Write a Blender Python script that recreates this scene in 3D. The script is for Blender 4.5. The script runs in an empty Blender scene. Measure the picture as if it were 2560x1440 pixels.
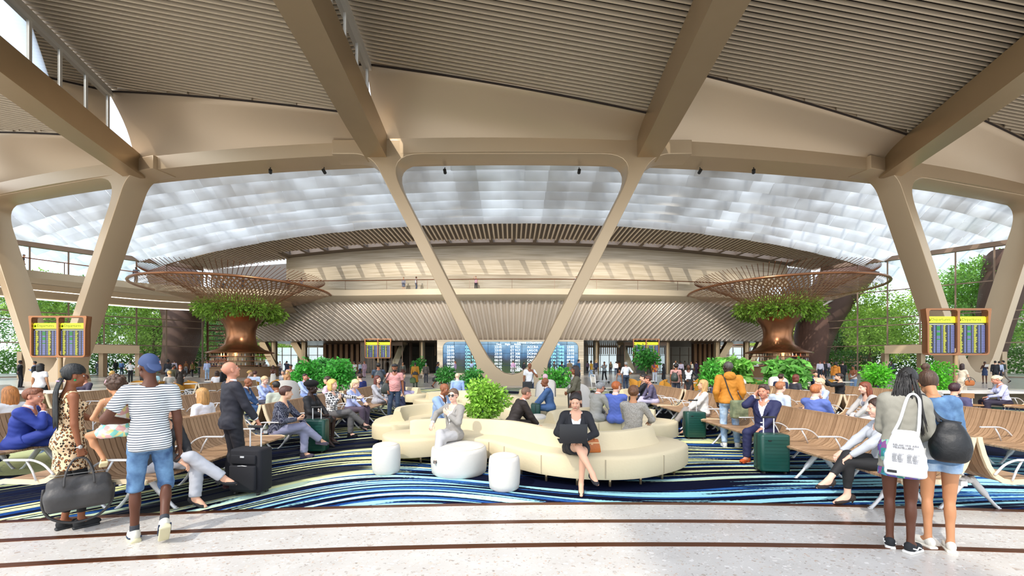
import bpy, bmesh, math, random
import numpy as np
from mathutils import Vector, Matrix
R = math.radians
rnd = random.Random(11)
COL = bpy.context.scene.collection
V = Vector

def gx(px, Y): return (px - 1280) / 1000.0 * Y          # metres right of the camera axis
def gz(py, Y): return 1.65 + (905 - py) / 1000.0 * Y    # height of a point seen at distance Y
def gY(py, z=0.0): return (1.65 - z) * 1000.0 / (py - 905)

# ---------------------------------------------------------------- materials
MATS = {}
def _nt(name):
    m = bpy.data.materials.new(name); m.use_nodes = True
    nt = m.node_tree; b = nt.nodes['Principled BSDF']
    return m, nt, b
def mat(name, col, rough=0.6, metal=0.0, var=0.08, scale=6.0, bump=0.0, bscale=60.0, trans=0.0, emit=None, estr=0.0, spec=0.5, coat=0.0, sss=0.0):
    key = (name,)
    if key in MATS: return MATS[key]
    m, nt, b = _nt(name)
    N, L = nt.nodes, nt.links
    tc = N.new('ShaderNodeTexCoord')
    b.inputs['Roughness'].default_value = rough; b.inputs['Metallic'].default_value = metal
    b.inputs['Specular IOR Level'].default_value = spec
    b.inputs['Coat Weight'].default_value = coat
    if trans: b.inputs['Transmission Weight'].default_value = trans
    if var > 0:
        nz = N.new('ShaderNodeTexNoise'); nz.inputs['Scale'].default_value = scale; nz.inputs['Detail'].default_value = 4
        mx = N.new('ShaderNodeMix'); mx.data_type = 'RGBA'
        c = col
        mx.inputs[6].default_value = (c[0]*(1-var), c[1]*(1-var), c[2]*(1-var), 1)
        mx.inputs[7].default_value = (min(1, c[0]*(1+var)), min(1, c[1]*(1+var)), min(1, c[2]*(1+var)), 1)
        L.new(tc.outputs['Object'], nz.inputs['Vector']); L.new(nz.outputs['Fac'], mx.inputs[0]); L.new(mx.outputs[2], b.inputs['Base Color'])
    else:
        b.inputs['Base Color'].default_value = (*col, 1)
    if bump > 0:
        n2 = N.new('ShaderNodeTexNoise'); n2.inputs['Scale'].default_value = bscale; n2.inputs['Detail'].default_value = 5
        bp = N.new('ShaderNodeBump'); bp.inputs['Strength'].default_value = bump; bp.inputs['Distance'].default_value = 0.02
        L.new(tc.outputs['Object'], n2.inputs['Vector']); L.new(n2.outputs['Fac'], bp.inputs['Height']); L.new(bp.outputs['Normal'], b.inputs['Normal'])
    if emit:
        b.inputs['Emission Color'].default_value = (*emit, 1); b.inputs['Emission Strength'].default_value = estr
    MATS[key] = m
    return m
def hexc(h):
    h = h.lstrip('#'); v = [int(h[i:i+2], 16) / 255 for i in (0, 2, 4)]
    return tuple(x / 12.92 if x <= 0.04045 else ((x + 0.055) / 1.055) ** 2.4 for x in v)
def cmat(h, rough=0.75, kind='cloth', **kw):
    bump = kw.pop('bump', 0.25 if kind == 'cloth' else 0.0)
    return mat('%s_%s' % (kind, h.strip('#')), hexc(h), rough, bump=bump, bscale=14, **kw)
def ramp_node(N, stops, interp='LINEAR'):
    r = N.new('ShaderNodeValToRGB'); cr = r.color_ramp; cr.interpolation = interp
    while len(cr.elements) > 1: cr.elements.remove(cr.elements[-1])
    cr.elements[0].position = stops[0][0]; cr.elements[0].color = (*stops[0][1], 1)
    for p, c in stops[1:]:
        e = cr.elements.new(p); e.color = (*c, 1)
    return r
def mathn(N, L, op, a, b=None, clamp=False):
    n = N.new('ShaderNodeMath'); n.operation = op; n.use_clamp = clamp
    for i, x in enumerate((a, b)):
        if x is None: continue
        if isinstance(x, (int, float)): n.inputs[i].default_value = x
        else: L.new(x, n.inputs[i])
    return n.outputs[0]

# ---------------------------------------------------------------- mesh building
def mesh_np(name, v, f, mi=None, mats=(), smooth=True):
    """v: (n,3) array, f: list/array of faces (all quads or mixed lists)"""
    me = bpy.data.meshes.new(name)
    if isinstance(f, np.ndarray) and f.ndim == 2:
        nf, k = f.shape
        me.vertices.add(len(v)); me.vertices.foreach_set('co', np.asarray(v, np.float32).ravel())
        me.loops.add(nf * k); me.loops.foreach_set('vertex_index', f.ravel().astype(np.int32))
        me.polygons.add(nf); me.polygons.foreach_set('loop_start', np.arange(0, nf * k, k, dtype=np.int32))
        try: me.polygons.foreach_set('loop_total', np.full(nf, k, dtype=np.int32))
        except Exception: pass
        me.update(calc_edges=True)
    else:
        me.from_pydata([tuple(x) for x in v], [], [tuple(x) for x in f]); me.update()
    for m in mats: me.materials.append(m)
    if mi is not None: me.polygons.foreach_set('material_index', np.asarray(mi, np.int32))
    if smooth: me.polygons.foreach_set('use_smooth', np.ones(len(me.polygons), bool))
    return me
def link(name, me, parent=None, loc=None, rotz=0.0):
    o = bpy.data.objects.new(name, me); COL.objects.link(o)
    if parent: o.parent = parent
    if loc: o.location = loc
    if rotz: o.rotation_euler = (0, 0, rotz)
    return o
def tag(o, label=None, cat=None, group=None, kind=None):
    if label: o['label'] = label
    if cat: o['category'] = cat
    if group: o['group'] = group
    if kind: o['kind'] = kind
    return o
def empty(name, loc, rotz=0.0, label=None, cat=None, group=None):
    return tag(link(name, None, None, loc, rotz), label, cat, group)
def copy_tree(o, loc=None, rotz=None, label=None, group=None, parent=None):
    c = o.copy(); COL.objects.link(c)
    if parent: c.parent = parent
    if loc is not None: c.location = loc
    if rotz is not None: c.rotation_euler = (0, 0, rotz)
    if label: c['label'] = label
    if group: c['group'] = group
    for ch in [x for x in KIDS.get(o.name, [])]:
        copy_tree(ch, parent=c)
    return c
class _Kids:
    def get(self, n, d=None): return list(bpy.data.objects[n].children)
KIDS = _Kids()

class MB:
    def __init__(s): s.v = []; s.f = []; s.m = []; s.cur = 0; s.T = None
    def add(s, vs, fs):
        b = len(s.v)
        for p in vs:
            p = V(p)
            s.v.append(tuple(s.T @ p) if s.T is not None else tuple(p))
        for f in fs: s.f.append(tuple(b + i for i in f)); s.m.append(s.cur)
        return s
    def box(s, c, d, rz=0.0, M=None, bev=0.0):
        hx, hy, hz = d[0]/2, d[1]/2, d[2]/2
        if bev > 0:
            return s.rbox(c, d, bev, rz)
        pts = [V((x, y, z)) for z in (-hz, hz) for x, y in ((-hx, -hy), (hx, -hy), (hx, hy), (-hx, hy))]
        if M is None: M = Matrix.Rotation(rz, 3, 'Z')
        pts = [M @ p + V(c) for p in pts]
        return s.add(pts, [(0, 3, 2, 1), (4, 5, 6, 7), (0, 1, 5, 4), (1, 2, 6, 5), (2, 3, 7, 6), (3, 0, 4, 7)])
    def rbox(s, c, d, r, rz=0.0, seg=3):
        """box with rounded vertical corners and softened top/bottom"""
        hx, hy = d[0]/2, d[1]/2; hz = d[2]/2; r = min(r, hx*.99, hy*.99)
        def ring(inset, z):
            out = []
            for cx, cy, a0 in ((hx-r, hy-r, 0), (-hx+r, hy-r, 90), (-hx+r, -hy+r, 180), (hx-r, -hy+r, 270)):
                for k in range(seg+1):
                    a = R(a0 + 90*k/seg); rr = max(r-inset, r*.05)
                    out.append((cx+math.cos(a)*rr, cy+math.sin(a)*rr, z))
            return out
        e = min(r*.5, hz*.6)
        rings = [ring(e, -hz), ring(e*.3, -hz+e*.3), ring(0, -hz+e), ring(0, hz-e), ring(e*.3, hz-e*.3), ring(e, hz)]
        M = Matrix.Translation(V(c)) @ Matrix.Rotation(rz, 4, 'Z')
        return s.loft([[M @ V(p) for p in rg] for rg in rings], True, True)
    def loft(s, rings, closed=True, caps=True):
        n = len(rings[0]); vs = [p for r in rings for p in r]; fs = []
        for i in range(len(rings)-1):
            for j in range(n if closed else n-1):
                a = i*n+j; b = i*n+(j+1) % n
                fs.append((a, b, b+n, a+n))
        if caps and closed:
            fs.append(tuple(range(n-1, -1, -1))); fs.append(tuple((len(rings)-1)*n+j for j in range(n)))
        return s.add(vs, fs)
    def tube(s, path, r, n=8, closed=False, sx=1.0, up=None):
        path = [V(p) for p in path]; rings = []; m = len(path)
        rr = r if isinstance(r, (list, tuple)) else [r]*m
        prev = None
        for i, p in enumerate(path):
            if closed: t = path[(i+1) % m]-path[i-1]
            else: t = path[min(i+1, m-1)]-path[max(i-1, 0)]
            t.normalize()
            if prev is None:
                u = V(up) if up else (V((0, 0, 1)) if abs(t.z) < .9 else V((1, 0, 0)))
            else: u = prev
            a = t.cross(u)
            if a.length < 1e-6: a = t.orthogonal()
            a.normalize(); b = a.cross(t).normalized(); prev = b
            rings.append([p + a*math.cos(2*math.pi*k/n)*rr[i]*sx + b*math.sin(2*math.pi*k/n)*rr[i] for k in range(n)])
        if closed: rings.append(rings[0])
        return s.loft(rings, True, not closed)
    def lathe(s, prof, c=(0, 0, 0), n=24, caps=True):
        rings = [[V((c[0]+math.cos(2*math.pi*k/n)*r, c[1]+math.sin(2*math.pi*k/n)*r, c[2]+z)) for k in range(n)] for r, z in prof]
        return s.loft(rings, True, caps)
    def prism(s, poly, z0, z1):
        n = len(poly)
        return s.add([(x, y, z0) for x, y in poly]+[(x, y, z1) for x, y in poly],
                     [tuple(range(n-1, -1, -1)), tuple(range(n, 2*n))]+[(i, (i+1) % n, n+(i+1) % n, n+i) for i in range(n)])
    def beam(s, a, b, w, h, up=(0, 0, 1)):
        a, b = V(a), V(b); t = (b-a).normalized(); x = t.cross(V(up)).normalized(); u = x.cross(t)
        q = [x*(w/2*i)+u*(h/2*j) for i, j in ((-1, -1), (1, -1), (1, 1), (-1, 1))]
        return s.loft([[a+k for k in q], [b+k for k in q]], True, True)
    def grid(s, P):
        h, w = len(P), len(P[0])
        return s.add([p for row in P for p in row], [(i*w+j, i*w+j+1, (i+1)*w+j+1, (i+1)*w+j) for i in range(h-1) for j in range(w-1)])
    def build(s, name, mats, parent=None, smooth=False, loc=None, rotz=0.0, angle=None):
        if not isinstance(mats, (list, tuple)): mats = [mats]
        me = mesh_np(name, s.v, s.f, s.m, mats, smooth or angle is not None)
        if angle is not None:
            me.update(); sharp_by_angle(me, angle)
        return link(name, me, parent, loc, rotz)
def sharp_by_angle(me, deg):
    bm = bmesh.new(); bm.from_mesh(me); bmesh.ops.recalc_face_normals(bm, faces=bm.faces)
    lim = R(deg)
    for e in bm.edges:
        if len(e.link_faces) != 2 or e.calc_face_angle(0) > lim: e.smooth = False
    bm.to_mesh(me); bm.free()
def spl(pts, n=8, closed=False):
    """Catmull-Rom through pts"""
    pts = [V(p) for p in pts]; m = len(pts); out = []
    rng = range(m if closed else m-1)
    for i in rng:
        p0 = pts[i-1] if (closed or i > 0) else pts[i]*2-pts[i+1]
        p1 = pts[i]; p2 = pts[(i+1) % m]
        p3 = pts[(i+2) % m] if (closed or i+2 < m) else p2*2-p1
        for k in range(n):
            t = k/n
            out.append(0.5*((2*p1)+(p2-p0)*t+(2*p0-5*p1+4*p2-p3)*t*t+(3*p1-p0-3*p2+p3)*t**3))
    if not closed: out.append(pts[-1])
    return out
def struct(o): o['kind'] = 'structure'; return o
# ---------------------------------------------------------------- bodies: smooth distance fields meshed with surface nets
def A3(x): return np.array(x, dtype=np.float32)
class SDF:
    def __init__(s, k=0.02): s.p = []; s.k = k
    def cap(s, a, b, ra, rb, fa=False, fb=False, flat=None, k=None):
        """tapered capsule; fa/fb give flat ends; flat=(axis,scale) squeezes across axis"""
        s.p.append(('c', A3(a), A3(b), ra, rb, fa, fb, flat, k)); return s
    def ell(s, c, r, M=None, k=None):
        s.p.append(('e', A3(c), A3(r), None if M is None else np.array(M, dtype=np.float32), k)); return s
    def box(s, c, h, rr, M=None, k=None):
        s.p.append(('b', A3(c), A3(h), rr, None if M is None else np.array(M, dtype=np.float32), k)); return s
    def sub(s, fn): s.p.append(('s', fn)); return s
    def mesh(s, h):
        lo = np.full(3, 1e9); hi = -lo
        for q in s.p:
            if q[0] == 'c':
                r = max(q[3], q[4])
                if q[7] is not None: r *= max(1, 1/q[7][1])
                lo = np.minimum(lo, np.minimum(q[1], q[2])-r); hi = np.maximum(hi, np.maximum(q[1], q[2])+r)
            elif q[0] == 'e': r = q[2].max(); lo = np.minimum(lo, q[1]-r); hi = np.maximum(hi, q[1]+r)
            elif q[0] == 'b': r = np.linalg.norm(q[2])+q[3]; lo = np.minimum(lo, q[1]-r); hi = np.maximum(hi, q[1]+r)
        pad = 3*h; lo = lo-pad; hi = hi+pad
        n = np.ceil((hi-lo)/h).astype(int)+1
        ax = [np.float32(lo[i])+np.arange(n[i], dtype=np.float32)*np.float32(h) for i in range(3)]
        D = np.full(tuple(n), 0.5, np.float32)
        def sl(l, u):
            i0 = np.clip(np.floor((l-lo)/h).astype(int), 0, n); i1 = np.clip(np.ceil((u-lo)/h).astype(int)+1, 0, n)
            return tuple(slice(a, b) for a, b in zip(i0, i1))
        for q in s.p:
            m = 2.5*s.k+3*h
            if q[0] == 's':
                X, Y, Z = np.meshgrid(*ax, indexing='ij', sparse=True)
                D = np.maximum(D, q[1](X, Y, Z)); continue
            if q[0] == 'c':
                _, a, b, ra, rb, fa, fb, flat, kk = q
                r = max(ra, rb)
                if flat is not None: r *= max(1, 1/flat[1])
                S = sl(np.minimum(a, b)-r-m, np.maximum(a, b)+r+m)
            elif q[0] == 'e': S = sl(q[1]-q[2].max()-m, q[1]+q[2].max()+m)
            else: r = np.linalg.norm(q[2])+q[3]; S = sl(q[1]-r-m, q[1]+r+m)
            if any(t.stop <= t.start for t in S): continue
            X = ax[0][S[0]][:, None, None]; Y = ax[1][S[1]][None, :, None]; Z = ax[2][S[2]][None, None, :]
            if q[0] == 'c':
                ab = b-a; L2 = float(ab@ab)+1e-9
                px, py, pz = X-a[0], Y-a[1], Z-a[2]
                t = (px*ab[0]+py*ab[1]+pz*ab[2])/L2; tc = np.clip(t, 0, 1)
                dx, dy, dz = px-tc*ab[0], py-tc*ab[1], pz-tc*ab[2]
                if flat is not None:
                    f = A3(flat[0]); w = dx*f[0]+dy*f[1]+dz*f[2]; g = (1-flat[1])
                    w = w*g; dx = dx-w*f[0]; dy = dy-w*f[1]; dz = dz-w*f[2]
                d = np.sqrt(dx*dx+dy*dy+dz*dz)-(ra+(rb-ra)*tc)
                L = math.sqrt(L2)
                if fb: d = np.maximum(d, (t-1)*L)
                if fa: d = np.maximum(d, -t*L)
            elif q[0] == 'e':
                _, c, r, M, kk = q
                px, py, pz = X-c[0], Y-c[1], Z-c[2]
                if M is not None:
                    px, py, pz = px*M[0, 0]+py*M[1, 0]+pz*M[2, 0], px*M[0, 1]+py*M[1, 1]+pz*M[2, 1], px*M[0, 2]+py*M[1, 2]+pz*M[2, 2]
                k0 = np.sqrt((px/r[0])**2+(py/r[1])**2+(pz/r[2])**2)
                k1 = np.sqrt((px/r[0]**2)**2+(py/r[1]**2)**2+(pz/r[2]**2)**2)+1e-6
                d = k0*(k0-1)/k1
            else:
                _, c, hh, rr, M, kk = q
                px, py, pz = X-c[0], Y-c[1], Z-c[2]
                if M is not None:
                    px, py, pz = px*M[0, 0]+py*M[1, 0]+pz*M[2, 0], px*M[0, 1]+py*M[1, 1]+pz*M[2, 1], px*M[0, 2]+py*M[1, 2]+pz*M[2, 2]
                qx, qy, qz = abs(px)-hh[0], abs(py)-hh[1], abs(pz)-hh[2]
                d = np.sqrt(np.maximum(qx, 0)**2+np.maximum(qy, 0)**2+np.maximum(qz, 0)**2)+np.minimum(np.maximum(qx, np.maximum(qy, qz)), 0)-rr
            kk = s.k if q[-1] is None else q[-1]
            o = D[S]
            if kk <= 1e-5: D[S] = np.minimum(o, d)
            else:
                hh_ = np.maximum(kk-np.abs(o-d), 0)/kk
                D[S] = np.minimum(o, d)-hh_*hh_*kk*0.25
        return nets(D, lo.astype(np.float32), h)
def nets(D, lo, h):
    I = D < 0
    c = I[:-1, :-1, :-1].astype(np.int8)
    tot = np.zeros_like(c)
    for i in (0, 1):
        for j in (0, 1):
            for k in (0, 1):
                tot += I[i:D.shape[0]-1+i, j:D.shape[1]-1+j, k:D.shape[2]-1+k]
    act = (tot > 0) & (tot < 8)
    idx = np.argwhere(act)
    if len(idx) == 0: return np.zeros((0, 3)), np.zeros((0, 4), int)
    num = np.full(act.shape, -1, np.int32); num[act] = np.arange(len(idx))
    acc = np.zeros((len(idx), 3), np.float32); cnt = np.zeros(len(idx), np.float32)
    for axis in range(3):
        o1, o2 = [a for a in range(3) if a != axis]
        for u in (0, 1):
            for w in (0, 1):
                a = idx.copy(); a[:, o1] += u; a[:, o2] += w
                b = a.copy(); b[:, axis] += 1
                da = D[a[:, 0], a[:, 1], a[:, 2]]; db = D[b[:, 0], b[:, 1], b[:, 2]]
                m = (da < 0) != (db < 0)
                t = np.where(m, da/np.where(m, da-db, 1), 0)
                pt = a.astype(np.float32); pt[:, axis] += t
                acc[m] += pt[m]; cnt[m] += 1
    v = acc/cnt[:, None]*h+lo
    F = []
    for axis in range(3):
        o1, o2 = [(1, 2), (2, 0), (0, 1)][axis]
        sA = [slice(1, -1)]*3; sA[axis] = slice(0, -1)
        sB = [slice(1, -1)]*3; sB[axis] = slice(1, None)
        a = I[tuple(sA)]; b = I[tuple(sB)]
        e = np.argwhere(a != b)
        if len(e) == 0: continue
        flip = a[e[:, 0], e[:, 1], e[:, 2]]
        for q in (0, 1, 2):
            if q != axis: e[:, q] += 1
        def cell(du, dw):
            t = e.copy(); t[:, o1] -= du; t[:, o2] -= dw
            return num[t[:, 0], t[:, 1], t[:, 2]]
        q = np.stack([cell(1, 1), cell(0, 1), cell(0, 0), cell(1, 0)], 1)
        q[~flip] = q[~flip][:, ::-1]
        F.append(q)
    return v, np.concatenate(F)
def relax(v, f, it=1):
    for _ in range(it):
        acc = np.zeros_like(v); cn = np.zeros(len(v), np.float32)
        for a, b in ((0, 1), (1, 2), (2, 3), (3, 0)):
            np.add.at(acc, f[:, a], v[f[:, b]]); np.add.at(acc, f[:, b], v[f[:, a]])
            np.add.at(cn, f[:, a], 1); np.add.at(cn, f[:, b], 1)
        v = v*0.5+0.5*acc/cn[:, None]
    return v
def xf(v, M): 
    M = np.array(M, dtype=np.float32); return v@M[:3, :3].T+M[:3, 3]

# ---- head, hand and hair templates in their own frames (cached)
_T = {}
def head_t(lod, fem):
    key = ('head', lod, fem)
    if key in _T: return _T[key]
    s = SDF(0.018)
    j = 0.92 if fem else 1.0
    s.ell((0, -.012, .03), (.076, .096, .088)); s.ell((0, .018, -.04), (.060*j, .073, .078))
    s.cap((0, .055, -.088), (0, .066, -.095), .024*j, .018*j, k=.02)
    s.cap((-.045*j, .02, -.065), (.045*j, .02, -.065), .022, .022, k=.02)
    s.cap((0, .088, .012), (0, .108, -.026), .0075, .0125, k=.008)
    s.cap((-.013, .092, -.031), (.013, .092, -.031), .009, .009, k=.006)
    s.cap((-.034, .080, .024), (.034, .080, .024), .011, .011, k=.014)
    s.ell((-.034*j, .054, -.030), (.027, .032, .034)); s.ell((.034*j, .054, -.030), (.027, .032, .034))
    s.cap((-.018, .086, -.057), (.018, .086, -.057), .0075, .0075, k=.006); s.cap((-.015, .085, -.066), (.015, .085, -.066), .0082, .0082, k=.006)
    for sx in (-1, 1):
        s.ell((sx*.078, -.004, -.004), (.009, .019, .031), k=.008)
        s.sub(lambda X, Y, Z, sx=sx: .0145-np.sqrt((X-sx*.031)**2+((Y-.096)*.9)**2+((Z-.004)*1.25)**2))
    for sx in (-1, 1):
        s.cap((sx*.018, .0885, .0085), (sx*.031, .0905, .0125), .0030, .0032, k=.004); s.cap((sx*.031, .0905, .0125), (sx*.044, .083, .007), .0032, .0026, k=.004)
        s.cap((sx*.019, .0885, -.001), (sx*.032, .0885, -.0055), .0028, .0028, k=.004); s.cap((sx*.032, .0885, -.0055), (sx*.043, .082, -.001), .0028, .0024, k=.004)
    # neck stump
    s.cap((0, -.02, -.06), (0, -.035, -.15), .052*j, .053*j, k=.02)
    h = (.0045, .0075, .013)[lod]
    v, f = s.mesh(h); v = relax(v, f, 1)
    c = v[f].mean(1); mi = np.zeros(len(f), np.int32)
    lips = (np.abs(c[:, 0]) < .019) & (c[:, 1] > .088) & (np.abs(c[:, 2]+.0615) < .0105-.0002/np.maximum(.022-np.abs(c[:, 0]), .02)*0)
    if lod < 2: mi[lips] = 1
    V_, F_, M_ = [v], [f], [mi]
    def addmb(mb, m):
        n = sum(len(x) for x in V_)
        fs = np.array([q if len(q) == 4 else (*q, q[-1]) for q in mb.f]); V_.append(np.array(mb.v, np.float32)); F_.append(fs+n); M_.append(np.full(len(fs), m) if np.isscalar(m) else m)
    if lod < 2:
        for sx in (-1, 1):
            mb = MB(); mb.lathe([(.0008, .0125), (.0048, .0116), (.0064, .0107), (.011, .006), (.0125, 0), (.011, -.006), (.002, -.0125)], n=12, caps=False)
            a = np.array(mb.v, np.float32)[:, [0, 2, 1]]+A3((sx*.0305, .0735, .004)); mb.v = [tuple(x) for x in a]
            addmb(mb, 2)
            M_[-1] = np.array([3]*24+[2]*(len(mb.f)-24))
            mb = MB(); mb.tube([(sx*.016, .0905, .021), (sx*.030, .0905, .026), (sx*.046, .078, .021)], [.0014, .0022, .0010], n=6); mb.f = [q for q in mb.f if len(q) == 4]; addmb(mb, 4)
            mb = MB(); mb.tube([(sx*.018, .0845, .0085), (sx*.031, .0885, .0125), (sx*.045, .080, .007)], [.001, .0016, .001], n=5); mb.f = [q for q in mb.f if len(q) == 4]; addmb(mb, 4)
    r = (np.concatenate(V_), np.concatenate(F_).astype(int), np.concatenate(M_)); _T[key] = r
    return r
def hand_t(lod, pose):
    key = ('hand', lod, pose)
    if key in _T: return _T[key]
    curls = {'relax': (22, 28, 20), 'grip': (70, 80, 45), 'flat': (6, 6, 4), 'hold': (38, 48, 30), 'point': (20, 30, 20)}[pose]
    fat = (1.0, 1.05, 1.12)[lod]
    s = SDF(.008)
    s.box((0, .048, 0), (.026, .036, .004), .011, k=.01); s.cap((0, -.01, 0), (0, .02, 0), .026, .026, flat=((0, 0, 1), .7) if False else None, k=.012)
    s.p[-1] = ('e', A3((0, .008, 0)), A3((.029, .035, .021)), None, .012)
    for x, L, r, w in ((-.029, .070, .0088, 4), (-.0095, .078, .009, 1), (.0105, .072, .0086, -2), (.029, .057, .0078, -6)):
        p = V((x, .086-(.006 if abs(x) > .02 else 0), 0)); a = 0; r *= fat
        for i, fr in enumerate((.46, .30, .24)):
            a += curls[i]*(1+.12*(x*30))
            d = V((-math.sin(R(w))*math.cos(R(a)), math.cos(R(a)), -math.sin(R(a)))); q = p+d*L*fr
            s.cap(p, q, r*(1-.06*i), r*(.94-.08*i), k=.004 if i else .008); p = q
    p = V((-.026, .018, -.006))
    for i, (d, L) in enumerate(((V((-.62, .72, -.28)), .036), (V((-.35, .86, -.36)), .031), (V((-.12 if pose != 'grip' else .35, .92, -.36)), .025))):
        q = p+d.normalized()*L; s.cap(p, q, (.0125, .0105, .0095)[i]*fat, (.0108, .0098, .008)[i]*fat, k=.008); p = q
    h = (.0032, .0052, .008)[lod]
    r = s.mesh(h); _T[key] = r
    return r
def hair_t(style, lod):
    key = ('hair', style, lod)
    if key in _T: return _T[key]
    s = SDF(.02); g = .010
    def cap_(g, back=0.0):
        s.ell((0, -.014, .034), (.079+g, .098+g, .090+g))
    cut = lambda a=.9, b=.52, c=.032, zb=-.055: s.sub(lambda X, Y, Z: np.maximum(a*Y-b*Z-c, zb-Z+0*Y) if False else (a*Y-b*Z-c+0*X))
    def low(z): s.sub(lambda X, Y, Z: (z-Z+0*X+0*Y))
    def ears(): s.sub(lambda X, Y, Z: np.minimum(np.minimum(Y+.022, .035-Z)+0*X, .1))
    if style == 'short': cap_(.011); s.ell((0, .045, .095), (.062, .045, .03)); cut(); low(-.045); ears()
    elif style == 'buzz': cap_(.004); cut(.9, .5, .03); low(-.04); ears()
    elif style == 'bald': cap_(-.02)
    elif style == 'curly':
        cap_(.022)
        q = random.Random(3)
        for i in range(60 if lod < 2 else 20):
            a = q.uniform(0, 6.28); t = q.uniform(.0, 1.7)
            s.ell((math.sin(t)*math.cos(a)*.098, -.014+math.sin(t)*math.sin(a)*.115, .034+math.cos(t)*.108), (.02, .02, .02), k=.006)
        cut(.9, .5, .045); low(-.06)
    elif style == 'bun': cap_(.012); s.ell((0, -.12, .02), (.04, .036, .04)); cut(.9, .5, .034); low(-.07); ears()
    elif style == 'topbun':
        cap_(.012); s.ell((0, -.045, .165), (.042, .042, .036), k=.012); cut(.9, .5, .034); low(-.075); ears()
    elif style == 'long':
        cap_(.014); s.ell((0, -.065, -.08), (.095, .06, .2)); s.ell((-.075, -.02, -.07), (.03, .05, .15)); s.ell((.075, -.02, -.07), (.03, .05, .15))
        s.sub(lambda X, Y, Z: np.minimum(.9*Y-.5*Z-.034, .9*Y-.05*Z-.012+.3*(np.abs(X)-.085)) if False else np.where(Z > .03, .9*Y-.45*Z-.036, Y-.012)+0*X)
    elif style == 'bob':
        cap_(.018); s.ell((0, -.04, -.06), (.1, .07, .1)); s.ell((-.078, .0, -.04), (.028, .05, .09)); s.ell((.078, 0, -.04), (.028, .05, .09))
        s.sub(lambda X, Y, Z: np.where(Z > .03, .9*Y-.45*Z-.036, Y-.022)+0*X)
    elif style == 'pony': cap_(.011); s.cap((0, -.10, .03), (0, -.15, -.02), .022, .03); s.cap((0, -.15, -.02), (0, -.13, -.2), .03, .016); cut(.9, .5, .034); ears()
    elif style == 'sidepony': cap_(.012); s.cap((.05, -.09, -.03), (.07, -.02, -.12), .03, .028); s.cap((.07, -.02, -.12), (.07, .03, -.24), .028, .014); cut(.9, .5, .034); ears()
    elif style == 'afro': s.ell((0, -.03, .05), (.135, .135, .13)); cut(.9, .5, .045)
    elif style == 'hijab':
        cap_(.016); s.ell((0, -.02, -.08), (.085, .09, .12)); s.ell((0, -.01, -.19), (.14, .11, .08))
        s.sub(lambda X, Y, Z: .068-np.sqrt((X)**2*1.2+((Y-.11)*.9)**2+((Z+.005)*.85)**2))
    elif style == 'furhat': s.ell((0, -.02, .10), (.14, .15, .08)); low(.022)
    elif style == 'flatcap': s.ell((0, -.005, .07), (.1, .118, .055)); s.ell((0, .10, .062), (.06, .05, .012), k=.01); low(.035)
    elif style == 'cap': cap_(.013); s.ell((0, -.125, .015), (.062, .075, .014), Matrix.Rotation(R(38), 3, 'X'), k=.008); low(-.06)
    if style == 'cap':
        s.p = [q for q in s.p if q[0] != 's']
        s.sub(lambda X, Y, Z: np.minimum(.028-Z+.25*Y, Y+.07)+0*X)
    h = (.0055, .009, .014)[lod]
    v, f = s.mesh(h)
    v = relax(v, f, 1) if len(v) else v
    _T[key] = (v, f)
    return _T[key]

def ik(a, c, l1, l2, pole):
    a, c, pole = V(a), V(c), V(pole); d = c-a; L = d.length
    mx = (l1+l2)*.995
    if L > mx: c = a+d*(mx/L); d = c-a; L = mx
    L = max(L, abs(l1-l2)+.01)
    x = (l1*l1-l2*l2+L*L)/(2*L); y = math.sqrt(max(l1*l1-x*x, 0)); n = d.normalized()
    p = pole-n*pole.dot(n)
    if p.length < 1e-4: p = n.orthogonal()
    return a+n*x+p.normalized()*y, c
def frame(y, zhint):
    y = V(y).normalized(); x = y.cross(V(zhint))
    if x.length < 1e-4: x = y.orthogonal()
    x.normalize(); z = x.cross(y)
    return Matrix((x, y, z)).transposed()

SKIN = {'d': '#5a3524', 'dd': '#33211a', 'm': '#8a5538', 't': '#b8825c', 'l': '#dba98c', 'p': '#e8b9a2', 'r': '#c98a70'}
HAIR = {'k': '#15110f', 'b': '#3a2419', 'n': '#5e3d25', 'r': '#8c4522', 'y': '#cfa55e', 'w': '#e3c9a6', 'g': '#8d8d8c'}
def skinm(c):
    return mat('skin_'+c, hexc(SKIN[c]), .5, var=.05, scale=12, spec=.35)
def hairm(c):
    h = HAIR.get(c, c)
    n = 'hair_'+h.strip('#')
    if (n,) in MATS: return MATS[(n,)]
    m, nt, b = _nt(n); N, L = nt.nodes, nt.links
    tc = N.new('ShaderNodeTexCoord'); mp = N.new('ShaderNodeMapping'); mp.inputs['Scale'].default_value = (90, 90, 9)
    nz = N.new('ShaderNodeTexNoise'); nz.inputs['Scale'].default_value = 1; nz.inputs['Detail'].default_value = 3
    c = hexc(h); r = ramp_node(N, [(.3, tuple(x*.55 for x in c)), (.7, tuple(min(1, x*1.35+.004) for x in c))])
    bp = N.new('ShaderNodeBump'); bp.inputs['Strength'].default_value = .6; bp.inputs['Distance'].default_value = .01
    L.new(tc.outputs['Object'], mp.inputs[0]); L.new(mp.outputs[0], nz.inputs['Vector']); L.new(nz.outputs['Fac'], r.inputs[0])
    L.new(r.outputs[0], b.inputs['Base Color']); L.new(nz.outputs['Fac'], bp.inputs['Height']); L.new(bp.outputs[0], b.inputs['Normal'])
    b.inputs['Roughness'].default_value = .5
    MATS[(n,)] = m
    return m
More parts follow.
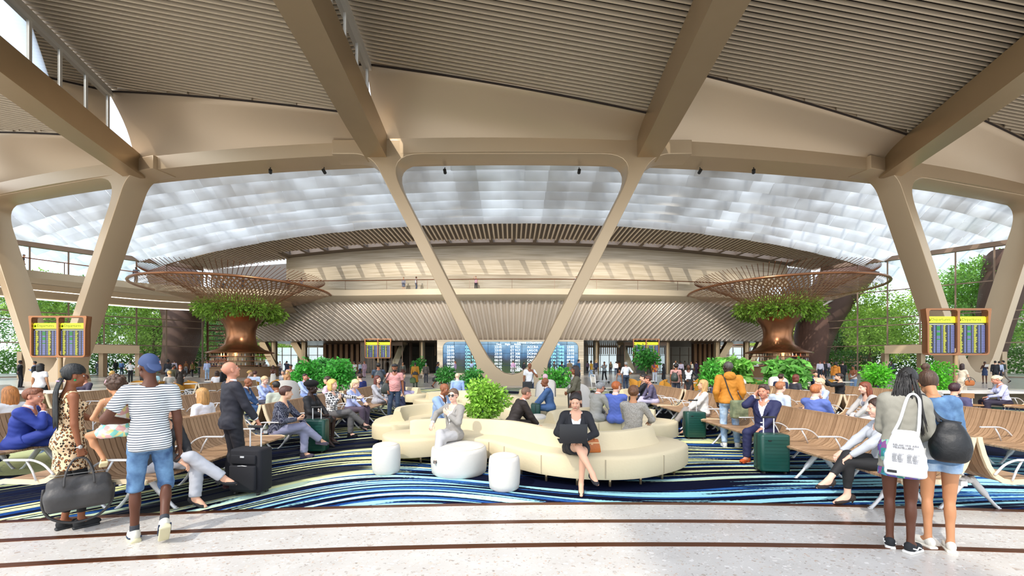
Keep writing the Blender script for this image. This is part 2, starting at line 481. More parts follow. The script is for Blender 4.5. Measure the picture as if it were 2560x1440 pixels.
def pattern(kind):
    n = 'fabric_'+kind
    if (n,) in MATS: return MATS[(n,)]
    m, nt, b = _nt(n); N, L = nt.nodes, nt.links
    b.inputs['Roughness'].default_value = .8
    tc = N.new('ShaderNodeTexCoord'); sp = N.new('ShaderNodeSeparateXYZ'); L.new(tc.outputs['Object'], sp.inputs[0])
    def lines(ax, freq, th):
        nz = N.new('ShaderNodeTexNoise'); nz.inputs['Scale'].default_value = 5; L.new(tc.outputs['Object'], nz.inputs['Vector'])
        w = mathn(N, L, 'MULTIPLY_ADD', nz.outputs['Fac'], .02); N[-1].inputs[2].default_value = 0
        L.new(sp.outputs[ax], N[-1].inputs[2])
        return mathn(N, L, 'GREATER_THAN', mathn(N, L, 'SINE', mathn(N, L, 'MULTIPLY', w, freq)), th)
    def mixc(f, a, c):
        x = N.new('ShaderNodeMix'); x.data_type = 'RGBA'
        L.new(f, x.inputs[0])
        for i, q in ((6, a), (7, c)):
            if isinstance(q, tuple): x.inputs[i].default_value = (*q, 1)
            else: L.new(q, x.inputs[i])
        return x.outputs[2]
    if kind == 'stripes': out = mixc(lines(2, 300, .35), hexc('#dfe2e2'), hexc('#454c58'))
    elif kind == 'stripes_side': out = mixc(lines(0, 160, .2), hexc('#cfc9cf'), hexc('#7f7480'))
    elif kind == 'plaid': 
        f = mathn(N, L, 'MULTIPLY', mathn(N, L, 'ADD', mathn(N, L, 'ADD', lines(2, 130, -.2), lines(0, 130, -.2)), lines(1, 130, -.2)), .34)
        r = ramp_node(N, [(0, hexc('#e8e6e2')), (.5, hexc('#6d6d70')), (.9, hexc('#18181c'))], 'CONSTANT'); L.new(f, r.inputs[0]); out = r.outputs[0]
    elif kind in ('leopard', 'dots', 'floral', 'tropic', 'baby'):
        vo = N.new('ShaderNodeTexVoronoi'); L.new(tc.outputs['Object'], vo.inputs['Vector'])
        if kind == 'leopard':
            vo.inputs['Scale'].default_value = 36
            nz = N.new('ShaderNodeTexNoise'); nz.inputs['Scale'].default_value = 70; L.new(tc.outputs['Object'], nz.inputs['Vector'])
            d = mathn(N, L, 'ADD', vo.outputs['Distance'], mathn(N, L, 'MULTIPLY', mathn(N, L, 'SUBTRACT', nz.outputs['Fac'], .5), .55))
            r = ramp_node(N, [(0, hexc('#a8662c')), (.26, hexc('#1c120c')), (.46, hexc('#e2c39a'))], 'CONSTANT'); L.new(d, r.inputs[0])
        elif kind == 'dots':
            vo.inputs['Scale'].default_value = 75; vo.inputs['Randomness'].default_value = 0
            r = ramp_node(N, [(0, hexc('#b9bccb')), (.3, hexc('#1c2036'))], 'CONSTANT'); L.new(vo.outputs['Distance'], r.inputs[0])
        else:
            vo.inputs['Scale'].default_value = {'floral': 28, 'tropic': 14, 'baby': 24}[kind]
            pal = {'floral': ['#2f7f7c', '#5d4f9c', '#8fb8a4', '#7e4a84', '#3f93a8'], 'tropic': ['#c4531b', '#e0a02a', '#7c2d1d', '#d86f2a', '#53406b'], 'baby': ['#d9e4d8', '#f0b9b2', '#8fd8c8', '#f4efe6', '#efe39a']}[kind]
            sx = N.new('ShaderNodeSeparateColor'); L.new(vo.outputs['Color'], sx.inputs[0])
            r = ramp_node(N, [(i*.2, hexc(c)) for i, c in enumerate(pal)], 'CONSTANT'); L.new(sx.outputs[0], r.inputs[0])
        out = r.outputs[0]
    elif kind in ('denim', 'denimlight', 'tweed', 'camo'):
        nz = N.new('ShaderNodeTexNoise'); nz.inputs['Scale'].default_value = {'denim': 9, 'denimlight': 9, 'tweed': 90, 'camo': 9}[kind]; nz.inputs['Detail'].default_value = 8
        L.new(tc.outputs['Object'], nz.inputs['Vector'])
        c1, c2 = {'denim': ('#2f4c74', '#6c93b8'), 'denimlight': ('#6f94bd', '#c3d6e6'), 'tweed': ('#77736c', '#b5b0a6'), 'camo': ('#556048', '#8f9470')}[kind]
        r = ramp_node(N, [(.3, hexc(c1)), (.7, hexc(c2))]); L.new(nz.outputs['Fac'], r.inputs[0]); out = r.outputs[0]
        if kind.startswith('denim') or kind == 'tweed':
            bp = N.new('ShaderNodeBump'); bp.inputs['Strength'].default_value = .35; bp.inputs['Distance'].default_value = .02; L.new(nz.outputs['Fac'], bp.inputs['Height']); L.new(bp.outputs[0], b.inputs['Normal'])
    L.new(out, b.inputs['Base Color'])
    MATS[(n,)] = m
    return m
def clothm(c):
    return cmat(c) if c.startswith('#') else pattern(c)

ARMS = {  # hand target relative to the neck base (x outwards), elbow pole, hand template
    'down': ((.27, .02, -.70), (.3, -1, 0), 'relax', (-1, 0, 0)), 'carry': ((.25, .04, -.72), (.3, -1, 0), 'grip', (-1, 0, 0)),
    'phone': ((.08, .30, -.28), (.6, -.3, -1), 'hold', (-.4, -.6, .7)), 'phone_low': ((.08, .30, -.40), (.8, -.3, -1), 'hold', (-.2, -.3, .9)),
    'clasp': ((.045, .24, -.44), (1, -.4, -.6), 'hold', (-.6, -.6, .2)), 'crossed': ((-.13, .18, -.22), (1, .1, -.8), 'relax', (0, -1, 0)),
    'hip': ((.20, .03, -.46), (1, -.6, .1), 'hold', (-.3, 0, -1)), 'pocket': ((.21, .06, -.56), (.6, -1, 0), 'hold', (-1, 0, 0)),
    'ear': ((.11, .10, .10), (.5, .7, -1), 'hold', (-1, .1, 0)), 'chin': ((.03, .16, -.02), (.3, .6, -1), 'hold', (-.2, -1, .4)),
    'lap': ((.07, .34, -.44), (1, -.3, -.3), 'relax', (0, 0, -1)), 'knee': ((.12, .46, -.46), (1, -.3, -.2), 'relax', (0, 0, -1)),
    'type': ((.10, .34, -.32), (1, -.4, -.4), 'hold', (0, 0, -1)), 'reach': ((.25, .55, -.15), (.5, -.3, -1), 'relax', (-.4, 0, .8)),
    'chest': ((.02, .19, -.14), (1, .1, -1), 'relax', (0, -1, .1)), 'strap': ((.13, .12, -.10), (.7, .2, -1), 'grip', (-.3, -1, 0)),
    'pull': ((.24, -.18, -.62), (.5, -1, 0), 'grip', (-1, 0, 0)), 'pullf': ((.24, .26, -.55), (.4, -1, 0), 'grip', (-.2, -.2, -1)),
    'handle': ((.12, .38, -.50), (.8, -.4, -.3), 'grip', (0, 0, -1)), 'back': ((.16, -.16, -.44), (1, -.8, .2), 'relax', (0, 1, 0)),
    'up': ((.2, .42, .10), (.8, .2, -1), 'relax', (0, -1, .3)), 'side': ((.42, .12, -.42), (.6, -1, 0), 'relax', (0, 0, -1)),
    'armchair': ((.36, .16, -.34), (1, -.6, 0), 'relax', (0, 0, -1)), 'bag': ((.14, .2, -.5), (.8, -.6, 0), 'grip', (-.5, -.5, 0))}
PEOPLE = []
def person(x, y, face, label, z=0.0, H=1.72, fem=False, skin='l', hair='short', hc='b', top=('shirt', '#d8dce4'), bottom=('trousers', '#23262e'),
           jacket=None, shoes='#1a1a1c', arms=('down', 'down'), pose='stand', lean=0, head=(0, 0), lod=None, group=None, heels=False, hat=None,
           belly=0.0, tie=None, glasses=False, side=0, hands=None, legs=None, sockc=None, beard=False, name='person', twist=0, cat='person', seat=.52, hs=1.0):
    """one figure: body mesh with hair, clothes and shoes as children. face: degrees, 0 looks away from the camera, 90 looks left"""
    d = math.hypot(x, y)
    if lod is None: lod = 0 if d < 8.0 else (1 if d < 17 else 2)
    hb = (.013, .019, .028)[lod]
    s = H/1.75; k = s
    sit = pose.startswith('sit')
    sw = (.168 if fem else .192); hw = (.092 if fem else .088)
    Rl = Matrix.Rotation(R(-lean), 3, 'X') @ Matrix.Rotation(R(side), 3, 'Y')
    P0 = V((0, 0, .96)) if not sit else V((0, 0, seat/s))
    if pose == 'sit_high': P0 = V((0, 0, .86/s))
    Rc = Rl @ Matrix.Rotation(R(twist), 3, 'Z')
    N0 = P0+Rl@V((0, 0, .50)); CH = P0+Rl@V((0, 0, .31))
    Rh = Rl @ Matrix.Rotation(R(lean*.6), 3, 'X') @ Matrix.Rotation(R(head[0]), 3, 'Z') @ Matrix.Rotation(R(head[1]), 3, 'X')
    HD = N0+Rl@V((0, .0, .05))+Rh@V((0, .028, .115))*hs
    hips = {q: P0+V((q*hw, 0, -.03)) for q in (-1, 1)}
    # ---- legs: ankle targets, knee poles, toe direction
    LG = {}
    if legs: LG = {1: legs[0], -1: legs[1]}
    elif pose == 'stand': LG = {1: ((.10, .02, .085), (.1, 1, 0), (.25, 1, 0)), -1: ((-.10, -.02, .085), (-.1, 1, 0), (-.25, 1, 0))}
    elif pose == 'walk': LG = {1: ((.07, .30, .10), (0, 1, 0), (.05, 1, .15)), -1: ((-.07, -.34, .17), (0, 1, 0), (0, 1, -.75))}
    elif pose == 'relaxed': LG = {1: ((.17, .06, .085), (.2, 1, 0), (.5, 1, 0)), -1: ((-.08, 0, .085), (-.1, 1, 0), (-.15, 1, 0))}
    elif pose == 'sit': LG = {1: ((.12, .44, .085/s), (.1, 1, 1.5), (.2, 1, 0)), -1: ((-.12, .40, .085/s), (-.1, 1, 1.5), (-.2, 1, 0))}
    elif pose == 'sit_cross': LG = {1: ((-.20, .66, .30), (.0, 1, 1.2), (-.35, 1, -.25)), -1: ((-.06, .42, .085/s), (-.1, 1, 1.5), (0, 1, 0))}
    elif pose == 'sit_crossr': LG = {-1: ((.20, .66, .30), (.0, 1, 1.2), (.35, 1, -.25)), 1: ((.06, .42, .085/s), (.1, 1, 1.5), (0, 1, 0))}
    elif pose == 'sit_four': LG = {1: ((-.30, .42, .52/s), (1.2, 1, .9), (-1, .3, 0)), -1: ((-.12, .44, .085/s), (-.1, 1, 1.5), (0, 1, 0))}
    elif pose == 'sit_out': LG = {1: ((.13, .74, .12/s), (.1, 1, 1.5), (.2, 1, .35)), -1: ((-.12, .52, .085/s), (-.1, 1, 1.5), (-.2, 1, 0))}
    elif pose == 'sit_high': LG = {1: ((.12, .36, .38), (.1, 1, 1.5), (.2, 1, -.1)), -1: ((-.12, .32, .38), (-.1, 1, 1.5), (-.2, 1, -.1))}
    up = .045 if heels else 0.0
    J = {}
    for q in (-1, 1):
        ank, pole, toe = LG[q]
        kn, an = ik(hips[q], V(ank)+V((0, 0, up)), .43, .425, pole)
        t = V(toe).normalized()
        if heels and not (sit and ank[2] > .2): t = (t+V((0, 0, -.38))).normalized()
        J[('kn', q)] = kn; J[('an', q)] = an; J[('toe', q)] = t
    for q, a in zip((1, -1), arms):
        if isinstance(a, str): tg, pole, hp, pn = ARMS[a]
        else: tg, pole, hp, pn = a
        sh = N0+Rc@V((q*sw, -.005, -.055))
        rel = V((q*tg[0], tg[1], tg[2]))
        Ru = Matrix.Rotation(R(-lean*(.0 if tg[2] < -.5 else .6)), 3, 'X')
        el, wr = ik(sh, N0+Ru@rel, .285, .255, (q*pole[0], pole[1], pole[2]))
        J[('sh', q)] = sh; J[('el', q)] = el; J[('wr', q)] = wr
        fd = (wr-el).normalized()
        J[('hm', q)] = (Matrix.Translation(wr) @ frame(fd, -V((q*pn[0], pn[1], pn[2]))).to_4x4(), hp)
    # ---- distance field of the body; g = inflation for garments
    Rn = np.array(Rl, dtype=np.float32); Rcn = np.array(Rc, dtype=np.float32)
    def torso(S, g, lowcut=None, kk=None):
        cy = .0
        S.ell(CH+Rc@V((0, .0, .0)), ((.148 if fem else .165)+g, (.105 if fem else .118)+g, .185+g), Rcn, k=.04)
        S.ell(P0+Rl@V((0, .012+belly*.4, .14)), ((.118 if fem else .142)+g+belly*.5, .100+g+belly, .15+g*.5), Rn, k=.05)
        S.cap(N0+Rc@V((-sw+.04, -.01, -.055)), N0+Rc@V((sw-.04, -.01, -.055)), .058+g, .058+g, k=.05)
        S.cap(N0+Rc@V((0, -.012, -.06)), N0+Rc@V((0, -.008, .01)), .07+g*.8, .052+g*.5, k=.05)
        if fem:
            for q in (-1, 1): S.ell(CH+Rc@V((q*.068, .085, .025)), (.06+g, .05+g, .058+g), k=.03)
        else:
            for q in (-1, 1): S.ell(CH+Rc@V((q*.07, .075, .05)), (.075+g, .04+g, .06+g), k=.03)
    def pelvis(S, g):
        S.ell(P0+Rl@V((0, 0, .0)), ((.160 if fem else .150)+g, .108+g, .11+g), Rn, k=.04)
        for q in (-1, 1):
            S.ell(P0+V((q*.07, -.055 if not sit else -.03, -.04)), (.085+g, .085+g, .085+g), k=.03)
    def arm(S, q, g0, g1, fr=1.0, fl=True):
        sh, el, wr = J[('sh', q)], J[('el', q)], J[('wr', q)]
        a = .054 if not fem else .045; b = .042 if not fem else .035; c = .027 if not fem else .024
        if fr <= .5:
            t = fr*2; e = sh.lerp(el, t); S.cap(sh, e, a+g0, a+(b-a)*t+g1, fb=fl, k=.025); return
        S.cap(sh, el, a+g0, b+g0, k=.025)
        t = min((fr-.5)*2, 1); e = el.lerp(wr, t)
        S.cap(el, e, b+g0+.002, b+(c-b)*t+g1, fb=fl, k=.02)
    def leg(S, q, g0, g1, fr=1.0, fl=True, kk=.03):
        h_, kn, an = hips[q], J[('kn', q)], J[('an', q)]
        a = .088 if not fem else .090; b = .056; c = .038 if not fem else .034
        if fr <= .5:
            t = fr*2; e = h_.lerp(kn, t); S.cap(h_, e, a+g0, a+(b-a)*t+g1, fb=fl, k=kk); return
        S.cap(h_, kn, a+g0, b+g0, k=kk)
        t = min((fr-.5)*2, 1); e = kn.lerp(an, t)
        if g0 < .004:
            mid = kn.lerp(an, .33); ax = (an-kn).normalized(); bk = V((0, -1, 0)) if not sit else V((0, -.6, -.6)); bk = (bk-ax*bk.dot(ax)).normalized()
            S.cap(kn, an, b-.006, c, k=.02); S.ell(mid+bk*.018, (.046, .046, .09), np.array(frame(V((1, 0, 0)), ax), dtype=np.float32) if False else None, k=.03) if abs(ax.z) > .7 else S.cap(kn.lerp(an, .2)+bk*.015, kn.lerp(an, .5)+bk*.01, .045, .04, k=.03)
        else:
            S.cap(kn, e, b+g0*.8+.004, b+(c-b)*t+g1, fb=fl, k=.02)
            ax = (an-kn).normalized(); bk = V((0, -1, 0)) if not sit else V((0, -.6, -.6)); bk = (bk-ax*bk.dot(ax)).normalized()
            if t > .7: S.cap(kn.lerp(an, .2)+bk*.016, kn.lerp(an, .48)+bk*.012, .047+g0, .043+g0, k=.03)
    B = SDF(.03)
    sleeveless = top[0] in ('tank', 'dress', 'strap')
    torso(B, 0); pelvis(B, 0)
    for q in (-1, 1):
        arm(B, q, 0, 0, 1, False); leg(B, q, 0, 0, 1, False)
        an, t = J[('an', q)], J[('toe', q)]
        hl = an+V((0, -.03*t.y, -.045)) if False else an-t*.03+V((0, 0, -.04))
        B.cap(an, an+t*.10+V((0, 0, -.045)), .034, .030, k=.02); B.cap(an-t*.035+V((0, 0, -.045)), an+t*.15+V((0, 0, -.058)), .027, .020, flat=(tuple(t.cross(V((0, 0, 1))).normalized() if abs(t.z) < .95 else V((1, 0, 0))), .8), k=.02)
    B.cap(N0+Rl@V((0, -.008, -.02)), HD+Rh@V((0, -.03, -.09)), .056 if not fem else .047, .05 if not fem else .043, k=.03)
    v, f = B.mesh(hb/s*1.0)
    if lod < 2: v = relax(v, f, 1)
    VV, FF, MM = [v], [f], [np.zeros(len(f), np.int32)]
    def app(v, f, mi):
        n = sum(len(a) for a in VV); VV.append(v); FF.append(f+n); MM.append(mi)
    Mh = Matrix.Translation(HD) @ Rh.to_4x4() @ Matrix.Scale(hs, 4)
    hv, hf, hm = head_t(lod, fem); app(xf(hv, Mh), hf, hm)
    for q in (-1, 1):
        M, hp = J[('hm', q)]
        tv, tf = hand_t(lod, hp)
        sc = .93 if fem else 1.03
        t2 = tv*sc
        if q == -1: t2 = t2*A3((-1, 1, 1)); tf = tf[:, ::-1]
        app(xf(t2, M), tf, np.zeros(len(tf), np.int32))
    T = np.concatenate(VV)*s
    dark = {'p': '#c98276', 'l': '#bd7668', 'r': '#b0675a', 't': '#93574a', 'm': '#6e3a2e'}.get(skin, '#4c241e')
    me = mesh_np(name, T, np.concatenate(FF), np.concatenate(MM), [skinm(skin), mat('lips_'+dark.strip('#'), hexc(dark), .45, var=0), mat('eye_white', (.75, .73, .7), .3, var=0), mat('iris', (.02, .012, .008), .2, var=0), hairm(hc if hair != 'bald' else 'k')])
    o = link(name, me, None, (x, y, z), R(face)); tag(o, label, cat, group)
    def kid(nm, S_or, m, hh=None, post=None, lbl=None):
        v, f = S_or.mesh((hh or hb)/s) if isinstance(S_or, SDF) else S_or
        if len(v) == 0: return None
        if lod < 2 and isinstance(S_or, SDF): v = relax(v, f, 1)
        if post: v = post(v)
        c = link(nm, mesh_np(nm, v*s, f, None, [m]), o)
        if lbl: c['label'] = lbl
        return c
    # folds: low, wide waves pushed along the surface, stronger at elbows and hips
    def folds(amp):
        if lod == 2: return None
        def fn(v):
            w = np.sin(v[:, 2]*70+np.sin(v[:, 0]*31)*2.2+v[:, 1]*24)*np.sin(v[:, 0]*23+v[:, 2]*17+1.3)
            c = v.mean(0); dr = v-A3((c[0], c[1], 0)); dr[:, 2] = 0
            dr /= (np.linalg.norm(dr, axis=1)[:, None]+1e-4)
            return v+dr*(w*amp)[:, None]
        return fn
    # ---- lower garment
    kb, cb = bottom[0], bottom[1]
    S = SDF(.03)
    legfr = {'trousers': .995, 'shorts': .42, 'jeans': .985, 'leggings': .9, 'kneeshorts': .55, 'cropped': .88, 'hotpants': .2}
    if kb in legfr:
        pelvis(S, .009)
        if not sit: S.ell(P0+Rl@V((0, 0, .07)), ((.125 if fem else .145)+.01, .108+.006+belly*.6, .07), Rn, k=.04)
        lo_ = {'trousers': .026, 'shorts': .028, 'jeans': .02, 'leggings': .004, 'kneeshorts': .022, 'cropped': .02, 'hotpants': .022}[kb]
        if fem and kb == 'trousers': lo_ = .03
        g0 = {'leggings': .004, 'jeans': .010}.get(kb, .014)
        for q in (-1, 1): leg(S, q, g0, lo_, legfr[kb], True, .012 if kb == 'kneeshorts' else .03)
        kid('trousers' if kb not in ('shorts', 'kneeshorts', 'hotpants') else 'shorts', S, clothm(cb), post=folds(.0035 if kb != 'leggings' else .001))
    elif kb in ('skirt', 'midi', 'mini'):
        pelvis(S, .012); fr = {'skirt': .45, 'midi': .62, 'mini': .32}[kb]
        if sit:
            for q in (-1, 1): leg(S, q, .016, .02, min(fr, .46))
            a = hips[1].lerp(J[('kn', 1)], fr*1.7); b = hips[-1].lerp(J[('kn', -1)], fr*1.7)
            S.cap(hips[1].lerp(hips[-1], .5), a.lerp(b, .5), .09, .07, fb=True, k=.05)
        else:
            zh = P0.z-.06-.86*fr
            S.cap(P0+V((0, 0, .02)), V((0, 0, zh)), .18, .19+.05*fr, fb=True, flat=((0, 1, 0), 1.22), k=.03)
        kid('skirt', S, clothm(cb), post=folds(.003))
    # ---- upper garment
    kt, ct = top[0], top[1]
    gt = .006 if jacket else .009
    S = SDF(.03)
    Rli = Rl.transposed()
    def loc(X, Y, Z, c=N0):
        a, b_, d_ = X-c.x, Y-c.y, Z-c.z; M = Rli
        return (a*M[0][0]+b_*M[0][1]+d_*M[0][2], a*M[1][0]+b_*M[1][1]+d_*M[1][2], a*M[2][0]+b_*M[2][1]+d_*M[2][2])
    def neck(S, dz, w, rnd_=.062):
        def fn(X, Y, Z):
            lx, ly, lz = loc(X, Y, Z)
            return np.maximum(dz-.0+0*lx-lz*-1 if False else (lz-dz), -9)*1.0 if False else np.minimum(lz-dz+np.clip(ly, 0, .1)*w, .3)
        S.sub(fn)
    if kt != 'none':
        torso(S, gt)
        if kt in ('shirt', 'sweater', 'tee', 'polo', 'hoodie', 'blouse', 'tank', 'strap', 'dress', 'shortdress', 'longdress', 'coat'):
            g2 = gt+({'sweater': .006, 'hoodie': .014, 'tee': .006, 'blouse': .006}.get(kt, 0))
            hem = {'shirt': .0, 'sweater': -.06, 'tee': -.10, 'hoodie': -.06, 'blouse': -.03, 'tank': -.02, 'polo': -.08, 'strap': -.02}.get(kt, 0)
            if not jacket: S.ell(P0+Rl@V((0, 0, .04)), ((.148 if fem else .152)+g2, .112+g2+belly*.6, .12), Rn, k=.05)
            if hem < 0 and not (sit and jacket):
                S.cap(P0+Rl@V((0, 0, .12)), P0+Rl@V((0, 0, hem)), (.135 if fem else .145)+g2+belly*.4, (.160 if fem else .158)+g2+belly*.3, fb=not sit, flat=(tuple(Rl@V((0, 1, 0))), 1.3-belly*2), k=.03)
                pelvis(S, g2+.012); S.sub(lambda X, Y, Z: (hem-.5)-loc(X, Y, Z)[2])
        if kt in ('dress', 'longdress', 'coat', 'shortdress'):
            fr = {'dress': .30, 'shortdress': .225, 'longdress': .62, 'coat': .5}[kt]
            pelvis(S, .028)
            if sit:
                for q in (-1, 1): leg(S, q, .02, .025, min(fr, .48))
            else: S.cap(P0, V((0, 0, P0.z-.06-.86*fr)), .165, .182+.06*fr, fb=True, flat=((0, 1, 0), 1.24), k=.04)
        slv = {'shirt': .96, 'sweater': .96, 'hoodie': .97, 'tee': .30, 'polo': .32, 'blouse': .93, 'longdress': .3, 'coat': .97}.get(kt, 0)
        if len(top) > 2: slv = top[2]
        if jacket: slv = max(slv, .97) if jacket[0] != 'vest' else slv
        if slv > 0:
            for q in (-1, 1): arm(S, q, (.012 if not jacket else .004)+({'hoodie': .012, 'sweater': .004, 'blouse': .006}.get(kt, 0)), .012 if slv > .6 else .018, slv)
        else:
            for q in (-1, 1):
                sh = J[('sh', q)]
                S.sub(lambda X, Y, Z, sh=sh, q=q: .062-np.sqrt((X-sh.x-q*.03)**2+(Y-sh.y)**2*.5+(Z-sh.z)**2*.7))
        dzn = {'tank': -.075, 'dress': -.045, 'strap': -.12, 'blouse': -.01, 'tee': .005, 'hoodie': .02, 'shirt': .022, 'polo': .012}.get(kt, .012)
        rn = {'tank': .115, 'dress': .11, 'strap': .14, 'blouse': .085, 'tee': .082, 'hoodie': .08}.get(kt, .078)
        S.sub(lambda X, Y, Z: (lambda l: np.minimum(l[2]-dzn+.02+np.clip(l[1], 0, .12)*(1.0 if kt not in ('blouse', 'strap') else 1.8), rn-np.sqrt(l[0]**2+((l[1]-.01)*.85)**2)))(loc(X, Y, Z)))
        if kt in ('shirt', 'polo') and lod < 2:
            S2 = SDF(.008); S2.cap(N0+Rl@V((0, -.004, -.03)), N0+Rl@V((0, .0, .048)), .074, .062 if not fem else .054, fa=True, fb=True, k=.005)
            S2.sub(lambda X, Y, Z: (lambda l: np.minimum(l[1]-.02, .022-np.abs(l[0])+l[2]*.35))(loc(X, Y, Z)))
            kid('collar', S2, clothm(ct), hh=hb*.7)
        nm = {'dress': 'dress', 'shortdress': 'dress', 'longdress': 'dress', 'coat': 'coat', 'sweater': 'sweater', 'hoodie': 'hoodie', 'tee': 't_shirt', 'tank': 'tank_top', 'strap': 'camisole'}.get(kt, 'shirt')
        kid(nm, S, clothm(ct), post=folds(.004 if not jacket else .0))
        if kt == 'hoodie':
            S2 = SDF(.02); S2.ell(N0+Rl@V((0, -.09, .0)), (.12, .07, .09), Rn); S2.ell(N0+Rl@V((0, -.02, .03)), (.1, .08, .04), Rn)
            S2.sub(lambda X, Y, Z: .068-np.sqrt((X-N0.x)**2+(Y-N0.y-.01)**2+((Z-N0.z-.07)*.8)**2))
            kid('hood', S2, clothm(ct), post=folds(.004))
    if jacket:
        kj, cj = jacket[0], jacket[1]
        S = SDF(.03); gj = {'vest': .013, 'parka': .03}.get(kj, .018)
        torso(S, gj); pelvis(S, gj*.8)
        ln = {'blazer': .12, 'suit': .15, 'coat': .52, 'longcoat': .7, 'vest': .05, 'parka': .21}[kj]
        if sit:
            for q in (-1, 1): leg(S, q, .022, .024, min(ln, .2)*1.2)
        else: S.cap(P0+V((0, 0, .08)), V((0, -.01, P0.z-.86*ln)), (.148 if fem else .155), .176+.08*ln, fb=True, flat=((0, 1, 0), 1.36), k=.05)
        if kj != 'vest':
            for q in (-1, 1): arm(S, q, .018, .020, .93)
        # open front
        wv, zb = {'suit': (.26, -.30), 'blazer': (.26, -.34)}.get(kj, (.2, -.8))
        S.sub(lambda X, Y, Z: (lambda l: np.minimum(np.minimum((l[2]-zb)*wv-np.abs(l[0])*1.0, .06+0*l[0]), l[1]-.01))(loc(X, Y, Z)))
        S.sub(lambda X, Y, Z: (lambda l: np.minimum(l[2]+.005+np.clip(l[1], 0, .12)*.9, .088-np.sqrt(l[0]**2+((l[1]-.01)*.9)**2)))(loc(X, Y, Z)))
        if not sit:
            S.sub(lambda X, Y, Z: (lambda l: np.minimum(np.minimum((zb-.08-l[2])*.22-np.abs(l[0]), l[1]-.02), .1))(loc(X, Y, Z)))
        kid('jacket' if kj in ('suit', 'blazer', 'vest') else 'coat', S, clothm(cj), post=folds(.0035))
        if lod == 0 and kj in ('suit', 'blazer'):
            mb = MB()
            for q in (-1, 1):
                pts = [N0+Rl@V((q*.07, -.03, .012)), N0+Rl@V((q*.083, .045, -.02)), N0+Rl@V((q*.085, .125, -.12)), N0+Rl@V((q*.06, .148, -.22)), N0+Rl@V((q*.008, .138, -.30))]
                wd = [.016, .03, .04, .032, .006]; vs = []
                for p, w in zip(pts, wd): vs += [p+Rl@V((-q*w*.45, .004, 0)), p+Rl@V((q*w*.8, .0, .004)), p+Rl@V((q*w*.8, -.012, 0)), p+Rl@V((-q*w*.45, -.012, 0))]
                mb.loft([[a*s for a in vs[i*4:i*4+4]] for i in range(5)])
            mb.build('lapels', clothm(cj), o, angle=50)
    if tie:
        S = SDF(.004); S.cap(N0+Rl@V((0, .062, .008)), N0+Rl@V((0, .075, -.02)), .017, .013); S.cap(N0+Rl@V((0, .078, -.03)), N0+Rl@V((0, .142, -.19)), .012, .024, flat=(tuple(Rl@V((0, 1, .2)).normalized()), 2.2)); S.cap(N0+Rl@V((0, .142, -.19)), N0+Rl@V((0, .13, -.34)), .024, .026, flat=(tuple(Rl@V((0, 1, 0))), 2.2), fb=True)
        kid('necktie', S, clothm(tie), hh=.007 if lod == 0 else .01)
    # ---- shoes
    if shoes:
        S = SDF(.012)
        both = []
        for q in (-1, 1):
            an, t = J[('an', q)], J[('toe', q)]
            S = SDF(.012); zx = t.cross(V((0, 0, 1)))
            zx = zx.normalized() if zx.length > .1 else V((1, 0, 0)); dn = -(zx.cross(t)).normalized()
            if dn.z > 0: dn = -dn
            F3 = np.array(Matrix((zx, t, -dn)).transposed(), dtype=np.float32)
            sn = .0 if heels else 1.0
            bz = .052
            if heels:
                S.ell(an+t*.10+dn*(bz+.003), (.041, .082, .030), F3, k=.01); S.ell(an-t*.03+dn*(bz-.018), (.036, .046, .044), F3, k=.02); S.cap(an-t*.03+dn*(bz-.004), an+t*.1+dn*(bz+.008), .034, .028, k=.02)
                S.cap(an-t*.045+dn*(bz+.005), V(an-t*.05)+V((0, 0, -.12)), .013, .007, fb=True, k=.01)
                ap = an
                S.sub(lambda X, Y, Z, a=an+t*.045-dn*.022: .072-np.sqrt((X-a.x)**2+(Y-a.y)**2+(Z-a.z)**2))
            else:
                S.ell(an+t*.095+dn*(bz), (.044, .088, .034), F3, k=.02); S.ell(an-t*.022+dn*(bz-.01), (.036, .05, .042), F3, k=.02)
                S.cap(an-t*.012-dn*.012, an-t*.012+dn*.03, .046, .046, fa=True, k=.02)
                pl = an+dn*.086
                S.sub(lambda X, Y, Z, p=pl, d=dn: (X-p.x)*d.x+(Y-p.y)*d.y+(Z-p.z)*d.z)
                if lod == 0:
                    S.box(an+t*.045+dn*(.079), (.034, .10, .004), .008, F3, k=.004)
            kid('shoe', S, clothm(shoes) if isinstance(shoes, str) else shoes, hh=(.0075, .011, .018)[lod])
            if sockc:
                S = SDF(.01); kn = J[('kn', q)]; S.cap(an.lerp(kn, -.05), an.lerp(kn, .2), .044, .044, fb=True); kid('sock', S, clothm(sockc))
    # ---- hair and hats
    if hair not in ('bald', 'none'):
        hv, hf = hair_t(hair, lod)
        if len(hv): kid('hair' if hair != 'hijab' else 'headscarf', (xf(hv, Mh), hf), hairm(hc) if hair != 'hijab' else clothm(hc if hc.startswith('#') else '#17171a'))
    if hat:
        hv, hf = hair_t(hat[0], lod); kid('hat', (xf(hv, Mh), hf), clothm(hat[1]) if hat[0] != 'furhat' else mat('fur_hat', hexc(hat[1]), .95, bump=1.0, bscale=160))
    if beard and lod < 2:
        S = SDF(.01); S.ell((0, .04, -.085), (.056, .056, .045)); S.cap((-.02, .096, -.046), (.02, .096, -.046), .006, .006)
        S.sub(lambda X, Y, Z: np.minimum(Z+.053, Y-.07)*1.0+0*X); S.sub(lambda X, Y, Z: .02-np.sqrt(X**2+(Y-.095)**2+((Z+.062)*1.6)**2))
        v, f = S.mesh(.008); kid('beard', (xf(v, Mh), f), hairm(hc))
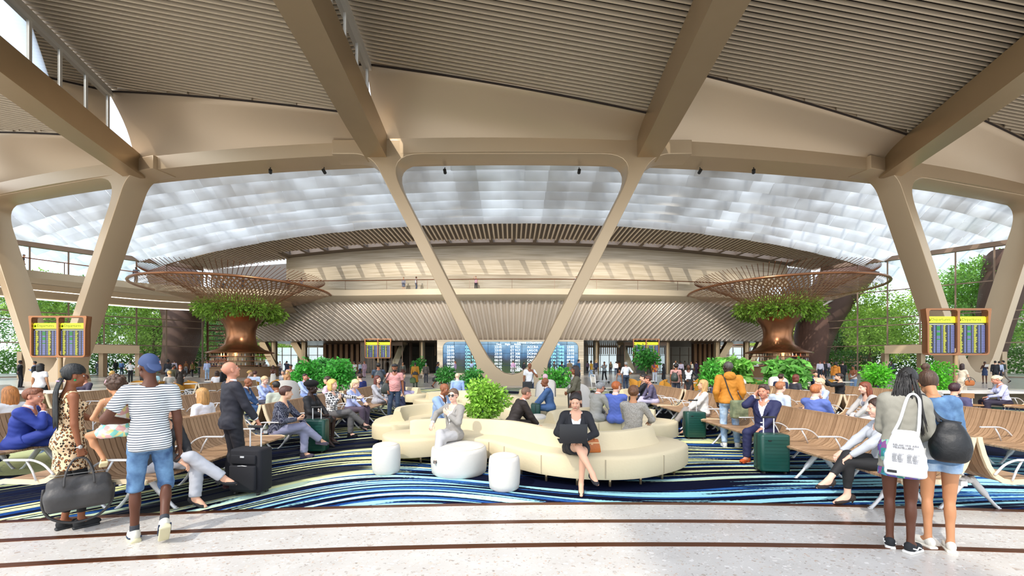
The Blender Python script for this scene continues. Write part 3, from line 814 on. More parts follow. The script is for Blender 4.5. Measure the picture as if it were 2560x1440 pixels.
    if glasses and lod < 2:
        mb = MB()
        for q in (-1, 1):
            mb.lathe([(.001, 0), (.026, .0), (.026, .004), (.001, .004)], n=16)
            for i in range(len(mb.v)-64, len(mb.v)):
                a = mb.v[i]; mb.v[i] = (a[0]+q*.032, a[2]+.098, a[1]+.003)
            mb.tube([(q*.056, .096, .008), (q*.076, .02, .01), (q*.078, -.02, .004)], .0022, n=5)
        mb.tube([(-.01, .1, .006), (.01, .1, .006)], .002, n=5)
        mb.v = [tuple(Mh @ V(p)*s) for p in mb.v]
        mb.build('sunglasses', mat('dark_lens', (.01, .01, .012), .15, var=0), o, smooth=False)
    PEOPLE.append(o)
    J['N0'] = N0; J['P0'] = P0; J['HD'] = HD; J['Mh'] = Mh; J['s'] = s; J['Rl'] = Rl
    return o, J
def wpos(o, p, s=1.0):
    """point of a figure's own frame in the world"""
    return (Matrix.Translation(o.location) @ Matrix.Rotation(o.rotation_euler.z, 4, 'Z')) @ V((p[0]*s*o.scale[0], p[1]*s*o.scale[1], p[2]*s))
# ================================================================ the hall
def ringY(X): return 27.7+X*X/280
def bx(k, Y):
    """roof beams run from the colonnade nodes towards the viewer"""
    far = {-3: (-48.5, -38), -2: (-29.2, -22), -1: (-9.5, -8.0), 1: (9.5, 8.0), 2: (29.2, 22), 3: (48.5, 38)}[k]
    Y0 = ringY(far[0]); t = (Y0-Y)/(Y0-8.0)
    return far[0]+(far[1]-far[0])*t
BRONZE = mat('brushed_champagne_metal', hexc('#b39c7c'), .34, .75, var=.05, scale=.6)
BRONZE2 = mat('satin_bronze_panel', hexc('#c2ab8c'), .42, .45, var=.04, scale=.3)
FASCIA = mat('satin_bronze_fascia', hexc('#c6b094'), .38, .35, var=.04, scale=.15)
COPPER = mat('polished_copper', hexc('#9a6a4a'), .28, .85, var=.08, scale=3)
DARKB = mat('dark_brown_lining', hexc('#2a1e17'), .8, var=.1)
SLAT = mat('champagne_slat', hexc('#dccab0'), .45, .2, var=.06, scale=.8)
SLATD = mat('fluted_slat', hexc('#cdc0b0'), .36, .4, var=.07, scale=.5)
MULL = mat('mullion_metal', hexc('#84705f'), .5, .4, var=0)
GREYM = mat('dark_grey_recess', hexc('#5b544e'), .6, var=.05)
def glassm(name, col=(.9, .97, 1), k=.12, rough=.02):
    if (name,) in MATS: return MATS[(name,)]
    m = bpy.data.materials.new(name); m.use_nodes = True; nt = m.node_tree; N, L = nt.nodes, nt.links
    N.remove(N['Principled BSDF']); out = N['Material Output']
    t = N.new('ShaderNodeBsdfTransparent'); t.inputs[0].default_value = (*col, 1)
    g = N.new('ShaderNodeBsdfGlossy'); g.inputs['Roughness'].default_value = rough
    lw = N.new('ShaderNodeLayerWeight'); lw.inputs['Blend'].default_value = k
    mx = N.new('ShaderNodeMixShader'); L.new(lw.outputs['Fresnel'], mx.inputs[0]); L.new(t.outputs[0], mx.inputs[1]); L.new(g.outputs[0], mx.inputs[2]); L.new(mx.outputs[0], out.inputs[0])
    MATS[(name,)] = m; return m
GLASS = glassm('clear_glazing'); GLASSB = glassm('balustrade_glass', (.96, .98, .99), .22)

def floor_mat():
    m, nt, b = _nt('terrazzo'); N, L = nt.nodes, nt.links
    tc = N.new('ShaderNodeTexCoord')
    mp = N.new('ShaderNodeMapping'); mp.inputs['Scale'].default_value = (1, 1.3, 1); L.new(tc.outputs['Object'], mp.inputs[0])
    out = None
    base = N.new('ShaderNodeTexNoise'); base.inputs['Scale'].default_value = 2.2; base.inputs['Detail'].default_value = 6; L.new(mp.outputs[0], base.inputs['Vector'])
    r0 = ramp_node(N, [(.3, hexc('#bfbab3')), (.7, hexc('#cdc9c2'))]); L.new(base.outputs['Fac'], r0.inputs[0]); cur = r0.outputs[0]
    for sc, th, pal in ((17, .2, ['#c5bcae', '#b3aaa0', '#ddd8d0', '#a8998a', '#e4e0da']), (38, .22, ['#b9b0a5', '#8f8479', '#e6e2dc', '#bd9f86', '#cfc8c0'])):
        nz = N.new('ShaderNodeTexNoise'); nz.inputs['Scale'].default_value = sc*1.4; L.new(mp.outputs[0], nz.inputs['Vector'])
        ad = N.new('ShaderNodeVectorMath'); ad.operation = 'MULTIPLY_ADD'; ad.inputs[1].default_value = (.05, .05, .05); L.new(nz.outputs['Color'], ad.inputs[0]); L.new(mp.outputs[0], ad.inputs[2])
        vo = N.new('ShaderNodeTexVoronoi'); vo.inputs['Scale'].default_value = sc; L.new(ad.outputs[0], vo.inputs['Vector'])
        sx = N.new('ShaderNodeSeparateColor'); L.new(vo.outputs['Color'], sx.inputs[0])
        r = ramp_node(N, [(i*.2, hexc(c)) for i, c in enumerate(pal)], 'CONSTANT'); L.new(sx.outputs[0], r.inputs[0])
        thr = mathn(N, L, 'MULTIPLY', sx.outputs[1], th*2)
        f = mathn(N, L, 'LESS_THAN', vo.outputs['Distance'], thr)
        mx = N.new('ShaderNodeMix'); mx.data_type = 'RGBA'; L.new(mathn(N, L, 'MULTIPLY', f, .75), mx.inputs[0]); L.new(cur, mx.inputs[6]); L.new(r.outputs[0], mx.inputs[7]); cur = mx.outputs[2]
    L.new(cur, b.inputs['Base Color']); b.inputs['Roughness'].default_value = .22; b.inputs['Specular IOR Level'].default_value = .45
    return m
def carpet_mat():
    m, nt, b = _nt('swirl_carpet'); N, L = nt.nodes, nt.links
    tc = N.new('ShaderNodeTexCoord')
    sp = N.new('ShaderNodeSeparateXYZ'); L.new(tc.outputs['Object'], sp.inputs[0])
    n1 = N.new('ShaderNodeTexNoise'); n1.inputs['Scale'].default_value = .12; n1.inputs['Detail'].default_value = .6; L.new(tc.outputs['Object'], n1.inputs['Vector'])
    # a stream value: combed across the room and bent round big eddies
    ph = mathn(N, L, 'ADD', mathn(N, L, 'MULTIPLY', sp.outputs[1], .5), mathn(N, L, 'MULTIPLY', n1.outputs['Fac'], 6.0))
    ph = mathn(N, L, 'ADD', ph, mathn(N, L, 'MULTIPLY', sp.outputs[0], -.05))
    al = mathn(N, L, 'ADD', mathn(N, L, 'MULTIPLY', sp.outputs[0], .22), mathn(N, L, 'MULTIPLY', sp.outputs[1], .05))
    def strand(fa, fl, seed, det=2.0):
        cb = N.new('ShaderNodeCombineXYZ'); L.new(mathn(N, L, 'MULTIPLY', ph, fa), cb.inputs[0]); L.new(mathn(N, L, 'MULTIPLY', al, fl), cb.inputs[1]); cb.inputs[2].default_value = seed
        nz = N.new('ShaderNodeTexNoise'); nz.inputs['Scale'].default_value = 1; nz.inputs['Detail'].default_value = det; nz.inputs['Roughness'].default_value = .4; L.new(cb.outputs[0], nz.inputs['Vector'])
        return nz.outputs['Fac']
    navy, blue, mid, cyan, lime = hexc('#050b24'), hexc('#123a7c'), hexc('#3a6fae'), hexc('#9fdbe6'), hexc('#dfe3a4')
    fine = N.new('ShaderNodeTexNoise'); fine.inputs['Scale'].default_value = 26; fine.inputs['Detail'].default_value = 5; L.new(tc.outputs['Object'], fine.inputs['Vector'])
    wob = mathn(N, L, 'MULTIPLY', mathn(N, L, 'SUBTRACT', fine.outputs['Fac'], .5), .05)
    a = mathn(N, L, 'ADD', strand(7.5, .7, 1.0), wob)
    rB = ramp_node(N, [(0, navy), (.49, navy), (.51, blue), (.57, mid), (.60, navy)]); L.new(a, rB.inputs[0])
    c = mathn(N, L, 'ADD', strand(12, .9, 7.0), wob)
    f1 = ramp_node(N, [(0, (0, 0, 0)), (.515, (0, 0, 0)), (.53, (1, 1, 1)), (.66, (1, 1, 1)), (.675, (0, 0, 0))]); L.new(c, f1.inputs[0])
    # which bright colour: cyan towards the near right, lime further left
    sel = N.new('ShaderNodeTexNoise'); sel.inputs['Scale'].default_value = .09; L.new(tc.outputs['Object'], sel.inputs['Vector'])
    sv = mathn(N, L, 'ADD', mathn(N, L, 'ADD', sel.outputs['Fac'], mathn(N, L, 'MULTIPLY', sp.outputs[0], -.022)), mathn(N, L, 'MULTIPLY', mathn(N, L, 'SUBTRACT', sp.outputs[1], 5.6), .075))
    rs = ramp_node(N, [(.42, cyan), (.5, lime)]); L.new(mathn(N, L, 'ADD', sv, mathn(N, L, 'MULTIPLY', mathn(N, L, 'SUBTRACT', strand(5, .4, 3.0), .5), .6)), rs.inputs[0])
    mx = N.new('ShaderNodeMix'); mx.data_type = 'RGBA'; L.new(f1.outputs[0], mx.inputs[0]); L.new(rB.outputs[0], mx.inputs[6]); L.new(rs.outputs[0], mx.inputs[7])
    # a calm dark pool in each eddy
    dk = strand(1.1, .5, 12.0, 0.0)
    rd = ramp_node(N, [(.385, (1, 1, 1)), (.40, (0, 0, 0))]); L.new(dk, rd.inputs[0])
    m2 = N.new('ShaderNodeMix'); m2.data_type = 'RGBA'; L.new(mathn(N, L, 'MULTIPLY', rd.outputs[0], .97), m2.inputs[0]); L.new(mx.outputs[2], m2.inputs[6]); m2.inputs[7].default_value = (*navy, 1)
    L.new(m2.outputs[2], b.inputs['Base Color']); b.inputs['Roughness'].default_value = .95; b.inputs['Specular IOR Level'].default_value = .1
    bp = N.new('ShaderNodeBump'); bp.inputs['Strength'].default_value = .5; bp.inputs['Distance'].default_value = .01; L.new(fine.outputs['Fac'], bp.inputs['Height']); L.new(bp.outputs[0], b.inputs['Normal'])
    return m
def travertine():
    m, nt, b = _nt('travertine'); N, L = nt.nodes, nt.links
    tc = N.new('ShaderNodeTexCoord'); mp = N.new('ShaderNodeMapping'); mp.inputs['Scale'].default_value = (.25, .25, 7); L.new(tc.outputs['Object'], mp.inputs[0])
    nz = N.new('ShaderNodeTexNoise'); nz.inputs['Scale'].default_value = 1; nz.inputs['Detail'].default_value = 8; L.new(mp.outputs[0], nz.inputs['Vector'])
    r = ramp_node(N, [(.3, hexc('#a8997f')), (.7, hexc('#cfc3ae'))]); L.new(nz.outputs['Fac'], r.inputs[0]); L.new(r.outputs[0], b.inputs['Base Color']); b.inputs['Roughness'].default_value = .55
    return m
TRAV = travertine()

# ---- floor, carpet, brass arcs
AX, AY, AR = 1.3, -35.7, 40.4
mb = MB(); mb.box((0, 45, -.15), (190, 120, .3)); struct(mb.build('floor', floor_mat()))
def arc_strip(name, r0, r1, z0, z1, m, a0=-24, a1=24, n=60, c=(AX, AY)):
    mb = MB(); ring = []
    for i in range(n+1):
        a = R(a0+(a1-a0)*i/n); s_, c_ = math.sin(a), math.cos(a)
        ring.append([V((c[0]+s_*q, c[1]+c_*q, z)) for q, z in ((r0, z0), (r1, z0), (r1, z1), (r0, z1))])
    mb.loft(ring); return mb.build(name, m)
BRASS = mat('brown_brass_inlay', hexc('#6b3d22'), .3, .7, var=.1, scale=1)
for i, r in enumerate((AR, AR-.52, AR-1.05)):
    struct(arc_strip('trim_%d' % (i+1), r-.07, r, -.05, .006, BRASS, -20, 20))
pts = []
for i in range(41):
    a = R(-30+60*i/40); pts.append((AX+math.sin(a)*(AR+.0), AY+math.cos(a)*(AR+.0)))
for i in range(41):
    a = math.pi*i/40; pts.append((math.cos(a)*22.5, 2.0+math.sin(a)*23.5))
me_ = MB(); me_.prism(pts, -.02, .008)
cp = me_.build('carpet', carpet_mat()); tag(cp, 'blue navy and lime carpet with swirling stripes under the waiting seats', 'carpet')
for i, rr in enumerate((26.0, 27.4, 28.8)):
    mb = MB(); mb.loft([[V((math.cos(a)*q*1.05, 2+math.sin(a)*q, z)) for q, z in ((rr-.05, -.05), (rr, -.05), (rr, .004), (rr-.05, .004))] for a in [math.pi*(.15+.7*t/60) for t in range(61)]])
    struct(mb.build('trim_%d' % (i+4), mat('dark_floor_joint', hexc('#3a3633'), .5, var=0)))

# ---- V colonnade: elevation drawn flat, then bent along the ring
def fillet(pts, n=6):
    """pts: (x, z, radius) closed polygon with rounded corners"""
    out = []; m = len(pts)
    for i in range(m):
        p = V(pts[i][:2]); r = pts[i][2]; a = V(pts[i-1][:2]); b = V(pts[(i+1) % m][:2])
        if r <= 0: out.append(p); continue
        u = (a-p).normalized(); w = (b-p).normalized(); ang = u.angle(w); t = min(r/math.tan(ang/2), (a-p).length*.49, (b-p).length*.49)
        p1 = p+u*t; p2 = p+w*t
        for k in range(n+1):
            q = k/n; out.append(p1*(1-q)**2+p*2*q*(1-q)+p2*q*q)
    return out
def dense(pts, step=1.0):
    out = []
    for i in range(len(pts)):
        a, b = pts[i], pts[(i+1) % len(pts)]; n = max(1, int(abs(b.x-a.x)/step))
        out += [a.lerp(b, k/n) for k in range(n)]
    return out
def flat_shape(outer, holes, depth, bend, bevel=0.0):
    cu = bpy.data.curves.new('tmp', 'CURVE'); cu.dimensions = '2D'; cu.fill_mode = 'BOTH'; cu.extrude = depth/2; cu.bevel_depth = bevel; cu.bevel_resolution = 1
    for poly in [outer]+holes:
        sp = cu.splines.new('POLY'); sp.points.add(len(poly)-1); sp.use_cyclic_u = True
        for i, p in enumerate(poly): sp.points[i].co = (p[0], p[1], 0, 1)
    o = bpy.data.objects.new('tmp', cu); COL.objects.link(o); dg = bpy.context.evaluated_depsgraph_get()
    me = bpy.data.meshes.new_from_object(o.evaluated_get(dg)); bpy.data.objects.remove(o); bpy.data.curves.remove(cu)
    n = len(me.vertices); co = np.empty(n*3, np.float32); me.vertices.foreach_get('co', co); co = co.reshape(-1, 3)
    new = np.stack([co[:, 0], bend(co[:, 0])+depth/2-co[:, 2], co[:, 1]], 1)
    me.vertices.foreach_set('co', new.ravel().astype(np.float32)); me.update()
    return me
ZT = 16.2
cw = empty('colonnade_wall', (0, 0, 0)); struct(cw)
for c in (-39, 0, 39):
    o_ = fillet([(-12.5, 17.1, 0), (12.5, 17.1, 0), (12.5, ZT, 0), (9.8, ZT, 2.6), (2.3, 1.3, 1.6), (2.75, 0, 0), (-2.75, 0, 0), (-2.3, 1.3, 1.6), (-9.8, ZT, 2.6), (-12.5, ZT, 0)], 8)
    h_ = fillet([(-9.0, ZT, 1.7), (9.0, ZT, 1.7), (0, -1.6, 2.6)], 8)
    me = flat_shape(o_, [h_], 1.5, lambda X: X*0+.22, .05); me.materials.append(BRONZE2); sharp_by_angle(me, 35)
    link('v_column', me, cw, (c, ringY(c), 0), math.atan(c/140))
mb = MB(); mb.loft([[V((x, ringY(x)-.05, ZT)), V((x, ringY(x)-.05, 17.25)), V((x, ringY(x)+1.9, 17.25)), V((x, ringY(x)+1.9, ZT))] for x in [-62+124*i/90 for i in range(91)]])
mb.build('ring_beam', BRONZE2, cw, angle=40)

# ---- roof beams
beamsP = {}
for k in (-3, -2, -1, 1, 2, 3):
    mb = MB(); ys = [ringY(bx(k, 28))+.6, 24, 16, 8, -2, -12]
    rings = []
    for y in ys:
        x = bx(k, y); zb = 15.75 if y < 25 else 15.95
        rings.append([V((x-.75, y, zb)), V((x+.75, y, zb)), V((x+.78, y, 17.5)), V((x-.78, y, 17.5))])
    mb.loft(rings); o = mb.build('ceiling_beam', BRONZE, angle=40); struct(o)

# ---- petals: slatted ceiling bays, left side raised over its beam
def petal_z(kl, kr, x, y):
    a, b = bx(kl, y), bx(kr, y); t = (x-a)/(b-a); return 20.7+(17.45-20.7)*t
ks = [-3, -2, -1, 1, 2, 3]
def edgeY(x): return ringY(x)-2.5
for kl, kr in zip(ks[:-1], ks[1:]):
    root = empty('ceiling', (0, 0, 0)); struct(root)
    mb = MB(); y = 11.0
    while y < 34:
        xs = [bx(kl, y)+.05+(bx(kr, y)-bx(kl, y)-.1)*i/24 for i in range(25)]
        ok = [x for x in xs if edgeY(x) > y]
        if len(ok) >= 2:
            a, b = ok[0], ok[-1]
            za, zb = petal_z(kl, kr, a, y), petal_z(kl, kr, b, y)
            mb.loft([[V((x, y-.04, z)), V((x, y+.04, z)), V((x, y+.04, z+.17)), V((x, y-.04, z+.17))] for x, z in ((a, za), (b, zb))])
        y += .31
    mb.build('slats', SLAT, root)
    rows = []
    for i in range(25):
        t = i/24; row = []
        for j in range(12):
            yy = 10.8+(1)*0
            x = 0
            # far end of this strip
            ye = 28.0
            for _ in range(6): ye = edgeY(bx(kl, ye)+(bx(kr, ye)-bx(kl, ye))*t)
            yy = 10.8+(ye-10.8)*j/11; x = bx(kl, yy)+(bx(kr, yy)-bx(kl, yy))*t
            row.append(V((x, yy, petal_z(kl, kr, x, yy)+.24)))
        rows.append(row)
    mb = MB(); mb.grid(rows); mb.grid([[p+V((0, 0, .15)) for p in r] for r in rows][::-1]); mb.build('roof_lining', DARKB, root)
    # fascia between the slats and the ring
    P = []
    for row in rows:
        e = row[-1]-V((0, 0, .30)); X = bx(kl, 30)+(bx(kr, 30)-bx(kl, 30))*(len(P)/24)
        q = V((X, ringY(X)+.02, 17.05)); col = []
        for j in range(9):
            t = j/8; p = e.lerp(q, t); p.z -= 0; p = p+V((0, .35, .12))*math.sin(t*math.pi)*1.0
            col.append(p)
        P.append([row[-1]+V((0, .02, .2))]+col)
    mb = MB(); mb.grid(P); mb.build('fascia', FASCIA, root, smooth=True)
    # lip under the far edge
    mb = MB(); mb.tube([c[1] for c in P], .06, 6); mb.build('edge_trim', DARKB, root)
    # clerestory standing on the left beam
    ymax = edgeY(bx(kl, 27)); ys = [ymax-.1-2.05*i for i in range(9)]
    mb = MB(); g = MB()
    for y in ys:
        x = bx(kl, y)+.1; mb.box((x, y, 19.05), (.16, .14, 3.2))
    p0 = V((bx(kl, ymax)+.1, ymax, 0)); p1 = V((bx(kl, ys[-1])+.1, ys[-1], 0))
    mb.beam(p0+V((0, 0, 20.45)), p1+V((0, 0, 20.45)), .5, .42); mb.beam(p0+V((0, 0, 17.6)), p1+V((0, 0, 17.6)), .3, .16)
    w = struct(mb.build('window_%d' % (1+ks.index(kl)), mat('white_window_frame', hexc('#cfc8bd'), .45, .2, var=0)))
    g.add([p0+V((0, 0, 17.6)), p1+V((0, 0, 17.6)), p1+V((0, 0, 20.5)), p0+V((0, 0, 20.5))], [(0, 1, 2, 3)]); g.build('pane', GLASS, w)

# ---- frosted canopy between the ring and the drum roof
def S_edge(X): return 40+9*(X/41.5)**2
def S_z(X): return 15.9-1.9*min(1.6, (X/41.5)**2)
def frost():
    m = bpy.data.materials.new('frosted_panel'); m.use_nodes = True; nt = m.node_tree; N, L = nt.nodes, nt.links
    N.remove(N['Principled BSDF']); out = N['Material Output']
    tc = N.new('ShaderNodeTexCoord'); nz = N.new('ShaderNodeTexNoise'); nz.inputs['Scale'].default_value = .35; nz.inputs['Detail'].default_value = 2; L.new(tc.outputs['Object'], nz.inputs['Vector'])
    t = N.new('ShaderNodeBsdfTranslucent'); t.inputs[0].default_value = (.84, .87, .86, 1)
    g = N.new('ShaderNodeBsdfGlossy'); g.inputs['Roughness'].default_value = .3; g.inputs[0].default_value = (.66, .66, .66, 1)
    d = N.new('ShaderNodeBsdfDiffuse'); d.inputs[0].default_value = (.42, .41, .39, 1)
    r = ramp_node(N, [(.35, (.35, .35, .35)), (.7, (.8, .8, .8))]); L.new(nz.outputs['Fac'], r.inputs[0])
    gm = N.new('ShaderNodeNewGeometry'); sp_ = N.new('ShaderNodeSeparateXYZ'); L.new(tc.outputs['Object'], sp_.inputs[0]); dpt = mathn(N, L, 'MULTIPLY', mathn(N, L, 'SUBTRACT', sp_.outputs[1], 36), .035)
    fac = mathn(N, L, 'ADD', mathn(N, L, 'ADD', r.outputs[0], mathn(N, L, 'MULTIPLY', mathn(N, L, 'SUBTRACT', gm.outputs['Random Per Island'], .5), .3)), dpt, clamp=True)
    m1 = N.new('ShaderNodeMixShader'); L.new(fac, m1.inputs[0]); L.new(d.outputs[0], m1.inputs[1]); L.new(t.outputs[0], m1.inputs[2])
    m2 = N.new('ShaderNodeMixShader'); m2.inputs[0].default_value = .25; L.new(m1.outputs[0], m2.inputs[1]); L.new(g.outputs[0], m2.inputs[2]); L.new(m2.outputs[0], out.inputs[0])
    return m
FROST = frost()
can = empty('ceiling', (0, 0, 0)); struct(can)
NB = 7
q_ = random.Random(5)
for i in range(NB):
    f0 = (i/NB)**1.0; f1 = (i+1)/NB
    mb = MB(); X = -56.0
    while X < 56:
        X2 = X+1.9; pan = []
        tl = q_.uniform(-.035, .035)
        for xx in (X, (X+X2)/2, X2):
            a = ringY(xx)+1.5; b = S_edge(xx)-.2; sag = S_z(xx)-.1
            zr = 17.0-1.0*min(1.3, (xx/50)**2)*1.2; Y0 = a+(b-a)*f0; Y1 = a+(b-a)*f1*.985+.0
            z0 = zr+(sag-zr)*f0; z1 = zr+(sag-zr)*f1
            col = []
            for j in range(4):
                t = j/3; y = Y0+(Y1-Y0)*t; z = z0+.55-(1.15+tl)*t**1.4
                col.append(V((xx, y, z)))
            pan.append(col)
        mb.grid(pan)
        X = X2
    mb.build('frosted_band', FROST, can, smooth=False)
# ribs carrying the bands
mb = MB()
for X in [x*3.8 for x in range(-14, 15)]:
    a = ringY(X)+1.5; b = S_edge(X); zr = 17.0-1.2*min(1.3, (X/50)**2)
    mb.beam((X, a, zr+.75), (X, b, S_z(X)+.55), .12, .3)
mb.build('canopy_rib', BRONZE, can)
# bright edge ring of the drum roof
mb = MB(); xs = [-43+86*i/80 for i in range(81)]
mb.loft([[V((x, S_edge(x)-.15, S_z(x)-.05)), V((x, S_edge(x)+.35, S_z(x)-.12)), V((x, S_edge(x)+.35, S_z(x)+.5)), V((x, S_edge(x)-.15, S_z(x)+.5))] for x in xs]); mb.build('edge_ring', BRONZE, can, angle=40)
# drum roof soffit: radial slats
def W_Y(X): return 50+X*X/300
def W_z(X): return 16.1-.95*(X/29.7)**2*.9
sof = empty('ceiling', (0, 0, 0)); struct(sof)
mb = MB(); X = -41.0
while X <= 41:
    a = V((X, S_edge(X)+.3, S_z(X)-.02)); b = V((X*1.02, max(W_Y(X)-(3.1 if -29 < X < 37 else 0), S_edge(X)+.6), min(W_z(X), S_z(X)+.6)))
    mb.beam(a, b, .17, .26); X += .5
mb.build('slats', SLATD, sof)
SL = mat('soffit_lining', hexc('#6c6056'), .7, var=0)
mb = MB(); xs_ = [-41.3+82.6*i/82 for i in range(83)]
def so_pts(X, f):
    a = V((X, S_edge(X)+.3, S_z(X)+.12)); b = V((X, max(W_Y(X)+.1, S_edge(X)+.6), min(W_z(X), S_z(X)+.6)+.14)); return a.lerp(b, f)
def fr_(X, back):
    a = S_edge(X)+.3; b = max(W_Y(X)+.1, S_edge(X)+.6); return max(.02, (b-back-a)/(b-a))
OPEN = []  # roof openings added so that sun patches land on the travertine wall
x = -28.5
while x < 36: OPEN.append((x, x+2.2)); x += 2.62
cuts = sorted(set([-41.3, 41.3]+[c for o in OPEN for c in o]))
for lev in (0, .15):
    for x0, x1 in zip(cuts[:-1], cuts[1:]):
        n_ = max(1, int((x1-x0)/1.2)); op = (x0, x1) in OPEN
        for i in range(n_):
            a_, b_ = x0+(x1-x0)*i/n_, x0+(x1-x0)*(i+1)/n_
            segs = [(0, lambda X: fr_(X, 3.0)), (lambda X: fr_(X, 1.5), lambda X: 1)] if op else [(0, lambda X: 1)]
            for f0, f1 in segs:
                g0 = f0 if callable(f0) else (lambda X: 0)
                P_ = [so_pts(a_, g0(a_)), so_pts(b_, g0(b_)), so_pts(b_, f1(b_)), so_pts(a_, f1(a_))]
                mb.add([p+V((0, 0, lev)) for p in P_], [(0, 1, 2, 3)])
for x0, x1 in OPEN:
    c4 = [so_pts(x0, fr_(x0, 3.0)), so_pts(x1, fr_(x1, 3.0)), so_pts(x1, fr_(x1, 1.5)), so_pts(x0, fr_(x0, 1.5))]
    u = V((0, 0, 1)); mb.add([c4[3], c4[2], c4[2]+u*.6, c4[3]+u*.6], [(0, 1, 2, 3)]); mb.add([c4[0], c4[1], c4[1]+u*.15, c4[0]+u*.15], [(0, 1, 2, 3)])
    for p, q_2 in ((c4[0], c4[3]), (c4[1], c4[2])): mb.add([p, q_2, q_2+u*.6, p+u*.15], [(0, 1, 2, 3)])
mb.build('roof_lining', SL, sof)
# upper wall behind the balcony
def wallband(name, x0, x1, fY, z0, fz1, m, n=60, th=.3):
    mb = MB(); mb.loft([[V((x, fY(x), z0)), V((x, fY(x), fz1(x))), V((x, fY(x)+th, fz1(x))), V((x, fY(x)+th, z0))] for x in [x0+(x1-x0)*i/n for i in range(n+1)]]); return mb.build(name, m, angle=40)
struct(wallband('wall_back', -29.7, 37.5, W_Y, 9.9, lambda x: W_z(x)+.3, TRAV))
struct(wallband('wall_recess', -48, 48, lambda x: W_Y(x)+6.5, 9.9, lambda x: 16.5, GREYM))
mb = MB()
for x, y in ((-29.7, 53), (37.5, 54.8)): mb.box((x, y+3.2, 13), (.3, 6.6, 6.4))
struct(mb.build('wall_return', TRAV))
# ---- balcony slab
EDGE = [(-54, 22), (-50.5, 30), (-45.9, 36.8), (-42.3, 41.5), (-38.6, 45), (-30.8, 47.6), (-20, 48), (-10, 47.3), (0, 47), (10, 47.3), (20, 48.3), (30, 50.4), (40, 53.5), (46, 56)]
edge = spl([(a, b, 0) for a, b in EDGE], 8)
mb = MB(); rg = []
for i, p in enumerate(edge):
    t = (edge[min(i+1, len(edge)-1)]-edge[max(i-1, 0)]).normalized(); nrm = V((-t.y, t.x, 0))
    w = 5.0 if p.x < -38 else 9.5
    rg.append([p+V((0, 0, 10.3)), p+V((0, 0, 9.62)), p+nrm*.8+V((0, 0, 9.1)), p+nrm*w+V((0, 0, 9.1)), p+nrm*w+V((0, 0, 10.3))])
mb.loft(rg); slab = struct(mb.build('floor_upper', mat('balcony_slab', hexc('#c9b89c'), .5, .1, var=.04, scale=.5), angle=35))
mb = MB(); mb.tube([p+V((0, 0, 11.4)) for p in edge], .05, 6); rail = mb.build('handrail', mat('bronze_handrail', hexc('#8a4f2c'), .35, .7, var=0))
tag(rail, 'long bronze handrail on the glass edge of the upper balcony', 'handrail')
mb = MB(); mb.grid([[p+V((0, 0, 10.3)), p+V((0, 0, 11.38))] for p in edge]); mb.build('glass_panel', GLASSB, rail)
mb = MB(); mb.box((0, 0, 10.84), (.05, .05, 1.1)); pm = mesh_np('post', mb.v, mb.f, None, [MULL], False)
for i in range(0, len(edge), 4): link('post', pm, rail, tuple(edge[i]))
# two linear lights and a rounded belly under the left bridge
bl = [p for p in edge if p.x < -26]
mb = MB(); rg = []
for i, p in enumerate(bl):
    t = (bl[min(i+1, len(bl)-1)]-bl[max(i-1, 0)]).normalized(); n_ = V((-t.y, t.x, 0))
    rg.append([p+n_*(.7+4.0*(k/8))+V((0, 0, 9.12-1.25*math.sin(math.pi*min(1, k/8)))) for k in range(9)])
mb.loft(rg, closed=False); struct(mb.build('ceiling_bridge', BRONZE2, smooth=True))
LIN = mat('linear_lamp', (1, .95, .85), .4, var=0, emit=(1, .93, .8), estr=3.0)
for k, (of, z) in enumerate(((1.25, 8.62), (2.5, 7.85))):
    mb = MB(); pp = []
    for i, p in enumerate(bl[:40]):
        t = (bl[min(i+1, len(bl)-1)]-bl[max(i-1, 0)]).normalized(); n_ = V((-t.y, t.x, 0)); pp.append(p+n_*of+V((0, 0, z)))
    mb.tube(pp, .05, 4); tag(mb.build('linear_light', LIN), 'thin linear light under the bridge, %s of the two lines' % ('upper' if k == 0 else 'lower'), 'light', 'linear lights under the bridge')
# ---- fluted drum
mb = MB(); NR = 104; rows = []
for i in range(NR*8+1):
    t = -1+2*i/(NR*8); ph = (i % 8)/8; off = .20*(1 if ph < .5 else -1)*(min(1, 4*abs(((ph*2) % 1)-.5)*0+1)); off = .17*math.tanh(2.4*math.sin(2*math.pi*ph))
    col = []
    for j in range(9):
        v = j/8; e = abs(t); wx = 33.2+(9.5*(v**1.3)); y = 51.0-2.6*v**1.2+(wx*t)**2/420; x = wx*t; z = 4.45+5.3*v
        bow = math.sin(v*math.pi)*.5
        n_ = V((t*.5, -1, -.25)).normalized()
        col.append(V((x, y, z))+n_*(off+bow))
    rows.append(col)
mb.grid(rows); drum = struct(mb.build('wall_drum', SLATD, smooth=True))
mb = MB()
for sx in (-1, 1):   # white cheeks closing the drum at both ends
    P = []
    for j in range(9):
        v = j/8; wx = 33.2+9.5*(v**1.3); y = 51.0-2.6*v**1.2+wx**2/420; z = 4.45+5.3*v; bow = math.sin(v*math.pi)*.5
        P.append([V((sx*(wx-.1+bow*.4), y-bow, z)), V((sx*(wx+1.2), y+.9, z+.3)), V((sx*(wx+1.6), y+4, z+.7)), V((sx*(wx+1.0), y+9, z+.9))])
    mb.grid(P)
struct(mb.build('wall_cheek', mat('white_plaster', hexc('#d9d4cb'), .5, var=.03), smooth=True))
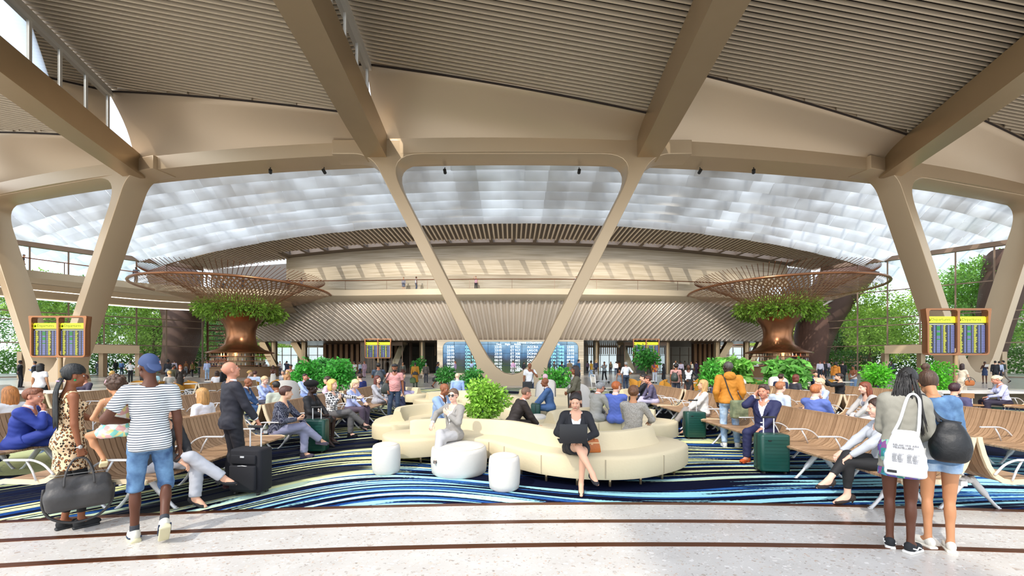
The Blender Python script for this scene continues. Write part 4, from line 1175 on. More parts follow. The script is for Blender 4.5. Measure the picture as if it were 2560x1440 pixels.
# soffit of the drum and the concourse behind
mb = MB(); mb.loft([[V((x, 50.9+x*x/420, 4.42)), V((x, 50.9+x*x/420, 4.62)), V((x, 82, 4.62)), V((x, 82, 4.42))] for x in [-35+70*i/30 for i in range(31)]]); struct(mb.build('ceiling_lobby', mat('lobby_soffit', hexc('#6a5a4a'), .35, .5, var=.05), angle=40))
WOODF = mat('wood_fin', hexc('#a57d58'), .55, var=.15, scale=3)
def fins(name, x0, x1, Y, z0, z1, st, w, d, m):
    mb = MB(); x = x0
    while x < x1: mb.box((x, Y, (z0+z1)/2), (w, d, z1-z0)); x += st
    return struct(mb.build(name, m))
Yb = 70
mb = MB(); mb.box((0, Yb+3, 2.3), (100, .3, 4.6)); struct(mb.build('wall_lobby', mat('lobby_wall', hexc('#8d7f70'), .6, var=.06)))
fins('wall_fins', -29, -16.5, 62, 0, 4.4, .85, .42, .3, WOODF); fins('wall_fins.001', 27.5, 31, 60, 0, 4.4, .7, .36, .3, WOODF)
fins('wall_fins.002', -11.5, -9.3, 60, 2.6, 4.4, .3, .1, .2, WOODF); fins('wall_fins.003', 9.2, 20, 60, 2.8, 4.4, .3, .1, .2, WOODF)
DARKW = mat('dark_wood_panel', hexc('#4e3524'), .6, var=.12)
mb = MB(); mb.box((-22.7, 62.6, 2.2), (13.5, .2, 4.4)); mb.box((29.2, 60.6, 2.2), (4, .2, 4.4)); mb.box((-15.4, 58.6, 2.2), (1.6, .4, 4.4)); struct(mb.build('wall_panel', DARKW))
mb = MB()
for x in (-29.6, -12.6, 11.8, 21.9, 29.2, 33.5, -34): mb.lathe([(.42, 0), (.42, 4.45)], (x, 55.5+abs(x)*.05, 0), 16)
struct(mb.build('pillar', BRONZE, angle=40))
mb = MB()
for sx in (-1, 1):
    for x0, x1 in ((31, 28.3), (35.5, 33.2), (15.3, 17.2)): mb.beam((sx*x0, 57, 4.5), (sx*x1, 57, 0), .85, .8, up=(0, 1, 0))
struct(mb.build('pillar_strut', BRONZE, angle=40))
GLOWG = mat('daylit_glazing_behind', hexc('#c9dce0'), .1, var=.25, scale=.6, emit=(.75, .88, .92), estr=.9)  # daylight outside is put in as panel glow; the panes are opaque
mb = MB()
for x0, x1 in ((-42, -36.5), (-35.5, -31), (-9.8, -9.3), (9.3, 11.2), (13, 20.5), (31.5, 36), (37, 42)): mb.box(((x0+x1)/2, 68, 2.1), (x1-x0, .1, 4.0))
lw = struct(mb.build('window_20', GLOWG))
mb = MB()
for x in [-42+1.5*i for i in range(57)]:
    if abs(x) > 9.3 and not (-30 < x < -16): mb.box((x, 67.9, 2.1), (.09, .12, 4.0))
mb.box((0, 67.9, 2.8), (84, .1, .09)); mb.build('mullion', MULL, lw)
# glass lobbies behind the two middle boards
for n, x0 in ((30, -20.4), (31, 15.2)):
    mb = MB(); x1 = x0+5.6
    for x in (x0, x0+1.4, x0+2.8, x0+4.2, x1): mb.box((x, 54, 2.2), (.1, .1, 4.4)); mb.box((x, 58, 2.2), (.1, .1, 4.4))
    mb.box(((x0+x1)/2, 54, 4.1), (5.7, .16, .5)); mb.box(((x0+x1)/2, 54, .06), (5.7, .12, .12))
    d = struct(mb.build('door_%d' % (n-29), MULL)); g = MB(); g.add([(x0, 54, 0), (x1, 54, 0), (x1, 54, 4), (x0, 54, 4)], [(0, 1, 2, 3)]); g.add([(x0, 54, 0), (x0, 58, 0), (x0, 58, 4), (x0, 54, 4)], [(0, 1, 2, 3)]); g.add([(x1, 54, 0), (x1, 58, 0), (x1, 58, 4), (x1, 54, 4)], [(0, 1, 2, 3)]); g.build('glass', glassm('lobby_glass', (.8, .86, .88), .3), d)

# ---- big media wall
scr = empty('media_wall', (0, 50.2, 0), 0, 'large wide LED departures wall with rounded corners in a pale stone frame', 'screen')
fo = [V((-9.4, 0)), V((9.0, 0)), V((9.0, 4.42)), V((-9.4, 4.42))]
hole = fillet([(-8.7, .25, .9), (8.35, .25, .9), (8.35, 4.2, .9), (-8.7, 4.2, .9)], 6)
me = flat_shape(fo, [hole], .7, lambda X: X*0); me.materials.append(TRAV); sharp_by_angle(me, 35); link('frame', me, scr)
def screen_mat():
    m, nt, b = _nt('led_landscape'); N, L = nt.nodes, nt.links
    tc = N.new('ShaderNodeTexCoord'); sp = N.new('ShaderNodeSeparateXYZ'); L.new(tc.outputs['Object'], sp.inputs[0])
    n1 = N.new('ShaderNodeTexNoise'); n1.inputs['Scale'].default_value = .22; n1.inputs['Detail'].default_value = 5; L.new(tc.outputs['Object'], n1.inputs['Vector'])
    n2 = N.new('ShaderNodeTexNoise'); n2.inputs['Scale'].default_value = 1.6; n2.inputs['Detail'].default_value = 8; L.new(tc.outputs['Object'], n2.inputs['Vector'])
    hz = mathn(N, L, 'ADD', mathn(N, L, 'MULTIPLY', sp.outputs[2], .2), mathn(N, L, 'MULTIPLY', mathn(N, L, 'SUBTRACT', n1.outputs['Fac'], .5), 1.1))
    r = ramp_node(N, [(0, hexc('#3f5a1c')), (.2, hexc('#27451f')), (.36, hexc('#12303a')), (.42, hexc('#1c4a6e')), (.6, hexc('#4f8fc0')), (.85, hexc('#9fc9e2'))]); L.new(hz, r.inputs[0])
    mx = N.new('ShaderNodeMix'); mx.data_type = 'RGBA'; mx.blend_type = 'MULTIPLY'; mx.inputs[0].default_value = .6; L.new(r.outputs[0], mx.inputs[6])
    r2 = ramp_node(N, [(.3, (.45, .45, .45)), (.7, (1, 1, 1))]); L.new(n2.outputs['Fac'], r2.inputs[0]); L.new(r2.outputs[0], mx.inputs[7])
    b.inputs['Base Color'].default_value = (.02, .02, .03, 1); L.new(mx.outputs[2], b.inputs['Emission Color']); b.inputs['Emission Strength'].default_value = 1.1; b.inputs['Roughness'].default_value = .15
    return m
me = flat_shape([V(p) for p in fillet([(-8.75, .2, .9), (8.4, .2, .9), (8.4, 4.25, .9), (-8.75, 4.25, .9)], 6)], [], .1, lambda X: X*0+.25); me.materials.append(screen_mat()); link('display', me, scr)
mb = MB()
for i in range(13): mb.box((-8.7+1.42*i, .23, 2.2), (.05, .03, 4.0))
for z in (1.2, 2.75, 3.9): mb.box((-.2, .23, z), (17, .03, .05))
mb.build('panel_joints', mat('joint_dark', (.02, .05, .1), .5, var=0), scr)
EMW = mat('text_white', (.8, .9, 1), .5, var=0, emit=(.8, .92, 1), estr=1.6); EMC = mat('text_cyan', (.3, .9, .95), .5, var=0, emit=(.25, .85, .95), estr=1.6)
def text_mesh(s, size, align='LEFT', ext=.004, sx=1.0):
    c = bpy.data.curves.new('t', 'FONT'); c.body = s; c.size = size; c.extrude = ext; c.align_x = align; c.resolution_u = 2
    o = bpy.data.objects.new('t', c); COL.objects.link(o); me = bpy.data.meshes.new_from_object(o.evaluated_get(bpy.context.evaluated_depsgraph_get()))
    bpy.data.objects.remove(o); bpy.data.curves.remove(c)
    me.transform(Matrix.Scale(sx, 4, (1, 0, 0)))
    me.transform(Matrix.Rotation(R(90), 4, 'X')); return me
def text(s, size, loc, m, parent, align='LEFT', name='lettering', rotz=0, sx=1.0, ext=.004):
    me = text_mesh(s, size, align, ext, sx); me.materials.append(m); return link(name, me, parent, loc, rotz)
rows_ = ['23:05', '23:05', '23:10', '00:00', '00:10', '00:20', '00:45', '01:10']
for cx in (-8.2, -2.2, 6.9):
    text('\n'.join(rows_), .42, (cx, .2, 3.4), EMW, scr)
for cx in (-5.9, 4.9): text('\n'.join(['ON TIME']*8), .42, (cx, .2, 3.4), EMC, scr)
for cx, s_ in ((-.2, ['ET 921', 'ET 917', 'ET 308', 'ET 704', 'ET 602', 'ET 815', 'ET 332', 'ET 500']), (1.9, ['ACCRA', 'LAGOS', 'DOHA', 'PARIS', 'CAIRO', 'ROME', 'OSLO', 'DAKAR'])): text('\n'.join(s_), .42, (cx, .2, 3.4), EMW, scr)
text('Time     Flight     Airline', .32, (-2.0, .2, 3.78), EMW, scr); text('Remarks', .32, (4.9, .2, 3.78), EMW, scr); text('Gate', .32, (4.0, .2, 3.78), EMW, scr)
text('Ethiopian  Airports  Group', .5, (0.6, .18, .62), EMW, scr); text('Terminal 3 Departures', .34, (.6, .2, 4.0), EMW, scr)

# ---- side facades
def facade(sx, n):
    pts = [(41, 53), (43.2, 50), (52.5, 40), (60, 30), (66, 20)]
    root = struct(empty('window_%d' % n, (0, 0, 0)))
    mb = MB(); g = MB()
    for (x0, y0), (x1, y1) in zip(pts[:-1], pts[1:]):
        L_ = math.hypot(x1-x0, y1-y0); k = max(1, round(L_/2.75))
        for i in range(k):
            t = i/k; mb.box((sx*(x0+(x1-x0)*t), y0+(y1-y0)*t, 7), (.14, .26, 14), rz=math.atan2(y1-y0, sx*(x1-x0)))
        for z in (3.65, 6.05, 6.95, 10.2, 14.0, .1): mb.beam((sx*x0, y0, z), (sx*x1, y1, z), .16 if z < 13 else .5, .11 if z < 13 else .5)
        g.add([(sx*x0, y0, 0), (sx*x1, y1, 0), (sx*x1, y1, 14), (sx*x0, y0, 14)], [(0, 1, 2, 3)])
    mb.build('mullions', MULL, root); g.build('pane', GLASS, root)
    return root
facade(-1, 10); facade(1, 11)
for sx, n in ((-1, 3), (1, 4)):
    mb = MB(); a = V((sx*50.2, 41.0, 0)); b = V((sx*44.2, 47.4, 0)); z_ = V((0, 0, 1))
    mb.beam(a+z_*3.1, b+z_*3.1, 1.3, .95)
    for p in (a, a.lerp(b, .66), b): mb.beam(p, p+z_*2.7, .5, .5, up=(1, 0, 0))
    struct(mb.build('door_%d' % n, BRONZE2, angle=40))
# ---- departures boards
YEL = mat('yellow_sign', (.75, .85, .02), .5, var=0, emit=(.72, .82, .02), estr=.75); BLK = mat('screen_black', (.006, .007, .012), .2, var=0)
LB = mat('list_blue', (.1, .12, .3), .5, var=0, emit=(.22, .26, .5), estr=.8); LY = mat('list_yellow', (.5, .5, .02), .5, var=0, emit=(.5, .5, .04), estr=.7); LG_ = mat('list_green', (.01, .25, .04), .5, var=0, emit=(.01, .35, .06), estr=.7)
SIGNK = mat('sign_black', (.01, .01, .01), .5, var=0)
def board(x, y, zb, h, ph, label, rz=0):
    root = empty('departures_board', (x, y, 0), rz, label, 'sign', 'twin departures boards on poles'); w = h*.78
    sc = h/2.1
    mb = MB(); mb.lathe([(.22, 0), (.22, .03), (.11, .06), (.11, zb+.3)], n=14); mb.build('pole', mat('bronze_pole', hexc('#a58a68'), .3, .8, var=0), root, angle=40)
    tot = w*2+.08; zt = zb+h*1.17
    o = fillet([(-tot/2-.05, zb-.07, .22*sc), (0, zb-.07, .0), (tot/2+.05, zb-.07, .22*sc), (tot/2+.06, zb+h*.8, 0), (tot/2+.16*sc, zt+.08, .06), (-tot/2-.16*sc, zt+.08, .06), (-tot/2-.06, zb+h*.8, 0)], 5)
    hs = []
    for s_ in (-1, 1):
        cx = s_*(w/2+.04); hs.append(fillet([(cx-w/2+.02, zb, .16*sc), (cx+w/2-.02, zb, .16*sc), (cx+w/2-.02, zt, .14*sc), (cx-w/2+.02, zt, .14*sc)], 5))
    me = flat_shape(o, hs, .30, lambda X: X*0-.15, .012); me.materials.append(COPPER); sharp_by_angle(me, 35); link('frame', me, root)
    q = random.Random(int(x*10))
    for s_ in (-1, 1):
        cx = s_*(w/2+.04); W2 = w-.05
        d = link('display', flat_shape(fillet([(cx-W2/2, zb+.01, .15*sc), (cx+W2/2, zb+.01, .15*sc), (cx+W2/2, zb+h, .1*sc), (cx-W2/2, zb+h, .1*sc)], 5), [], .06, lambda X: X*0-.03), root); d.data.materials.append(BLK)
        hd = link('header', flat_shape(fillet([(cx-W2/2, zb+h*.83, 0), (cx+W2/2, zb+h*.83, 0), (cx+W2/2, zb+h, .1*sc), (cx-W2/2, zb+h, .1*sc)], 5), [], .02, lambda X: X*0-.045), d); hd.data.materials.append(YEL)
        text('Departures', .235*sc, (cx-W2*.36, -.05, zb+h*.885), SIGNK, d, ext=.002)
        mb = MB(); mb.lathe([(.001, 0), (.075*sc, 0), (.075*sc, .01)], n=16); mb.v = [(a+cx-W2*.43, -.056+c*0-.0, b+zb+h*.91) for a, b, c in mb.v]; mb.build('aircraft_roundel', SIGNK, d)
        mb = MB(); c0 = V((cx-W2*.43, -.062, zb+h*.91)); mb.beam(c0+V((-.045*sc, 0, -.01)), c0+V((.045*sc, 0, .015)), .006, .014*sc, up=(0, 0, 1)); mb.beam(c0+V((-.01, 0, 0)), c0+V((-.03*sc, 0, .035*sc)), .006, .012*sc); mb.build('aircraft_symbol', YEL, d)
        mb = MB(); nr = 26; z0 = zb+h*.03; dz = (h*.74)/nr
        for r_ in range(nr):
            z = z0+dz*(r_+.5)
            for half in (0, 1):
                bx0 = cx-W2/2+.03*sc+half*W2*.5; ww = W2*.46
                row = [(0, .09, 0), (.14, q.uniform(.12, .24), 1), (.48, .13, 0), (.72, .26, 2 if (half == 0 and (nr-r_) in (2, 3, 4, 5, 8, 9, 10, 14)) else 0)]
                for a, l, c in row:
                    mb.cur = c; mb.box((bx0+ww*(a+l/2), -.034, z), (ww*l, .006, dz*.5))
        mb.cur = 3; mb.box((cx, -.034, zb+h*.79), (W2*.9, .006, h*.018))
        mb.build('flight_list', [LB, LY, LG_, mat('list_head', (.5, .52, .3), .5, var=0, emit=(.5, .52, .3), estr=.7)], d)
    return root
board(-27.1, 24, 2.0, 1.98, 0, 'tall twin departures board on a bronze pole at the left V column')
board(24.4, 22, 2.1, 2.05, 0, 'large twin departures board on a bronze pole at the right V column')
board(-16.9, 50.5, 2.2, 1.95, 0, 'small far twin departures board left of the media wall')
board(16.9, 50.5, 2.2, 1.95, 0, 'small far twin departures board right of the media wall')
# ---- funnel towers with bars
LEAFS = {}
def leafm(c):
    n = 'leaf_'+c.strip('#')
    if (n,) in MATS: return MATS[(n,)]
    m, nt, b = _nt(n); N, L = nt.nodes, nt.links
    b.inputs['Base Color'].default_value = (*hexc(c), 1); b.inputs['Roughness'].default_value = .55
    gm = N.new('ShaderNodeObjectInfo') if False else N.new('ShaderNodeNewGeometry'); h = hexc(c)
    r = ramp_node(N, [(0, tuple(x*.8 for x in h)), (.5, tuple(min(1, x*1.5) for x in h)), (1, tuple(min(1, x*2.7) for x in h))]); L.new(gm.outputs['Random Per Island'], r.inputs[0]); L.new(r.outputs[0], b.inputs['Base Color'])
    t = N.new('ShaderNodeBsdfTranslucent'); L.new(r.outputs[0], t.inputs[0]); mx = N.new('ShaderNodeMixShader'); mx.inputs[0].default_value = .4
    L.new(b.outputs[0], mx.inputs[1]); L.new(t.outputs[0], mx.inputs[2]); L.new(mx.outputs[0], N['Material Output'].inputs[0])
    MATS[(n,)] = m; return m
def leaves(n, shell, size, seed=0, long=1.6, droop=.3):
    """shell(rng) -> (point, outward direction)"""
    rg = np.random.RandomState(seed); P = []; D = []
    rr = random.Random(seed)
    for _ in range(n):
        p, d = shell(rr); P.append(p); D.append(d)
    P = np.array(P, np.float32); D = np.array(D, np.float32)+rg.normal(0, .45, (n, 3)); D[:, 2] -= droop
    D /= np.linalg.norm(D, axis=1)[:, None]+1e-6
    U = np.cross(D, rg.normal(0, 1, (n, 3))); U /= np.linalg.norm(U, axis=1)[:, None]+1e-6
    s = size*rg.uniform(.6, 1.3, (n, 1))
    a = P; b = P+D*s*long*.5+U*s*.42; c = P+D*s*long; d = P+D*s*long*.5-U*s*.42
    v = np.stack([a, b, c, d], 1).reshape(-1, 3); f = np.arange(n*4).reshape(n, 4)
    return v, f
def blob_shell(blobs, inner=.55):
    ws = [b[3]**2 for b in blobs]
    def fn(r):
        x, y, z, rad, sz = r.choices(blobs, ws)[0]
        t = r.uniform(0, 6.283); u = r.uniform(-1, 1); q = math.sqrt(1-u*u); k = r.uniform(inner, 1)
        d = V((q*math.cos(t), q*math.sin(t), u))
        return (x+d.x*rad*k, y+d.y*rad*k, z+d.z*rad*sz*k), tuple(d)
    return fn
def mesh_panel_mat():
    m, nt, b = _nt('woven_copper'); N, L = nt.nodes, nt.links
    tc = N.new('ShaderNodeTexCoord'); sp = N.new('ShaderNodeSeparateXYZ'); L.new(tc.outputs['Object'], sp.inputs[0])
    an = mathn(N, L, 'ARCTAN2', sp.outputs[1], sp.outputs[0]); rr = N.new('ShaderNodeVectorMath'); rr.operation = 'LENGTH'; L.new(tc.outputs['Object'], rr.inputs[0])
    a1 = mathn(N, L, 'GREATER_THAN', mathn(N, L, 'SINE', mathn(N, L, 'ADD', mathn(N, L, 'MULTIPLY', an, 120), mathn(N, L, 'MULTIPLY', rr.outputs['Value'], 7))), .35)
    a2 = mathn(N, L, 'GREATER_THAN', mathn(N, L, 'SINE', mathn(N, L, 'SUBTRACT', mathn(N, L, 'MULTIPLY', an, 120), mathn(N, L, 'MULTIPLY', rr.outputs['Value'], 7))), .35)
    L.new(mathn(N, L, 'MAXIMUM', a1, a2), b.inputs['Alpha'])
    b.inputs['Base Color'].default_value = (*hexc('#b08a68'), 1); b.inputs['Metallic'].default_value = .4; b.inputs['Roughness'].default_value = .4
    return m
WOVEN = mesh_panel_mat()
def tower(cx, cy, label, lab2, lab3):
    t = empty('funnel_column', (cx, cy, 0), 0, label, 'column')
    mb = MB(); mb.lathe([(3.3, 2.62), (3.25, 2.72), (2.3, 3.05), (1.6, 3.6), (1.42, 4.5), (1.45, 5.2), (1.7, 5.9), (2.3, 6.6), (3.2, 7.0), (3.3, 7.1), (2.9, 7.1)], n=40, caps=False); mb.build('stem', COPPER, t, angle=50)
    mb = MB(); mb.lathe([(1.35, 0), (1.35, 3.4)], n=20); mb.build('core', BRONZE, t, angle=40)
    mb = MB(); mb.lathe([(2.2, 7.1), (4.6, 8.2), (7.6, 9.15), (9.2, 9.6)], n=56, caps=False); mb.build('dish', WOVEN, t, smooth=True)
    mb = MB(); mb.tube([(9.25*math.cos(a), 9.25*math.sin(a), 9.66) for a in [2*math.pi*i/64 for i in range(64)]], .13, 8, closed=True); mb.build('rim', COPPER, t, smooth=True)
    mb = MB(); n = 110
    for i in range(n):
        a = 2*math.pi*i/n; a2 = a+.22
        mb.tube([(2.0*math.cos(a), 2.0*math.sin(a), 7.4), (5.0*math.cos((a+a2)/2), 5.0*math.sin((a+a2)/2), 9.6), (8.6*math.cos(a2), 8.6*math.sin(a2), 11.2)], .028, 4)
    mb.build('rod_screen', mat('bronze_rod', hexc('#7a4c30'), .4, .6, var=0), t)
    mb = MB(); mb.lathe([(3.7, 0), (3.7, 1.05), (3.9, 1.08), (3.9, 1.14), (3.0, 1.14), (3.0, 1.0), (3.1, 0)], n=40, caps=False)
    br = mb.build('bar_counter', [mat('bar_wood', hexc('#8c6b4a'), .5, var=.12)], None, loc=(cx, cy, 0), angle=40); tag(br, lab2, 'bar')
    mb = MB(); mb.lathe([(2.6, 0), (2.6, .9), (2.0, .9)], n=32, caps=False)
    for z in (1.25, 1.75, 2.25): mb.lathe([(1.5, z), (2.9, z), (2.9, z+.04), (1.5, z+.04)], n=32, caps=False)
    mb.build('back_shelf', mat('shelf_lit', hexc('#b0673c'), .5, var=.1), br)
    q = random.Random(int(cx)); bm_ = MB(); bm_.lathe([(.04, 0), (.045, .02), (.045, .19), (.018, .25), (.018, .32), (.001, .32)], n=8, caps=False)
    bmesh_ = {c: mesh_np('bottle', bm_.v, bm_.f, None, [mat('bottle_'+c.strip('#'), hexc(c), .15, var=0)]) for c in ('#3c2a1a', '#1f3326', '#c9b48a', '#d7dde0', '#5a2a18')}
    side = 'left' if cx < 0 else 'right'
    for z, lv in ((1.29, 'bottom'), (1.79, 'middle'), (2.29, 'top')):
        for i in range(22):
            a = R(-172+164*i/21+q.uniform(-2, 2)); rr = 2.72+q.uniform(-.08, .08)
            tag(link('bottle', bmesh_[q.choice(list(bmesh_))], None, (cx+rr*math.cos(a), cy+rr*math.sin(a), z)), 'small bottle on the %s shelf of the %s bar' % (lv, side), 'bottle', 'bottles on the %s shelf of the %s bar' % (lv, side))
    lp = bpy.data.lights.new('bar_lamp', 'POINT'); lp.energy = 140; lp.color = (1, .62, .35); lp.shadow_soft_size = .3
    lo = bpy.data.objects.new('bar_lamp', lp); COL.objects.link(lo); lo.location = (cx, cy-2.9, 2.5)
    g = empty('trailing_shrub', (cx, cy, 7.0), 0, lab3, 'plant')
    blobs = [(3.3*math.cos(a), 3.3*math.sin(a), .3+q.uniform(-.3, .5), 1.25, .8) for a in [i*.52 for i in range(12)]]+[(1.6*math.cos(a), 1.6*math.sin(a), 1.0, 1.3, .8) for a in [i*1.05 for i in range(6)]]
    v, f = leaves(9000, blob_shell(blobs, .3), .19, int(abs(cx)), 1.9, .5); link('foliage', mesh_np('foliage', v, f, None, [leafm('#6f8f35')], False), g)
    mb = MB()
    for i in range(12): a = i*.52; mb.tube([(1.9*math.cos(a), 1.9*math.sin(a), -.1), (3*math.cos(a), 3*math.sin(a), .4)], .05, 5)
    mb.build('stem', mat('plant_stem', hexc('#5a4a30'), .8), g)
    return t
tower(-30.5, 45, 'copper funnel column with a woven dish on the left side of the hall', 'round wooden bar counter under the left copper funnel', 'trailing green shrub in the collar of the left funnel column')
tower(29.9, 45, 'copper funnel column with a woven dish on the right side of the hall', 'round wooden bar counter under the right copper funnel', 'trailing green shrub in the collar of the right funnel column')
# ---- outside
mb = MB(); mb.box((0, 120, -.35), (500, 260, .3)); struct(mb.build('ground', mat('paving_outside', hexc('#b9b4a8'), .8, var=.1)))
TRUNK = mat('bark', hexc('#6b5844'), .9, bump=.6, bscale=8)
def tree(x, y, h, w, c, label, seed, n=13000):
    t = empty('tree', (x, y, -.2), 0, label, 'tree', 'trees outside the glass walls'); r = random.Random(seed)
    mb = MB(); mb.tube([(0, 0, 0), (.1, 0, h*.25), (-.1, .1, h*.6)], [.28, .2, .1], 8)
    for i in range(5): a = r.uniform(0, 6.3); mb.tube([(0, 0, h*(.25+.07*i)), (w*.35*math.cos(a), w*.35*math.sin(a), h*(.5+.07*i))], [.1, .04], 5)
    mb.build('trunk', TRUNK, t)
    bl_ = [(r.uniform(-.5, .5)*w, r.uniform(-.5, .5)*w, h*r.uniform(.3, .9), w*r.uniform(.2, .34), .8) for _ in range(22)]
    v, f = leaves(n, blob_shell(bl_, .35), .21, seed, 1.5, .1); link('foliage', mesh_np('foliage', v, f, None, [leafm(c)], False), t)
TR = [(-57, 52, 13, 8, '#7d9a45', 'pale green tree'), (-64, 62, 15, 9, '#4f6f35', 'mid green tall tree'), (-52, 58, 12, 7, '#8ca452', 'yellow green tree'), (-54, 66, 11, 7, '#5f8038', 'bushy green tree'), (-59, 72, 14, 9, '#3f5f2d', 'dark green tree'), (-70, 50, 15, 9, '#557a38', 'wide green tree'), (-41, 68, 10, 6, '#8fae4e', 'lime green small tree'), (-76, 66, 17, 10, '#466a33', 'tall dark tree'),
      (50, 56, 12, 8, '#8fae4a', 'bright green tree'), (56, 62, 11, 8, '#7d8f45', 'olive green tree'), (60, 52, 16, 9, '#6f9540', 'tall light green tree'), (55, 68, 11, 7, '#44632f', 'dark round tree'), (68, 58, 13, 9, '#55783a', 'broad green tree'), (64, 46, 15, 8, '#86a84a', 'lime tall tree'), (75, 48, 13, 9, '#4a6b33', 'deep green tree'), (50, 76, 12, 7, '#9ab256', 'pale lime small tree')]
for i, (x, y, h, w, c, l) in enumerate(TR): tree(x, y, h, w, c, '%s outside the %s glass wall' % (l, 'left' if x < 0 else 'right'), i+20)
for sx in (-1, 1):
    v, f = leaves(9000, lambda r: ((sx*(44+34*r.random()), 57.5+r.uniform(-1, 1)-.0, r.uniform(0, 3.2)), (0, -1, .3)), .24, 77+sx, 1.4, .1)
    h = link('hedge', mesh_np('hedge', v, f, None, [leafm('#4c7030')], False)); tag(h, 'long dense green hedge outside the %s glass wall' % ('left' if sx < 0 else 'right'), 'hedge')
LOUV = mat('terracotta_louvre', hexc('#8a5f4b'), .6, var=.1); PALE = mat('pale_building', hexc('#b8ad9f'), .8, var=.06)
def louvre_building(x, y, w, h, d, label):
    b = empty('building', (x, y, 0), 0, label, 'building'); mb = MB(); mb.box((0, d/2, h/2), (w, d, h)); mb.build('wall', PALE, b)
    mb = MB(); z = 1.0
    while z < h+1.5: mb.box((0, -1.1, z), (w+1, .7, .16)); z += .62
    mb.build('louvres', LOUV, b)
    mb = MB(); k = int(w/3)
    for i in range(k): mb.box((-w/2+(i+.5)*w/k, -.3, h*.45), (1.3, .5, h*.5))
    mb.build('window', mat('building_glass', hexc('#5c6e78'), .1, var=.1), b)
    mb = MB()
    for i in range(k+1): mb.box((-w/2+i*w/k, -1.1, h/2+.5), (.2, .4, h+1))
    mb.build('fin', LOUV, b)
louvre_building(-66, 84, 26, 11, 12, 'terracotta louvred building behind the trees at left'); louvre_building(-40, 92, 18, 9, 10, 'low louvred building behind the left trees near the drum')
louvre_building(62, 86, 30, 12, 12, 'pale louvred building behind the trees at right'); louvre_building(92, 62, 20, 13, 12, 'tall louvred building at the far right edge')
# leaning brown tree-like legs of the roof
def leg_(path, r, label):
    mb = MB(); p = spl(path, 8); n = len(p); mb.tube(p, [r[0]+(r[1]-r[0])*(i/(n-1))**1.4 for i in range(n)], 14, sx=1.0)
    o = mb.build('roof_leg', mat('rust_brown_cladding', hexc('#5c4033'), .7, var=.25, scale=1.2, bump=.3, bscale=4), smooth=True); tag(o, label, 'column')
    l = MB()
    for i in range(3, n, 2): l.box(p[i]+V((0, -r[0]*.9, 0)), (1.6, .25, .12))
    l.build('louvre_slat', LOUV, o)
leg_([(-46.5, 55, 0), (-45.5, 55, 4), (-46, 56, 8.5), (-49, 58, 14)], (1.7, 3.0), 'thick rust brown leaning roof leg behind the left glass')
leg_([(40.5, 54.5, 0), (40.8, 54.5, 4), (43, 55, 9), (47.5, 56, 15)], (1.9, 3.2), 'thick rust brown leaning roof leg behind the right glass')
leg_([(54.5, 46, -.2), (55.5, 46, 6), (57.5, 46, 14)], (1.2, 2.2), 'slim dark brown roof leg outside the far right glass')
mb = MB()
pass
for (p, q_, w_) in (((44.5, 58.5), (39.6, 61), 'beside the thick roof leg at right'), ((-44.5, 58.5), (-39.6, 61), 'beside the thick roof leg at left'), ((57, 41), (66, 33), 'outside the far right glass'), ((-57, 43), (-70, 35), 'outside the far left glass')):
    mb = MB()
    for z in [1+.75*i for i in range(16)]: mb.beam((*p, z), (*q_, z), .5, .14)
    mb.beam((*p, 0), (*p, 12.6), .2, .2, up=(1, 0, 0)); mb.beam((*q_, 0), (*q_, 12.6), .2, .2, up=(1, 0, 0))
    tag(mb.build('louvre_screen', LOUV), 'horizontal terracotta louvre screen '+w_, 'screen')
# ================================================================ seating, tables, plants, luggage
def wood(name, c1, c2):
    m, nt, b = _nt(name); N, L = nt.nodes, nt.links
    tc = N.new('ShaderNodeTexCoord'); mp = N.new('ShaderNodeMapping'); mp.inputs['Scale'].default_value = (14, 1.2, 1.2); L.new(tc.outputs['Object'], mp.inputs[0])
    nz = N.new('ShaderNodeTexNoise'); nz.inputs['Scale'].default_value = 3; nz.inputs['Detail'].default_value = 8; L.new(mp.outputs[0], nz.inputs['Vector'])
    g = N.new('ShaderNodeNewGeometry'); rn = mathn(N, L, 'MULTIPLY', g.outputs['Random Per Island'], .35)
    r = ramp_node(N, [(.2, hexc(c1)), (.85, hexc(c2))]); L.new(mathn(N, L, 'ADD', mathn(N, L, 'MULTIPLY', nz.outputs['Fac'], .8), rn), r.inputs[0]); L.new(r.outputs[0], b.inputs['Base Color']); b.inputs['Roughness'].default_value = .45
    return m
OAK = wood('oak_slats', '#7f6145', '#b39170'); OAKE = mat('pale_oak_edge', hexc('#dcc7a4'), .5, var=.05)
WHM = mat('white_powdercoat', hexc('#d9dadb'), .35, .2, var=0)
SW = .62
PROF = [(.03, .88), (.035, .84), (.075, .70), (.125, .58), (.185, .49), (.27, .435), (.36, .42), (.52, .425), (.70, .43), (.755, .415)]
